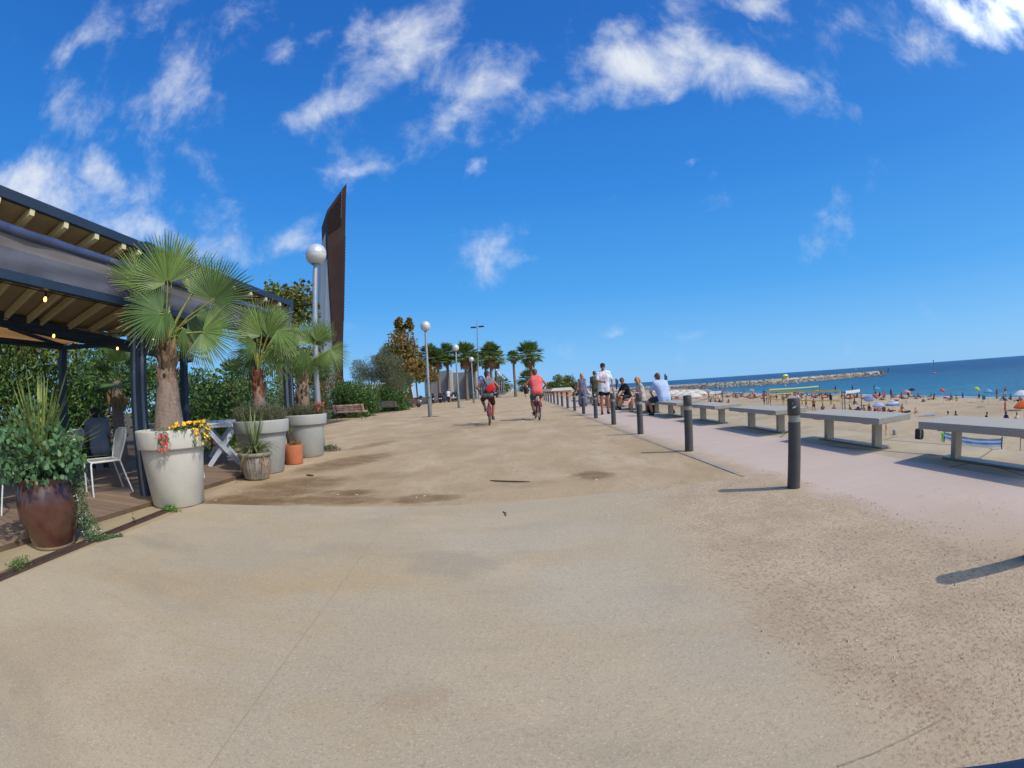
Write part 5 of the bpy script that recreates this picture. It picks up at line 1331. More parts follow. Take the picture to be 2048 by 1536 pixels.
SCO = [(826, 44.5, s1, 'silvery scooter parked at the end of the hedge', 1.2), (858, 60, s0, 'black scooter at the left end of the parked row', .5), (866, 60, s0, 'black scooter, second from the left of the parked row', .25), (880, 62, s0, 'black scooter just right of the shorter palm trunk', .1), (886, 62, s0, 'black scooter left of the pale grey pole', -.1),
       (898, 63, s0, 'black scooter with a pale number plate under the dark slim palm', .1), (906, 63, s1, 'white scooter in the middle of the parked row', -.05), (912, 63, s0, 'black scooter left of the third globe lamp pole', .1), (916, 64, s1, 'white scooter behind the third globe lamp pole', .2), (949, 64, s0, 'lone black scooter behind the fourth globe lamp', .05)]
used = set()
for px, Y, src, lab, rz in SCO:
    c_ = onY(px, 800, Y)
    if src.name in used: o = copy_thing(src, (c_.x, Y, 0), rz, lab)
    else: used.add(src.name); o = src; o.location = (c_.x, Y, 0); o.rotation_euler.z = rz; o['label'] = lab
c_ = onY(815, 800, 52)
t_ = thing('recycling_bin', 'yellow container behind the hedge and plane trunks', 'container', (c_.x, 52, 0)); mb = MB(); mb.box((0, 0, .75), (1.1, .9, 1.4), bev=.08); mb.build('body', mat('bin_yellow', rgb(196, 146, 34), .6), t_); mb = MB(); mb.box((0, 0, 1.5), (1.16, .95, .1), bev=.04); mb.build('lid', mat('bin_lid', rgb(170, 120, 30), .6), t_)
# pale apartment blocks far behind the hedges
m_apt = mat('pale_apartment_wall', rgb(206, 200, 188), .85, var=.06, scale=.1); m_win = mat('window_dark', rgb(70, 78, 88), .3)
def block(l, r, top, Y, floors, cols, lab, m=m_apt, base=800):
    a, b = onY(l, top, Y), onY(r, top, Y); t = thing('apartment_building', lab, 'building', ((a.x+b.x)/2, Y, 0)); w = b.x-a.x; h = a.z
    mb = MB(); mb.box((0, 5, h/2), (w, 10, h)); mb.build('wall', m, t)
    mb = MB(); mb.box((0, 5, h+.25), (w+.6, 10.6, .5)); mb.build('roof', m_gwl, t)
    for f in range(floors):
        for k in range(cols):
            mb = MB(); mb.box((-w/2+w*(k+.5)/cols, -.03, h*(f+.55)/floors), (w/cols*.5, .08, h/floors*.5)); mb.build('window', m_win, t)
block(700, 732, 772, 150, 4, 5, 'pale apartment block seen above the hedge left of the tamarisk')
block(733, 756, 769, 190, 4, 4, 'taller pale apartment block behind the tamarisk trunk')
block(790, 815, 772, 170, 4, 4, 'pale apartment block glimpsed behind the plane tree trunks')
block(1005, 1022, 776, 260, 3, 4, 'pale distant building between the far lamps and the leaning palm')
m_gtw = mat('green_glass_wall', rgb(108, 140, 140), .3, var=.1, scale=.3)
block(848, 858, 748, 140, 9, 3, 'greenish glass fronted block left of the grey building', m_gtw)
# far end of the promenade: trees, kiosk roofs
GF = 'distant trees at the end of the promenade'
for px, Y, h, w, lab in ((1150, 170, 3.2, 5, 'low distant trees behind the walking couple'), (1120, 170, 6.0, 4.5, 'clump of distant trees right of the pink shirt cyclist'), (1136, 175, 6.3, 4.0, 'rounded distant tree left of the woman in the grey dress'), (1105, 180, 3.6, 4, 'lowest distant trees above the far bollards'),
                         (1015, 230, 5, 6, 'distant tree left of the leaning palm'), (985, 200, 6, 7, 'distant trees behind the far globe lamps'), (1048, 240, 6, 6, 'distant trees behind the woman in black'), (1072, 240, 5, 6, 'distant trees beside the broad palm trunk'), (960, 190, 6, 8, 'distant trees behind the fourth globe lamp')):
    c_ = onY(px, 790, Y); 
    tree('broadleaf_tree', lab, 'tree', (c_.x, Y, 0), (c_.x, Y, h*.4), .25, clumpify((c_.x, Y, h*.55), (w*.55, 3, h*.48), 14, .45), 1300, .6, [m_hd2, m_pl2], group=GF, tips=4)
m_roof = mat('white_kiosk_roof', rgb(222, 218, 208), .7); m_roofo = mat('salmon_kiosk_roof', rgb(206, 150, 120), .8)
for px, py, w, Y, m_, lab in ((1124, 775.5, 6, 120, m_roof, 'low beach bar with a white roof beyond the bollards'), (1098, 778, 5, 125, m_roofo, 'low beach bar with a salmon roof beyond the far bollards')):
    p_ = onY(px, py, Y); z0 = -4.0; h_ = p_.z-z0; t = thing('beach_bar', lab, 'kiosk', (p_.x, Y, z0)); mb = MB(); mb.box((0, 2, h_*.42), (w*.8, 3.5, h_*.84)); mb.build('wall', m_roofo, t)
    mb = MB(); mb.extrude([(-w/2, 0, h_*.86), (w/2, 0, h_*.86), (w*.4, 0, h_), (-w*.4, 0, h_)], (0, 4.5, 0)); mb.build('roof', m_, t)

# ------------------------------------------------------------------ people and bicycles
from mathutils.bvhtree import BVHTree
def remesh(caps, voxel, smooth=4, fit=None):
    """caps: (p0, p1, r0, r1) limbs; returns (verts, faces) of their smooth union"""
    mb = MB()
    for p0, p1, r0, r1 in caps:
        p0, p1 = Vector(p0), Vector(p1); d = p1-p0
        if d.length < 1e-4: mb.ball(p0, r0, 12, 8); continue
        d.normalize(); pts, rr = [], []
        for k in range(4): a = math.pi/2*(1-k/3.5); pts.append(p0-d*r0*math.sin(a)); rr.append(max(.002, r0*math.cos(a)))
        pts.append(p0); rr.append(r0); pts.append(p1); rr.append(r1)
        for k in range(1, 5): a = math.pi/2*(k/4.2); pts.append(p1+d*r1*math.sin(a)); rr.append(max(.002, r1*math.cos(a)))
        mb.tube(pts, rr, 12)
    me = mb.mesh('tmp', []); o = bpy.data.objects.new('tmp', me); COL.objects.link(o)
    md = o.modifiers.new('r', 'REMESH'); md.mode = 'VOXEL'; md.voxel_size = voxel; md.adaptivity = 0
    sm = o.modifiers.new('s', 'SMOOTH'); sm.factor = .5; sm.iterations = smooth
    dg = bpy.context.evaluated_depsgraph_get(); ev = o.evaluated_get(dg); m2 = ev.to_mesh()
    vs = [v.co.copy() for v in m2.vertices]; fs = [tuple(p.vertices) for p in m2.polygons]
    ev.to_mesh_clear(); bpy.data.objects.remove(o); bpy.data.meshes.remove(me)
    return vs, fs
def ik(a, b, l1, l2, hint):
    a, b = Vector(a), Vector(b); d = b-a; L_ = min(d.length, (l1+l2)*.999); d.normalize()
    x = (l1*l1-l2*l2+L_*L_)/(2*L_); h = math.sqrt(max(0, l1*l1-x*x)); hn = Vector(hint); hn = (hn-d*hn.dot(d))
    hn = hn.normalized() if hn.length > 1e-5 else basis(d)[0]
    return a+d*x+hn*h, a+d*L_
SKIN = [mat('skin_light', rgb(206, 150, 122), .55, var=.06, scale=6), mat('skin_tan', rgb(168, 106, 76), .5, var=.08, scale=6), mat('skin_brown', rgb(132, 82, 58), .5, var=.08, scale=6)]
HAIR = {'dark': mat('hair_dark', rgb(36, 28, 24), .6, var=.3, scale=20, bump=.4, bscale=60), 'brown': mat('hair_brown', rgb(92, 62, 40), .6, var=.3, scale=20, bump=.4, bscale=60), 'blond': mat('hair_blond', rgb(176, 122, 70), .6, var=.3, scale=20, bump=.5, bscale=60), 'grey': mat('hair_grey', rgb(120, 112, 104), .6, var=.3, scale=20, bump=.4, bscale=60), 'auburn': mat('hair_auburn', rgb(110, 58, 40), .6, var=.3, scale=20, bump=.4, bscale=60)}
m_eye = mat('eye_dark', rgb(30, 24, 20), .2); m_lip = mat('lip', rgb(150, 80, 70), .5)
def cloth(name, c, **k): return mat('cloth_'+name, rgb(*c), .85, var=k.pop('var', .1), scale=k.pop('scale', 7), bump=.35, bscale=k.pop('bscale', 14), **k)
def skeleton(P):
    J = {}
    J['pelvis'] = Vector(P.get('pelvis', (0, 0, .95))); J['chest'] = Vector(P.get('chest', (0, .01, 1.30))); J['neck'] = Vector(P.get('neck', (0, 0, 1.50))); J['head'] = Vector(P.get('head', (0, .03, 1.655)))
    sr = Vector(P.get('sh', (1, 0, 0))).normalized(); hr = Vector(P.get('hip', (1, 0, 0))).normalized()
    sw, hw = P.get('sw', .175), P.get('hw', .085); up = (J['neck']-J['chest']).normalized()
    for s, n in ((1, 'r'), (-1, 'l')):
        J['sh_'+n] = J['neck']+sr*s*sw-up*.065; J['hip_'+n] = J['pelvis']+hr*s*hw+Vector((0, 0, -.02))
        hand = Vector(P.get('hand_'+n, (s*.25, .06, .80))); foot = Vector(P.get('foot_'+n, (s*.10, 0, .085)))
        J['elb_'+n], J['wri_'+n] = ik(J['sh_'+n], hand, .285, .25, P.get('eh_'+n, (s*.4, -1, -.2)))
        J['kne_'+n], J['ank_'+n] = ik(J['hip_'+n], foot, .43, .415, P.get('kh_'+n, (s*.1, 1, 0)))
        fd = Vector(P.get('toe_'+n, (s*.12, 1, -.22))).normalized(); J['toe_'+n] = J['ank_'+n]+fd*.165+Vector((0, 0, -.012)); J['heel_'+n] = J['ank_'+n]-Vector((fd.x, fd.y, 0))*.035+Vector((0, 0, -.045))
    return J, sr, hr
def body_caps(J, sr, hr, w=1., inf=0.):
    f = inf; c = []
    ch, pe = J['chest'], J['pelvis']; mid = pe+(ch-pe)*.45
    for s in (-1, 1):
        h = pe+hr*s*.068*w; m_ = mid+(hr+sr)*.5*s*.058*w; k = ch+sr*s*.085*w
        c += [(h, m_, .108*w+f, .098*w+f), (m_, k, .098*w+f, .112*w+f), (k, J['neck']+sr*s*.10-(J['neck']-ch).normalized()*.05, .108*w+f, .068+f)]
    c += [(pe, mid, .112*w+f, .104*w+f), (mid, ch, .104*w+f, .118*w+f), (ch, J['neck']-(J['neck']-ch).normalized()*.07, .112*w+f, .075+f)]
    c += [(ch-sr*.09*w, ch+sr*.09*w, .112*w+f, .112*w+f), (J['sh_l'], J['sh_r'], .06+f, .06+f)]
    return c
def add_hand(mb, wr, el, thumb, curl, m=0, sc=1.):
    d = (wr-el).normalized(); th = Vector(thumb); th = (th-d*th.dot(d)).normalized(); pn = d.cross(th)
    c = wr+d*.05*sc
    mb.tube([wr-d*.01, wr+d*.02*sc, c, wr+d*.085*sc], [.024*sc, .03*sc, .036*sc, .03*sc], 8, m)
    for i, (o, l) in enumerate(((.030, .072), (.010, .082), (-.011, .076), (-.031, .060))):
        b = wr+d*.08*sc+th*o*sc; k1 = b+(d*math.cos(curl)+pn*math.sin(curl))*l*.45*sc; k2 = k1+(d*math.cos(curl*2.1)+pn*math.sin(curl*2.1))*l*.32*sc; k3 = k2+(d*math.cos(curl*2.8)+pn*math.sin(curl*2.8))*l*.23*sc
        mb.tube([b, k1, k2, k3], [.0098*sc, .009*sc, .0082*sc, .006*sc], 6, m)
    b = wr+d*.03*sc+th*.03*sc; k1 = b+(d*.7+th*.75+pn*.2).normalized()*.035*sc; k2 = k1+(d*.95+th*.25+pn*.35).normalized()*.03*sc
    mb.tube([b, k1, k2], [.0125*sc, .011*sc, .008*sc], 6, m)
def person(label, loc, rz, P, skin=0, hair='dark', H=1.75, wear=(), long_hair=0., group=None, voxel=.0135, face=True, w=1., hairstyle='short'):
    """wear: (kind, material, options)"""
    J, sr, hr = skeleton(P); caps = body_caps(J, sr, hr, w)
    hd, nk = J['head'], J['neck']; ha = Vector(P.get('look', (0, 1, 0))).normalized(); hup = (hd-nk).normalized(); hup = (hup+Vector((0, 0, 1))).normalized(); hs_ = ha.cross(hup).normalized(); ha = hup.cross(hs_)
    caps += [(nk-hup*.03, hd-hup*.06, .058, .052), (hd+hup*.045-ha*.012, hd+hup*.03+ha*.012, .088, .082), (hd-hup*.005+ha*.01, hd-hup*.055+ha*.03, .078, .054), (hd-hup*.088+ha*.05, hd-hup*.08+ha*.055, .030, .028),
             (hd+ha*.085+hup*.012, hd+ha*.105-hup*.022, .010, .015)]
    for s in (-1, 1): caps.append((hd+hs_*s*.082+hup*.012, hd+hs_*s*.084-hup*.025, .016, .011))
    for n in 'lr':
        caps += [(J['sh_'+n], J['elb_'+n], .052*w, .040), (J['elb_'+n], J['wri_'+n], .041, .027),
                 (J['hip_'+n], J['kne_'+n], .092*w, .056), (J['kne_'+n], J['kne_'+n]+(J['ank_'+n]-J['kne_'+n])*.35, .054, .058), (J['kne_'+n]+(J['ank_'+n]-J['kne_'+n])*.35, J['ank_'+n], .058, .037),
                 (J['heel_'+n], J['toe_'+n], .038, .030), (J['ank_'+n], J['heel_'+n], .036, .036)]
    vs, fs = remesh(caps, voxel)
    mb = MB(); mb.add(vs, fs, 0, True)
    for n, s in (('l', -1), ('r', 1)): add_hand(mb, J['wri_'+n], J['elb_'+n], P.get('thumb_'+n, (-s*.6, .8, .1)), P.get('curl_'+n, .45), 0)
    if face:
        for s in (-1, 1): mb.ball(hd+hs_*s*.032+hup*.022+ha*.084, (.011, .011, .008), 8, 6, 1); mb.tube([hd+hs_*s*.018+hup*.045+ha*.09, hd+hs_*s*.034+hup*.048+ha*.088, hd+hs_*s*.05+hup*.042+ha*.078], .005, 5, 1)
        mb.tube([hd-hs_*.024-hup*.052+ha*.079, hd-hup*.055+ha*.086, hd+hs_*.024-hup*.052+ha*.079], .006, 6, 2)
    o = mb.build('person', [SKIN[skin], m_eye, m_lip], loc=loc, rz=rz); sc = H/1.75; o.scale = (sc,)*3
    tag(o, label, 'person', group)
    # hair
    if hairstyle != 'none':
        hc = [(hd+hup*.060-ha*.022, hd+hup*.052+ha*.018, .092, .084), (hd+hup*.03-ha*.042, hd-hup*.03-ha*.045, .078, .062)]
        if long_hair: hc += [(hd-ha*.055, hd-ha*.075-Vector((0, 0, long_hair)), .085, .055), (hd+hs_*.05-ha*.03, hd+hs_*.07-ha*.05-Vector((0, 0, long_hair*.9)), .055, .035), (hd-hs_*.05-ha*.03, hd-hs_*.07-ha*.05-Vector((0, 0, long_hair*.9)), .055, .035)]
        if hairstyle == 'curly':
            for _ in range(26): d = rdir(); d = d if d.dot(ha) < .35 else -d; hc.append((hd+d*.10+hup*.03, hd+d*.125-Vector((0, 0, .05)), .04, .035))
        v2, f2 = remesh(hc, .013, 3); MB().add(v2, f2, 0, True).build('hair', HAIR[hair], o)
    for kind, m, opt in wear:
        if kind in ('shirt', 'tank', 'dress'):
            c2 = body_caps(J, sr, hr, w, .018+opt.get('loose', 0)); dn = J['pelvis']-J['chest']
            c2 = [c for c in c2 if not (kind == 'tank' and c[0] == J['sh_l'])]
            if kind == 'shirt':
                for n in 'lr':
                    a, b = J['sh_'+n], J['elb_'+n]; e = a+(b-a)*opt.get('sleeve', .7); c2.append((a, e, .066*w, .066))
            hem = opt.get('hem', .06)
            for s in (-1, 1): c2.append((J['pelvis']+hr*s*.07*w, J['pelvis']+hr*s*.075*w+dn.normalized()*hem, .112*w+.018, .112*w+.02))
            if kind == 'dress':
                for n in 'lr': c2.append((J['hip_'+n], J['hip_'+n]+(J['kne_'+n]-J['hip_'+n])*.95, .12, .135)); c2.append((J['kne_'+n], J['kne_'+n]+(J['ank_'+n]-J['kne_'+n])*opt.get('len', .6), .13, .15))
            nm = {'shirt': 'shirt', 'tank': 'tank_top', 'dress': 'dress'}[kind]
        elif kind == 'shorts':
            c2 = []
            for s, n in ((1, 'r'), (-1, 'l')):
                k = opt.get('len', .6); a, b = J['hip_'+n], J['kne_'+n]
                c2 += [(J['pelvis']+hr*s*.068*w+Vector((0, 0, .03)), a, .118*w+.012, .112*w), (a, a+(b-a)*k, .108*w, .066+.05*(1-k)+opt.get('flare', .02))]
            c2.append((J['pelvis']-hr*.05, J['pelvis']+hr*.05, .12*w, .12*w)); nm = opt.get('nm', 'shorts')
        elif kind == 'trousers':
            c2 = []
            for s, n in ((1, 'r'), (-1, 'l')): c2 += [(J['pelvis']+hr*s*.068*w, J['hip_'+n], .118*w, .112*w), (J['hip_'+n], J['kne_'+n], .108*w, .08), (J['kne_'+n], J['ank_'+n], .08, .06)]
            nm = 'trousers'
        elif kind == 'shoes':
            for n in 'lr':
                v2, f2 = remesh([(J['heel_'+n], J['toe_'+n], .046, .038), (J['ank_'+n], J['heel_'+n], .047, .044)], .012, 2); MB().add(v2, f2, 0, True).build('shoe', m, o)
            continue
        elif kind == 'sunglasses':
            g = MB()
            up_ = opt.get('up', .0)
            for s in (-1, 1): g.ball(hd+hs_*s*.036+hup*(.025+up_)+ha*(.095-up_*.35), (.028, .012, .02), 10, 6); g.tube([hd+hs_*s*.06+hup*(.03+up_)+ha*(.085-up_*.35), hd+hs_*s*.092+hup*(.03+up_*.8)], .004, 5)
            g.tube([hd-hs_*.012+hup*(.03+up_)+ha*(.1-up_*.35), hd+hs_*.012+hup*(.03+up_)+ha*(.1-up_*.35)], .004, 5); g.build('sunglasses', m, o); continue
        v2, f2 = remesh(c2, .0145, 8)
        MB().add(v2, f2, 0, True).build(nm, m, o)
    return o, J

# bicycles ---------------------------------------------------------
m_bred = mat('bike_red', rgb(150, 34, 44), .35, var=.08, coat=.3); m_bfen = mat('fender_maroon', rgb(96, 38, 48), .45, var=.15); m_btyre = mat('bike_tyre', rgb(70, 68, 66), .85, var=.2, scale=30); m_alu = mat('alloy', rgb(150, 150, 152), .35, metal=.7); m_bk = mat('bike_black', rgb(24, 24, 26), .5)
def bicycle(loc, rz, label, crank):
    t = thing('bicycle', label, 'bicycle', loc, rz); Rw = .31
    for y, nm in ((-.50, 'rear'), (.52, 'front')):
        mb = MB(); ring = [(0, y+(Rw-.022)*math.cos(i/36*6.2832), Rw+(Rw-.022)*math.sin(i/36*6.2832)) for i in range(37)]; mb.tube(ring, .023, 8, caps=False); w = mb.build('wheel', m_btyre, t)
        mb = MB(); ring = [(0, y+(Rw-.05)*math.cos(i/36*6.2832), Rw+(Rw-.05)*math.sin(i/36*6.2832)) for i in range(37)]; mb.tube(ring, .012, 6, caps=False)
        for i in range(18): a = i/18*6.2832; mb.tube([(.02*(-1)**i, y, Rw), (0, y+(Rw-.05)*math.cos(a), Rw+(Rw-.05)*math.sin(a))], .0018, 3, caps=False)
        mb.tube([(-.05, y, Rw), (.05, y, Rw)], .02, 10); mb.build('rim', m_alu, w)
    mb = MB(); cb = (0, -.03, .30); hd0, hd1 = (0, .36, .58), (0, .29, .86); st = (0, -.20, .72)
    mb.tube([cb, st], .02, 8); mb.tube([hd0, hd1], .024, 8); mb.tube([hd0, (0, .12, .36), cb], .028, 8); mb.tube([(0, .32, .72), (0, .02, .52), (0, -.12, .5)], .022, 8)
    for s in (-1, 1):
        mb.tube([cb, (s*.06, -.50, Rw)], .012, 6); mb.tube([(s*.02, -.19, .66), (s*.06, -.50, Rw)], .010, 6); mb.tube([(s*.045, .40, .56), (s*.055, .52, Rw)], .013, 6)
    mb.tube([(-.045, .40, .56), (.045, .40, .56), ], .018, 6); mb.build('frame', m_bred, t)
    for y, a0, a1, nm in ((-.50, -10, 175, 'fender'), (.52, 20, 150, 'fender')):
        mb = MB(); n = 18; vs = []
        for i in range(n+1):
            a = R_(a0+(a1-a0)*i/n)
            for x, dr in ((-.045, -.035), (-.035, .012), (0, .022), (.035, .012), (.045, -.035)): vs.append((x, y+(Rw+.018+dr)*math.cos(a), Rw+(Rw+.018+dr)*math.sin(a)))
        fs = [(i*5+k, i*5+k+1, i*5+k+6, i*5+k+5) for i in range(n) for k in range(4)]; mb.add(vs, fs, 0, True); mb.build(nm, m_bfen, t)
    mb = MB(); mb.tube([st, (0, -.235, .86)], .014, 8); mb.build('seat_post', m_alu, t)
    mb = MB(); mb.tube([(0, -.36, .895), (0, -.28, .90), (0, -.18, .89), (0, -.08, .88)], [.05, .085, .05, .022], 10); mb.build('saddle', m_bk, t)
    mb = MB(); mb.tube([hd1, (0, .27, 1.0)], .014, 8); mb.tube([(-.30, .18, 1.06), (-.2, .26, 1.05), (0, .29, 1.01), (.2, .26, 1.05), (.30, .18, 1.06)], .013, 8); mb.build('handlebar', m_alu, t)
    for s in (-1, 1): mb = MB(); mb.tube([(s*.23, .235, 1.053), (s*.31, .17, 1.062)], .018, 8); mb.build('grip', m_bk, t)
    mb = MB(); mb.box((0, .50, .90), (.30, .24, .03)); mb.tube([(-.15, .38, .9), (-.15, .62, .9), (.15, .62, .9), (.15, .38, .9)], .012, 5); mb.tube([(-.15, .62, 1.02), (.15, .62, 1.02)], .01, 5); mb.build('front_rack', m_bk, t)
    mb = MB(); ca, sa = math.cos(crank), math.sin(crank)
    mb.tube([(.07, -.03+.165*ca, .30+.165*sa), (.07, -.03, .30), (-.07, -.03, .30), (-.07, -.03-.165*ca, .30-.165*sa)], .012, 6); mb.tube([(.06, -.03, .30), (.066, -.03, .30)], .085, 20); mb.build('crankset', m_bk, t)
    for s in (1, -1): mb = MB(); mb.box((s*.125, -.03+s*.165*ca, .30+s*.165*sa), (.10, .09, .022)); mb.build('pedal', m_bk, t)
    mb = MB(); mb.ball((0, -.83, .52), (.03, .02, .03)); mb.build('tail_light', m_red, t)
    return t
def rider(label, loc, rz, crank, H, wear, skin, hair, look, lean=0.):
    ca, sa = math.cos(crank), math.sin(crank); k = 1.75/H
    P = dict(pelvis=(0, -.25*k, 1.0*k-.01), chest=(0, -.10*k, 1.30*k+.03), neck=(0, -.04, 1.50*k), head=(.0, .04, 1.64*k), hand_l=(-.285*k, .13*k, 1.09*k), hand_r=(.285*k, .13*k, 1.09*k), eh_l=(-1, -.6, -.5), eh_r=(1, -.6, -.5),
             foot_r=(.115*k, (-.09+.165*ca)*k, (.30+.165*sa)*k+.10), foot_l=(-.115*k, (-.09-.165*ca)*k, (.30-.165*sa)*k+.10), kh_l=(-.35, 1, .2), kh_r=(.35, 1, .2), look=look, toe_l=(-.1, 1, -.15), toe_r=(.1, 1, -.15), curl_l=.9, curl_r=.9, thumb_l=(.7, .3, -.5), thumb_r=(-.7, .3, -.5), sw=.18)
    return person(label, loc, rz, P, skin, hair, H, wear)
g_ = G(975.5, 852); b1 = Vector((g_.x+.03, g_.y+.78, 0))
bicycle(b1, R_(2), 'red bicycle ridden by the man in the grey tank top', R_(-62))
m_tg = cloth('grey', (104, 112, 118)); m_mar = cloth('maroon', (70, 36, 38)); m_cor_ = cloth('coral', (214, 96, 92)); m_teal = cloth('teal', (24, 108, 104)); m_shw = mat('shoe_white', rgb(190, 186, 178), .6); m_sho = mat('shoe_olive', rgb(74, 66, 48), .7); m_shb = mat('shoe_black', rgb(32, 32, 34), .6)
p1, J1 = rider('man in grey tank top and maroon shorts cycling away with red bag', b1, R_(2), R_(-62), 1.70, [('tank', m_tg, {'loose': .006, 'hem': .0}), ('shorts', m_mar, {'len': .82, 'flare': .02}), ('shoes', m_sho, {})], 1, 'dark', (.7, .7, 0))
# red bag on the back: a thing of its own, hung by its strap
s_ = 1.70/1.75
bg_ = thing('shoulder_bag', 'bright red shoulder bag slung on the cyclist in grey', 'bag', b1, R_(2))
mb = MB(); mb.addbm(bm_box((.155, .065, .115), .045, 3), 0, Matrix.Translation((.10, -.345, 1.19)) @ Matrix.Rotation(R_(-32), 4, 'Y') @ Matrix.Rotation(R_(-14), 4, 'X'), True); mb.build('pouch', mat('bag_red', rgb(206, 26, 34), .55, var=.1, bump=.2, bscale=12), bg_)
mb = MB(); mb.tube([(.01, -.31, 1.25), (-.07, -.26, 1.38), (-.11, -.13, 1.49), (-.09, .0, 1.46)], [.018]*4, 6); mb.tube([(.2, -.31, 1.12), (.22, -.2, 1.1)], .016, 6); mb.build('strap', m_bk, bg_)
bg2 = thing('bum_bag', 'small dark bag hanging at the right hip of the cyclist in grey', 'bag', b1, R_(2)); mb = MB(); mb.addbm(bm_box((.085, .06, .065), .03, 3), 0, Matrix.Translation((.25, -.26, 1.0)), True); mb.build('pouch', mat('bag_black', rgb(24, 26, 40), .5), bg2)
mb = MB(); mb.box((.25, -.323, 1.03), (.06, .006, .02)); mb.build('patch', m_stk, bg2)
mb = MB(); mb.tube([(.17, -.3, 1.02), (.0, -.36, 1.04), (-.14, -.3, 1.04)], .009, 5); mb.build('strap', m_bk, bg2)
g_ = G(1079, 841); b2_ = Vector((g_.x-.03, g_.y+.78, 0))
bicycle(b2_, R_(5), 'red bicycle ridden by the person in the coral shirt', R_(115))
rider('person in coral sleeveless shirt and teal shorts cycling away', b2_, R_(5), R_(115), 1.77, [('tank', m_cor_, {'loose': .022, 'hem': .02}), ('shorts', m_teal, {'len': .55, 'flare': .03}), ('shoes', mat('sandal_brown', rgb(70, 46, 34), .7), {})], 1, 'auburn', (-.2, 1, -.15))

# walkers -----------------------------------------------------------
g_ = G(1208, 829)
m_wsh = cloth('white', (214, 214, 222), var=.05); m_blks = cloth('black', (20, 20, 24))
man, Jm = person('man in white printed T-shirt and black shorts walking towards the camera', (g_.x+.06, g_.y+.05, .006), R_(178), dict(foot_r=(.12, .06, .085), foot_l=(-.12, -.10, .10), toe_l=(-.1, 1, -.35), hand_r=(.05, .29, 1.13), eh_r=(1, -.3, -.7), hand_l=(-.30, .10, .93), eh_l=(-1, -.4, 0), thumb_r=(0, .2, 1), curl_r=.8, look=(.1, 1, -.1), sw=.19),
    1, 'dark', 1.80, [('shirt', m_wsh, {'loose': .012, 'hem': .12, 'sleeve': .75}), ('shorts', m_blks, {'len': .45, 'flare': .02}), ('shoes', m_shb, {}), ('sunglasses', m_bk, {'up': .085})], w=1.06)
# red printed ring and lines on the chest
shirt = [c for c in man.children if c.name.startswith('shirt')][0]
bv = BVHTree.FromPolygons([v.co for v in shirt.data.vertices], [tuple(p.vertices) for p in shirt.data.polygons])
def onchest(x, z):
    h = bv.ray_cast(Vector((x, .6, z)), Vector((0, -1, 0)))
    return (h[0]+Vector((0, .004, 0))) if h[0] else Vector((x, .15, z))
mb = MB()
def stroke(pts, w):
    for (x0, z0), (x1, z1) in zip(pts[:-1], pts[1:]):
        d = Vector((x1-x0, z1-z0)).normalized()*w/2; n = (-d.y, d.x)
        mb.add([onchest(x0-n[0], z0-n[1]), onchest(x0+n[0], z0+n[1]), onchest(x1+n[0], z1+n[1]), onchest(x1-n[0], z1-n[1])], [(0, 1, 2, 3)], 0)
cx_, cz_ = -.02, 1.31
stroke([(cx_+.085*math.cos(a/20*6.2832), cz_+.085*math.sin(a/20*6.2832)) for a in range(21)], .012)
for k, zz_ in enumerate((.035, .0, -.035)): stroke([(cx_-.05+.01*k, cz_+zz_), (cx_+.05, cz_+zz_+.006)], .013)
mb.build('print', mat('print_red', rgb(206, 120, 120), .8), shirt)
g_ = G(1170, 814)
person('woman in long grey dress walking away beside the man in olive', (g_.x-.08, g_.y, .006), R_(8), dict(foot_r=(.10, -.14, .10), foot_l=(-.09, .16, .085), hand_l=(-.30, .10, .84), hand_r=(.27, .02, .82), sw=.155, hw=.08), 0, 'blond', 1.68,
    [('dress', cloth('grey_blue', (104, 104, 124)), {'len': .75})], long_hair=.10, w=.92)
g_ = G(1194, 812)
person('man in olive green shirt and shorts walking away beside the woman', (g_.x-.02, g_.y+.1, .006), R_(4), dict(foot_r=(.10, -.12, .10), foot_l=(-.10, .14, .085), hand_l=(-.28, .05, .80), hand_r=(.28, .02, .82)), 1, 'brown', 1.76,
    [('shirt', cloth('olive', (70, 68, 50)), {'loose': .01, 'hem': .08}), ('shorts', cloth('khaki_green', (92, 98, 82)), {'len': .8}), ('shoes', m_shb, {})])
g_ = G(1051, 795.5)
person('distant woman in black skirt carrying a white cloth over her shoulder', (g_.x, 58, .0), R_(0), dict(foot_r=(.08, -.10, .10), foot_l=(-.08, .12, .085), hand_r=(.12, .2, 1.28)), 0, 'dark', 1.72, [('shirt', m_blks, {}), ('shorts', m_blks, {'len': .55, 'flare': .06, 'nm': 'skirt'})], long_hair=.2, voxel=.02, face=False)
mb = MB(); mb.addbm(bm_box((.13, .10, .17), .05, 2), 0, Matrix.Translation((g_.x+.14, 57.84, 1.42)), True); tag(mb.build('cloth_bundle', m_wsh), 'white cloth over the shoulder of the distant woman in black', 'cloth')
# seated people -----------------------------------------------------
sy = lambda px, X, z=.5: onX(px, 800, X).y
y_ = 14.05
person('man in pale blue shirt sitting astride a stone bench, seen from behind', (4.62, y_, .0), R_(12), dict(pelvis=(0, 0, .53), chest=(-.02, .10, .85), neck=(-.04, .19, 1.04), head=(-.05, .27, 1.17), foot_l=(-.36, .16, .085), foot_r=(.40, .12, .085), kh_l=(-.6, 1, .8), kh_r=(.6, 1, .8), hand_l=(-.20, .42, .62), hand_r=(.2, .42, .62), eh_l=(-1, -.3, -.3), eh_r=(1, -.3, -.3), look=(-.3, 1, -.4), sw=.19), 1, 'brown', 1.78,
    [('shirt', cloth('pale_blue', (168, 184, 214), var=.06), {'loose': .022, 'hem': .05, 'sleeve': .85}), ('shorts', cloth('slate', (38, 52, 72)), {'len': .8}), ('shoes', m_shb, {})], face=False, w=1.1)
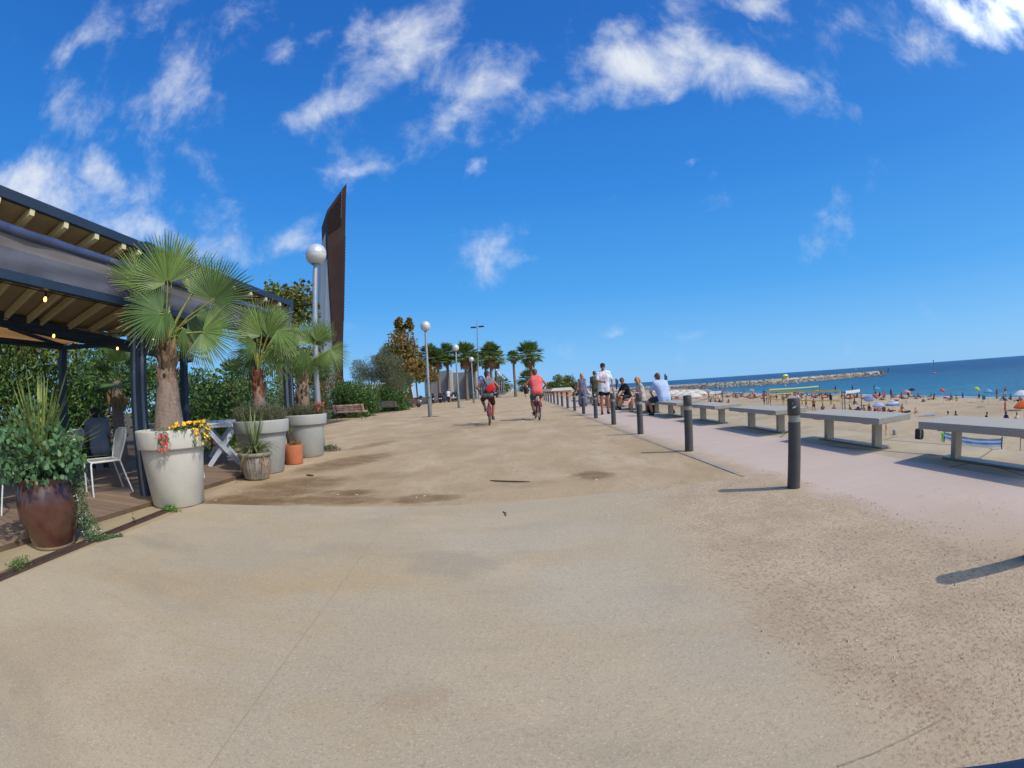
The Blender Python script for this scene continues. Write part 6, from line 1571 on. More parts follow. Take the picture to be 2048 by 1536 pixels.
# couple facing the promenade (-x): local +y turned to -x
y_ = sy(1282, 4.62)
person('curly haired woman in patterned top sitting on a bench, legs crossed', (4.66, y_, 0), R_(96), dict(pelvis=(0, 0, .53), chest=(0, .05, .84), neck=(0, .09, 1.03), head=(0, .16, 1.17), foot_l=(-.08, .48, .085), foot_r=(-.16, .72, .30), toe_r=(-.3, 1, .2), kh_r=(.2, .6, 1), kh_l=(-.1, .8, 1), hand_l=(-.12, .30, .72), hand_r=(.10, .34, .78), look=(.3, 1, -.3), sw=.16, curl_l=.7, curl_r=.7), 0, 'blond', 1.70,
    [('shirt', mat('cloth_patterned', rgb(150, 146, 142), .85, var=.4, scale=14, hue2=rgb(190, 180, 170)), {'loose': .01, 'sleeve': .8}), ('shorts', mat('cloth_pattern_skirt', rgb(160, 150, 140), .85, var=.35, scale=16), {'len': .6, 'flare': .04})], hairstyle='curly', long_hair=.06)
y_ = sy(1256, 4.6)
person('man in black T-shirt and shorts sitting on a bench beside the woman', (4.62, y_, 0), R_(100), dict(pelvis=(0, 0, .53), chest=(0, .10, .84), neck=(0, .17, 1.03), head=(0, .25, 1.17), foot_l=(-.20, .50, .085), foot_r=(.16, .44, .085), kh_l=(-.25, .8, 1), kh_r=(.25, .8, 1), hand_l=(-.16, .46, .56), hand_r=(.14, .44, .60), look=(-.3, 1, -.1), eh_l=(-1, 0, -.2), eh_r=(1, 0, -.2)), 1, 'brown', 1.76,
    [('shirt', m_blks, {'loose': .012, 'sleeve': .7}), ('shorts', cloth('charcoal', (36, 34, 38)), {'len': .7}), ('shoes', m_shb, {})])
mb = MB(); mb.addbm(bm_box((.10, .20, .24), .07, 3), 0, Matrix.Translation((4.95, y_-.55, .70)) @ Matrix.Rotation(R_(20), 4, 'Y'), True)
bp_ = mb.build('backpack', mat('bag_navy', rgb(30, 34, 52), .7)); tag(bp_, 'navy backpack leaning on the bench between the seated couple', 'bag')
g_ = G(1293, 821); mb = MB(); mb.addbm(bm_box((.16, .14, .13), .05, 2), 0, Matrix.Translation((4.62, 15.55, .14)), True); tag(mb.build('bag', m_bk), 'black bag on the ground under the bench beside the woman', 'bag')
mb = MB(); mb.addbm(bm_box((.14, .12, .05), .04, 2), 0, Matrix.Translation((4.8, 15.25, .485)), True); tag(mb.build('bag', m_bk), 'small black bag lying on the bench behind the man in blue', 'bag')
person('shirtless man sitting hunched on a far bench left of the walking woman', (4.6, sy(1153, 4.6)-2, 0), R_(100), dict(pelvis=(0, 0, .53), chest=(0, .12, .82), neck=(0, .24, .99), head=(0, .33, 1.12), foot_l=(-.16, .46, .085), foot_r=(.14, .46, .085), kh_l=(-.25, .8, 1), kh_r=(.25, .8, 1), hand_l=(-.1, .5, .5), hand_r=(.1, .5, .5)), 2, 'dark', 1.76, [('shorts', m_blks, {'len': .7})], voxel=.018, face=False)
# the guest under the pergola
c_ = onX(196, 850, -7.0)
person('seated guest in grey striped shirt, half hidden behind the urn plants', (c_.x, c_.y, .06), R_(60), dict(pelvis=(0, 0, .48), chest=(0, .18, .76), neck=(0, .32, .90), head=(0, .44, .99), foot_l=(-.14, .42, .085), foot_r=(.14, .42, .085), kh_l=(-.1, .8, 1), kh_r=(.1, .8, 1), hand_l=(-.16, .42, .76), hand_r=(.16, .42, .76)), 1, 'dark', 1.75,
    [('shirt', cloth('stripe_grey', (118, 124, 134)), {'loose': .012}), ('trousers', cloth('dark', (40, 42, 50)), {})], face=False)
c_ = onX(897, 790, onY(897, 790, 60).x)
person('person in pale shirt and white helmet standing among the parked scooters', (onY(897, 790, 60.6).x, 60.6, 0), R_(10), dict(), 1, 'grey', 1.72, [('shirt', m_wsh, {}), ('trousers', cloth('dark', (40, 42, 50)), {})], voxel=.02, face=False)

# ------------------------------------------------------------------ beach life, breakwater, things at sea
def beach_at(px, py, dz=0.):
    z = -4.1
    for _ in range(6):
        p = G(px, py, z+dz); z = beach_z(p.x, p.y)
    p.z -= dz; return p
SW = {n: cloth('swim_'+n, c) for n, c in dict(black=(24, 24, 28), red=(186, 34, 40), navy=(32, 44, 92), orange=(226, 110, 40), white=(214, 212, 206), green=(50, 110, 74), pink=(214, 92, 130), blue=(50, 110, 180), yellow=(222, 190, 70)).items()}
TW = {n: mat('towel_'+n, rgb(*c), .95, var=.2, scale=3) for n, c in dict(white=(220, 216, 208), blue=(66, 116, 186), pink=(206, 130, 150), striped=(150, 120, 160), grey=(120, 120, 124), turquoise=(60, 160, 170), red=(180, 50, 50), dark=(44, 44, 56), sand=(206, 186, 140)).items()}
def far_mesh(nm, P, top=False, long_=False):
    J, sr, hr = skeleton(P); B = body_caps(J, sr, hr, 1.); caps = []
    hd, nk = J['head'], J['neck']; up = (hd-nk).normalized()
    for i, c in enumerate(B): caps.append((c, 1 if top else 0))
    for s in (-1, 1): caps.append(((J['pelvis']+hr*s*.07, J['hip_'+('r' if s > 0 else 'l')], .128, .118), 1))
    caps += [((nk-up*.02, hd-up*.05, .06, .055), 0), ((hd-up*.04, hd+up*.03, .075, .09), 0), ((hd+up*.07-Vector((0, .03, 0)), hd-Vector((0, .055, .02)), .09, .085), 2)]
    for n in 'lr':
        caps += [((J['sh_'+n], J['elb_'+n], .052, .042), 0), ((J['elb_'+n], J['wri_'+n]+(J['wri_'+n]-J['elb_'+n])*.4, .042, .034), 0),
                 ((J['hip_'+n], J['hip_'+n]+(J['kne_'+n]-J['hip_'+n])*.45, .112, .09), 1 if long_ else 0), ((J['hip_'+n], J['kne_'+n], .094, .058), 0), ((J['kne_'+n], J['ank_'+n], .06, .042), 0), ((J['heel_'+n], J['toe_'+n], .04, .03), 0)]
    vs, fs = remesh([c for c, k in caps], .032, 2); me_m = []
    for f in fs:
        c = sum((vs[i] for i in f), Vector())/len(f); best = None
        for (p0, p1, r0, r1), k in caps:
            p0, p1 = Vector(p0), Vector(p1); d = p1-p0; u = 0 if d.length < 1e-6 else max(0, min(1, (c-p0).dot(d)/d.dot(d)))
            q = (c-p0-d*u).length-(r0+(r1-r0)*u)-(.012 if k else 0)
            if best is None or q < best[0]: best = (q, k)
        me_m.append(best[1])
    mb = MB(); mb.v = [tuple(v) for v in vs]; mb.f = [list(f) for f in fs]; mb.m = me_m; mb.s = [True]*len(fs)
    return mb.mesh(nm, [SKIN[1], SW['black'], HAIR['dark']])
STAND = dict(foot_r=(.11, 0, .085), foot_l=(-.11, .03, .085))
WALK = dict(foot_r=(.10, .22, .085), foot_l=(-.10, -.20, .12), toe_l=(0, 1, -.6), hand_l=(-.24, .25, .9), hand_r=(.24, -.12, .85))
REACH = dict(pelvis=(0, 0, .90), chest=(.02, .10, 1.22), neck=(.03, .18, 1.40), head=(.04, .25, 1.55), foot_r=(.22, .25, .085), foot_l=(-.20, -.25, .10), hand_l=(-.16, .55, 1.15), hand_r=(.2, .55, 1.1), eh_l=(-1, 0, -1), eh_r=(1, 0, -1))
SIT = dict(pelvis=(0, 0, .13), chest=(0, .02, .46), neck=(0, .06, .66), head=(0, .10, .81), foot_l=(-.12, .62, .07), foot_r=(.12, .55, .07), kh_l=(-.2, .2, 1), kh_r=(.2, .2, 1), hand_l=(-.22, .40, .42), hand_r=(.22, .36, .40), toe_l=(0, 1, -.1), toe_r=(0, 1, -.1))
LEAN = dict(pelvis=(0, 0, .12), chest=(0, -.16, .40), neck=(0, -.24, .58), head=(0, -.25, .74), foot_l=(-.10, .80, .06), foot_r=(.10, .78, .06), kh_l=(0, .1, 1), kh_r=(0, .1, 1), hand_l=(-.25, -.45, .05), hand_r=(.25, -.45, .05), eh_l=(-1, -1, 0), eh_r=(1, -1, 0), toe_l=(0, .6, 1), toe_r=(0, .6, 1))
LIE = dict(pelvis=(0, 0, .12), chest=(0, -.36, .13), neck=(0, -.56, .13), head=(0, -.72, .13), foot_l=(-.14, .84, .06), foot_r=(.14, .84, .06), kh_l=(0, .1, 1), kh_r=(0, .1, 1), hand_l=(-.36, -.02, .06), hand_r=(.36, -.02, .06), eh_l=(-1, 0, 0), eh_r=(1, 0, 0), toe_l=(0, .3, 1), toe_r=(0, .3, 1))
KNEE = dict(LIE, foot_r=(.13, .48, .06), kh_r=(0, .1, 1), foot_l=(-.13, .52, .06))
FM = {}
for nm, P in (('stand', STAND), ('walk', WALK), ('reach', REACH), ('sit', SIT), ('lean', LEAN), ('lie', LIE), ('knee', KNEE)):
    for kind, tp, lg in (('one', True, False), ('trunks', False, True)): FM[nm, kind] = far_mesh('person_'+nm, P, tp, lg)
VERB = dict(stand='standing', walk='walking', reach='reaching forward', sit='sitting with knees up', lean='leaning back on both arms', lie='lying flat', knee='lying with bent knees')
UMB = []          # (px, name) used to say where people are
FIGS = []
def figure(pos, pose, kind, suit, skin, hair, rz, H=1.7, extra='', towel=None, px=None, label=None, group='people on the beach'):
    o = bpy.data.objects.new('person', FM[pose, kind]); COL.objects.link(o); o.location = pos; o.rotation_euler.z = rz; o.scale = (H/1.75,)*3
    for sl, m_ in zip(o.material_slots, (SKIN[skin], SW[suit], HAIR[hair])): sl.link = 'OBJECT'; sl.material = m_
    tag(o, label, 'person', group); FIGS.append((o, pose, kind, suit, skin, hair, towel, px, label)); return o
def towel(pos, rz, c, px, who):
    mb = MB(); n = 8
    for i in range(n+1):
        for j in range(3): mb.v.append((-.42+.42*j, -.95+1.9*i/n, .03+.012*math.sin(i*1.7+j)))
    for i in range(n):
        for j in range(2): a = i*3+j; mb.f.append([a, a+1, a+4, a+3]); mb.m.append(0); mb.s.append(True)
    o = mb.build('towel', TW[c], loc=pos, rz=rz); tag(o, None, 'towel', 'beach towels on the sand'); FIGS.append((o, 'towel', None, None, None, None, c, px, None)); return o

# parasols
m_upole = mat('parasol_pole', rgb(200, 198, 190), .4)
def parasol(px, py, wpx, col, lab, tilt=0., taz=0., h=2.0, stripes=None, group='beach umbrellas on the sand', pos=None, R=None, sink=0.):
    p = pos or beach_at(px, py, h); D = (p-C0).length; R = R or wpx/F_*D/2
    m1 = mat('parasol_'+col[0], rgb(*col[1]), .8, var=.06, trans=.3); ms = [m1, mat('parasol_'+stripes[0], rgb(*stripes[1]), .8, var=.06, trans=.3)] if stripes else [m1]
    t = thing('beach_umbrella', lab, 'umbrella', p, rnd(0, 6), group)
    mb = MB(); mb.tube([(0, 0, -.1), (0, 0, h*.99)], .025, 6); mb.build('pole', m_upole, t)
    mb = MB(); n = 8; sub = 3; hh = R*.42
    for k in range(n):
        rows = []
        for i in range(6):
            u = i/5; row = []
            for j in range(sub+1):
                a = 2*math.pi*(k+j/sub)/n; edge = 1-.05*math.sin(math.pi*j/sub)*u
                row.append(Vector((math.cos(a)*R*u*edge, math.sin(a)*R*u*edge, hh*(math.cos(u*1.35)-math.cos(1.35))/(1-math.cos(1.35))-hh)))
            rows.append(row)
        for i in range(5):
            for j in range(sub):
                mb.add([rows[i][j], rows[i+1][j], rows[i+1][j+1], rows[i][j+1]], [(0, 1, 2, 3)], (i % 2 if stripes else 0) if stripes else 0, True)
    for k in range(n):
        a0, a1 = 2*math.pi*k/n, 2*math.pi*(k+1)/n; z = -hh; A, B = Vector((math.cos(a0)*R, math.sin(a0)*R, z)), Vector((math.cos(a1)*R, math.sin(a1)*R, z)); mb.quad(A, B, B-Vector((0, 0, .12)), A-Vector((0, 0, .12)), 0)
    c = mb.build('canopy', ms, t); c.location.z = h; c.rotation_euler = (tilt*math.cos(taz), tilt*math.sin(taz), 0)
    t.rotation_euler.z = 0 if tilt else t.rotation_euler.z
    UMB.append((px, col[0].replace('_', ' ')+' umbrella')); return t
CO = dict(turquoise=(60, 178, 210), salmon=(226, 150, 134), navy=(34, 48, 100), pale_blue=(152, 176, 216), red=(186, 62, 62), white=(226, 226, 230), lime=(186, 206, 60), sky_blue=(110, 168, 210), orange=(228, 112, 44), pink=(222, 140, 140), taupe=(150, 116, 104), brown=(150, 90, 80), blue=(70, 140, 200), silver_blue=(140, 156, 196), coral=(220, 96, 80), beige=(206, 182, 150), periwinkle=(176, 190, 230))
for px, py, w, c, lab, kw in ((1753, 774, 15, 'turquoise', 'turquoise beach umbrella at the waterline above the white striped pair', {}), (1813, 780, 17, 'salmon', 'salmon pink beach umbrella at the waterline', {}), (1824, 776, 15, 'navy', 'navy beach umbrella behind the salmon pink one', {}),
    (1738, 792, 24, 'pale_blue', 'tilted pale blue beach umbrella left of the dark red one', dict(tilt=.45, taz=2.2, h=1.3)), (1752, 790, 13, 'red', 'dark red beach umbrella beside the tilted pale blue one', dict(tilt=.6, taz=.6)), (1757, 805, 26, 'periwinkle', 'white and lilac beach umbrella over the seated group', dict(h=1.4)),
    (1785, 801, 32, 'silver_blue', 'blue grey striped beach umbrella right of the white and lilac one', dict(stripes=('white', CO['white']), h=1.45)), (1886, 778, 14, 'coral', 'small coral beach umbrella at the waterline, tilted', dict(tilt=.4, taz=1)), (1955, 774, 15, 'lime', 'lime green beach umbrella behind the sky blue one', dict(tilt=.35, taz=.5)),
    (1976, 778, 21, 'sky_blue', 'sky blue beach umbrella beside the lime green one', {}), (2042, 780, 36, 'white', 'large white beach umbrella at the right edge near the water', {}), (2048, 800, 48, 'orange', 'large orange beach umbrella at the right edge of the picture', dict(h=1.9)),
    (1592, 781, 14, 'red', 'red beach umbrella behind the far volleyball net', {}), (1544, 788, 13, 'pink', 'pink beach umbrella left of the far volleyball net', {}), (1503, 778, 12, 'beige', 'beige beach umbrella at the waterline right of the goal frame', {}), (1452, 779, 9, 'taupe', 'small taupe beach umbrella at the waterline above the goal frame', {}), (1447, 784, 9, 'blue', 'small blue beach umbrella at the end of the goal frame', {}), (1640, 786, 9, 'brown', 'small brown beach umbrella behind the yellow net', {})):
    parasol(px, py, w, (c, CO[c]), lab, **kw)
k = 0
for px, py in ((1330, 777), (1341, 782), (1350, 779.5), (1357, 784), (1366, 780), (1371, 784.5), (1379, 780), (1385, 785), (1391, 778.5), (1399, 780.5), (1322, 781), (1310, 779)):
    p = beach_at(px, py, 2.5); parasol(px, py, 0, ('bar_white', (224, 218, 206)), 'white beach bar umbrella in the packed cluster at the foot of the breakwater', h=2.5, R=1.9, group='white beach bar umbrellas', pos=p)
UMB = [u for u in UMB if not u[1].startswith('bar')]+[(1360, 'white bar umbrellas')]

# named figures: (px, foot py, pose, kind, suit, skin, hair, rz deg, height, label)
NAMED = [
 (2010, 838, 'stand', 'one', 'red', 1, 'dark', 200, 1.70, 'woman in a red swimsuit standing on the sand near the orange umbrella'),
 (1772, 871, 'stand', 'one', 'red', 0, 'dark', 40, .95, 'small child in red standing on the sand below the second bench'),
 (1628, 824, 'reach', 'trunks', 'black', 1, 'brown', 150, 1.80, 'volleyball player bending forward just this side of the yellow net'),
 (1613, 817, 'walk', 'trunks', 'red', 1, 'dark', 60, 1.75, 'player in red shorts striding under the yellow net'),
 (1529, 811, 'stand', 'trunks', 'navy', 1, 'dark', 90, 1.75, 'player in navy shorts beside the left post of the yellow net'),
 (1541, 811, 'stand', 'trunks', 'orange', 1, 'dark', 250, 1.75, 'player in orange shorts at the left end of the yellow net'),
 (1554, 803, 'walk', 'trunks', 'black', 1, 'dark', 20, 1.75, 'player in black shorts running behind the yellow net'),
 (1567, 810, 'stand', 'trunks', 'black', 1, 'dark', 170, 1.8, 'player in black shorts standing left of the nearest bollard'),
 (1597, 809, 'stand', 'one', 'white', 1, 'dark', 190, 1.75, 'player in white standing right of the nearest bollard'),
 (1605, 811, 'walk', 'trunks', 'white', 1, 'dark', 30, 1.75, 'player in white shorts stepping behind the yellow net'),
 (1645, 808, 'stand', 'trunks', 'red', 1, 'dark', 180, 1.78, 'man in red shorts standing behind the middle of the yellow net'),
 (1662, 810, 'stand', 'one', 'black', 2, 'dark', 150, 1.75, 'dark clothed person standing behind the right half of the yellow net'),
 (1701, 806, 'walk', 'trunks', 'orange', 1, 'blond', 100, 1.7, 'person in orange standing under the white topped net'),
 (1709, 806, 'stand', 'one', 'orange', 1, 'dark', 250, 1.7, 'woman in orange standing at the right end of the white topped net'),
 (1708, 809, 'sit', 'one', 'black', 2, 'dark', 200, 1.7, 'person crouching at the foot of the white topped net'),
 (1703, 823, 'lean', 'one', 'black', 1, 'dark', 250, 1.7, 'sunbather leaning back left of the dark blue bag'),
 (1729, 824, 'lean', 'trunks', 'orange', 0, 'brown', 300, 1.75, 'bare backed man leaning back at the left end of the seated group'),
 (1738, 823, 'sit', 'one', 'black', 2, 'dark', 160, 1.7, 'person in black sitting second from left in the seated group'),
 (1749, 824, 'sit', 'trunks', 'navy', 1, 'dark', 200, 1.7, 'person in navy sitting in the middle of the seated group'),
 (1757, 825, 'sit', 'one', 'orange', 1, 'brown', 170, 1.65, 'person in orange sitting under the white and lilac umbrella'),
 (1767, 824, 'sit', 'trunks', 'black', 2, 'dark', 150, 1.7, 'tanned man sitting right of the person in orange'),
 (1781, 824, 'knee', 'one', 'black', 1, 'dark', 80, 1.7, 'sunbather lying under the blue grey striped umbrella'),
 (1803, 823, 'lean', 'trunks', 'red', 1, 'dark', 110, 1.7, 'man in red shorts leaning back at the right end of the seated group'),
 (1830, 827, 'sit', 'one', 'pink', 0, 'dark', 200, 1.2, 'child in pink sitting on the sand beside the pale blue towel'),
 (1897, 843, 'sit', 'trunks', 'black', 1, 'dark', 10, 1.7, 'left one of two people sitting just above the nearest bench'),
 (1912, 844, 'sit', 'one', 'black', 1, 'brown', 350, 1.75, 'right one of two people sitting just above the nearest bench'),
 (1969, 845, 'lean', 'one', 'black', 1, 'dark', 60, 1.7, 'sunbather in black leaning back above the middle of the nearest bench'),
 (2012, 846, 'sit', 'one', 'navy', 2, 'dark', 300, 1.7, 'person in navy sitting at the feet of the woman in red'),
 (2034, 848, 'sit', 'one', 'white', 0, 'grey', 330, 1.7, 'person in white sitting right of the woman in red'),
 (1958, 797, 'sit', 'one', 'navy', 1, 'dark', 120, 1.7, 'person in dark navy sitting beside the turquoise beach chair'),
 (1646, 822, 'sit', 'trunks', 'black', 2, 'dark', 330, 1.7, 'dark haired person sitting this side of the yellow net'),
 (1669, 824, 'sit', 'trunks', 'orange', 1, 'brown', 340, 1.75, 'larger person sitting this side of the right post of the yellow net'),
 (1421, 806, 'sit', 'one', 'black', 1, 'dark', 300, 1.6, 'person sitting at the left foot of the white goal frame'),
 (1439, 806, 'sit', 'one', 'black', 1, 'dark', 330, 1.6, 'person sitting at the right foot of the white goal frame'),
 (1443, 806.5, 'sit', 'one', 'black', 0, 'dark', 30, 1.4, 'smaller person sitting right of the goal frame'),
 (1458, 807, 'sit', 'one', 'navy', 1, 'dark', 100, 1.7, 'dark clothed person sitting alone right of the goal frame'),
 (1535, 850, 'walk', 'trunks', 'black', 1, 'dark', 80, 1.75, 'person walking on near sand, legs seen under the fourth bench'),
 (1620, 852, 'walk', 'one', 'black', 1, 'dark', 80, 1.75, 'person walking on near sand, legs seen beside the nearest bollard'),
]
for px, py, pose, kind, suit, sk, hr_, rz, H, lab in NAMED:
    if pose == 'walk' and py > 845: continue
    p = beach_at(px, py); figure(p, pose, kind, suit, sk, hr_, R_(rz), H, px=px, label=lab)
# the crowd towards the water
rs = random.Random(5)
suits = ['black', 'red', 'navy', 'orange', 'white', 'green', 'pink', 'blue', 'yellow', 'black', 'black', 'navy']; tws = list(TW)
crowd = []
for px0, px1, f0, f1, n in ((1395, 1440, .18, .9, 32), (1440, 1530, .12, .5, 62), (1530, 1690, .06, .42, 56), (1690, 1850, .05, .5, 40), (1850, 2046, .05, .5, 26)):
    for _ in range(n):
        px = rs.uniform(px0, px1); w0 = None
        # waterline py at this column
        lo, hi = 760, 900
        for _k in range(18):
            mid = (lo+hi)/2; p = G(px, mid, -4.95)
            if p.z > 0 or p.x > wl(max(-290, min(890, p.y)))-1 or (mid < 770 and p.y > 400): lo = mid
            else: hi = mid
        py = hi+rs.uniform(f0*0, f1)**1.4*26+1.0
        crowd.append((px, py))
for px, py in crowd:
    if 1940 < px < 1990 and py > 790: continue
    p = beach_at(px, py)
    if p.x > wl(p.y)-1.5: continue
    pose = rs.choices(['lie', 'knee', 'lean', 'sit', 'stand', 'walk'], [4, 2.5, 3, 4, .55, .25])[0]; kind = rs.choice(['one', 'trunks']); suit = rs.choice(suits); sk = rs.choices([0, 1, 2], [2, 5, 2])[0]
    hr_ = rs.choices(['dark', 'brown', 'blond', 'grey'], [5, 3, 1.5, .8])[0]; rz = rs.uniform(0, 6.28); tw = None
    if pose in ('lie', 'knee', 'lean', 'sit') and rs.random() < .62:
        tw = rs.choice(tws); towel(p+Vector((0, 0, -.01)), rz, tw, px, None)
    figure(p, pose, kind, suit, sk, hr_, rz, rs.uniform(1.55, 1.82), towel=tw, px=px)
for px, py, pose, suit in ((1705, 782.5, 'stand', 'black'), (1749, 783.5, 'stand', 'black'), (1671, 783.5, 'stand', 'navy'), (1994, 789, 'sit', 'orange'), (1440, 780.5, 'stand', 'red')):
    p = G(px, py, -4.9); figure(p, pose, 'trunks', suit, 1, 'dark', rs.uniform(0, 6), 1.7, px=px, extra='')
# write labels: look first, then the nearest umbrella, so that each is told apart
seen = {}
SKN = ['fair', 'tanned', 'brown skinned']
for o, pose, kind, suit, sk, hr_, tw, px, lab in FIGS:
    if lab: seen[lab] = o; continue
    u = min(UMB, key=lambda u: abs(u[0]-px)); side = 'just below' if abs(u[0]-px) < 4 else ('left of' if px < u[0] else 'right of')
    near = abs(u[0]-px) < 60
    wh = f'{side} the {u[1]}'
    if pose == 'towel': opts = [f'{tw} towel spread on the sand {wh}', f'{tw} beach towel lying on the sand {wh}, nearer the water', f'another {tw} towel among the sunbathers {wh}', f'{tw} towel farther along the sand {wh}']
    else:
        wear_ = f'{suit} ' + ('swimsuit' if kind == 'one' else 'trunks'); on = f' on a {tw} towel' if tw else ''
        opts = [f'{SKN[sk]} {hr_} haired person in {wear_} {VERB[pose]}{on} {wh}'.replace('brown skinned brown', 'dark skinned brown'), f'{SKN[sk]} bather in {wear_} {VERB[pose]}{on}, in the crowd {wh}', f'{hr_} haired bather in {wear_} {VERB[pose]} among others {wh}']
    opts = [' '.join(x.split()[:16]) for x in opts]
    ch = next((x for x in opts if x not in seen), None)
    if ch is None: ch = opts[-1]
    seen[ch] = o; o['label'] = ch
# volleyball nets
m_yel = mat('net_yellow', rgb(244, 206, 56), .7, var=.08); m_gry = mat('net_post', rgb(120, 112, 96), .6); m_lim = mat('net_lime', rgb(196, 206, 110), .7, var=.08)
def net(pa, pb_, h, hb, m, lab, posts=True, side=True, cords=True, r=.05):
    t = thing('volleyball_net', lab, 'volleyball net', pa)
    A, B = Vector((0, 0, 0)), pb_-pa
    for q in (A, B):
        mb = MB(); mb.tube([q+Vector((0, 0, -.2)), q+Vector((0, 0, h+.12))], r*1.15, 8); mb.build('post', m_gry, t)
    d = (B-A).normalized()
    mb = MB(); n = 12
    f = lambda u, z: A+d*.35+(B-A-d*.7)*u+Vector((0, 0, z-.05*math.sin(math.pi*u)))
    for z, w in ((h, .20), (hb, .14)):
        for i in range(n):
            a, b = f(i/n, z), f((i+1)/n, z); s_ = Vector((d.y, -d.x, 0))*.02; mb.add([a-s_, a+s_, b+s_, b-s_, a-s_+Vector((0, 0, w)), a+s_+Vector((0, 0, w)), b+s_+Vector((0, 0, w)), b-s_+Vector((0, 0, w))], [(0, 1, 2, 3), (4, 5, 6, 7), (0, 3, 7, 4), (1, 2, 6, 5)], 0)
    mb.build('tape', m, t)
    if side:
        mb = MB()
        for u in (0, 1): mb.tube([f(u, hb), f(u, h+.05)], .05, 6)
        mb.build('side_band', m, t)
    if cords:
        mb = MB()
        for i in range(1, 40): mb.tube([f(i/40, hb), f(i/40, h)], .006, 3, caps=False)
        for k in range(1, 5): mb.tube([f(0, hb+(h-hb)*k/5), f(.5, hb+(h-hb)*k/5), f(1, hb+(h-hb)*k/5)], .006, 3, caps=False)
        mb.build('mesh', m_bk, t)
    return t
net(beach_at(1534, 813.5), beach_at(1685, 820.5), 2.35, 1.1, m_yel, 'yellow beach volleyball net nearest the benches, behind the nearest bollard')
pa, pb_ = beach_at(1536, 780.5, 2.4), beach_at(1639, 773.5, 2.4); net(pa, pb_, 2.4, 1.6, m_lim, 'lime green beach volleyball net nearer the water', r=.06)
pa, pb_ = beach_at(1689, 785, 2.4), beach_at(1722, 781, 2.4); net(pa, pb_, 2.4, 2.25, m_stk, 'white topped volleyball net right of the yellow one', side=False, r=.07, cords=False)
pa, pb_ = beach_at(1417, 785.5, 2.3), beach_at(1445, 783.5, 2.3); net(pa, pb_, 2.3, 2.1, m_stk, 'white goal frame standing alone on the sand left of the nets', side=False, cords=False, r=.09)
# things close to the promenade edge
a, b = beach_at(1888, 884), beach_at(2003, 899)
t_ = thing('windbreak', 'low blue and white cloth windbreak sagging between two posts under the nearest bench', 'windbreak', a)
mb = MB(); n = 20; B = b-a
for i in range(n+1):
    u = i/n; sag = -.30*4*u*(1-u); q = B*u
    for z in (.62, .50, .40, .28, .14): mb.v.append((q.x+.05*math.sin(i*1.1+z*9), q.y, q.z+z+sag*.55))
for i in range(n):
    for k in range(4): c_ = i*5+k; mb.f.append([c_, c_+1, c_+6, c_+5]); mb.m.append(k % 2); mb.s.append(True)
mb.build('cloth', [mat('windbreak_blue', rgb(104, 150, 196), .8, trans=.2), mat('windbreak_white', rgb(206, 214, 220), .8, trans=.2)], t_)
for q in (Vector((0, 0, 0)), B): mb = MB(); mb.tube([q+Vector((0, 0, -.1)), q+Vector((0, 0, .72))], .05, 8); mb.build('post', mat('post_grey', rgb(84, 88, 94), .6), t_)
t_ = thing('beach_sign', 'small lime green sign board at the left end of the blue windbreak', 'sign', a+Vector((-.35, -.1, 0))); mb = MB(); mb.box((0, 0, .42), (.30, .04, .52)); mb.build('board', mat('sign_lime', rgb(124, 186, 76), .6), t_)
mb = MB(); mb.tube([(.08, -.028, .55), (-.05, -.028, .55), (-.05, -.028, .36), (.04, -.028, .42), (.08, -.028, .30)], .015, 5); mb.build('symbol', mat('sign_dark', rgb(30, 50, 30), .6), t_)
mb = MB(); mb.tube([(0, 0, -.1), (0, 0, .2)], .025, 6); mb.build('post', m_gry, t_)
c_ = beach_at(2040, 902); t_ = thing('beach_sign', 'small orange yellow sign on a brown post at the right edge', 'sign', c_); mb = MB(); mb.tube([(0, 0, -.1), (0, 0, .85)], .03, 6); mb.build('post', m_twd, t_); mb = MB(); mb.box((.03, -.04, .86), (.36, .03, .22)); mb.build('board', mat('sign_orange', rgb(214, 150, 40), .6), t_); mb = MB(); mb.box((.08, -.058, .86), (.06, .006, .05)); mb.build('symbol', m_bk, t_)
c_ = beach_at(1838, 878.5); mb = MB(); mb.addbm(bm_box((.34, .24, .38), .14, 3), 0, Matrix.Translation(c_+Vector((0, 0, .36))), True); o = mb.build('backpack', mat('bag_dark', rgb(52, 46, 46), .8, var=.2)); tag(o, 'big dark rucksack standing on the sand between the two nearest benches', 'bag'); 
mb = MB(); mb.tube([c_+Vector((-.2, -.28, .1)), c_+Vector((-.22, -.34, .45)), c_+Vector((-.1, -.25, .74)), c_+Vector((.1, -.25, .74)), c_+Vector((.24, -.3, .45)), c_+Vector((.2, -.28, .1))], .025, 6); s_ = mb.build('straps', m_stk2); s_.parent = o
c_ = beach_at(1789, 870); mb = MB(); mb.addbm(bm_box((.16, .12, .22), .08, 2), 0, Matrix.Translation(c_+Vector((0, 0, .2))), True); tag(mb.build('bag', m_stk2), 'small grey and white bag beside the child in red', 'bag')
c_ = beach_at(1716, 823); mb = MB(); mb.addbm(bm_box((.40, .2, .2), .09, 2), 0, Matrix.Translation(c_+Vector((0, 0, .2))), True); mb.addbm(bm_box((.16, .16, .16), .07, 2), 0, Matrix.Translation(c_+Vector((.05, 0, .42))), True); tag(mb.build('bag', SW['navy']), 'dark blue holdall left of the seated group', 'bag')
c_ = beach_at(1812, 826); mb = MB()
for dx in (-.5, -.1, .3, .7): mb.addbm(bm_box((.22, .16, .10), .06, 2), 0, Matrix.Translation(c_+Vector((dx, rnd(-.1, .1), .12))), True)
tag(mb.build('clothes_pile', TW['dark']), 'pile of dark clothes and bags right of the seated group', 'clothes')
towel(beach_at(1853, 832), .9, 'blue', 1853, None); FIGS[-1][0]['label'] = 'pale blue towel beside the child in pink'
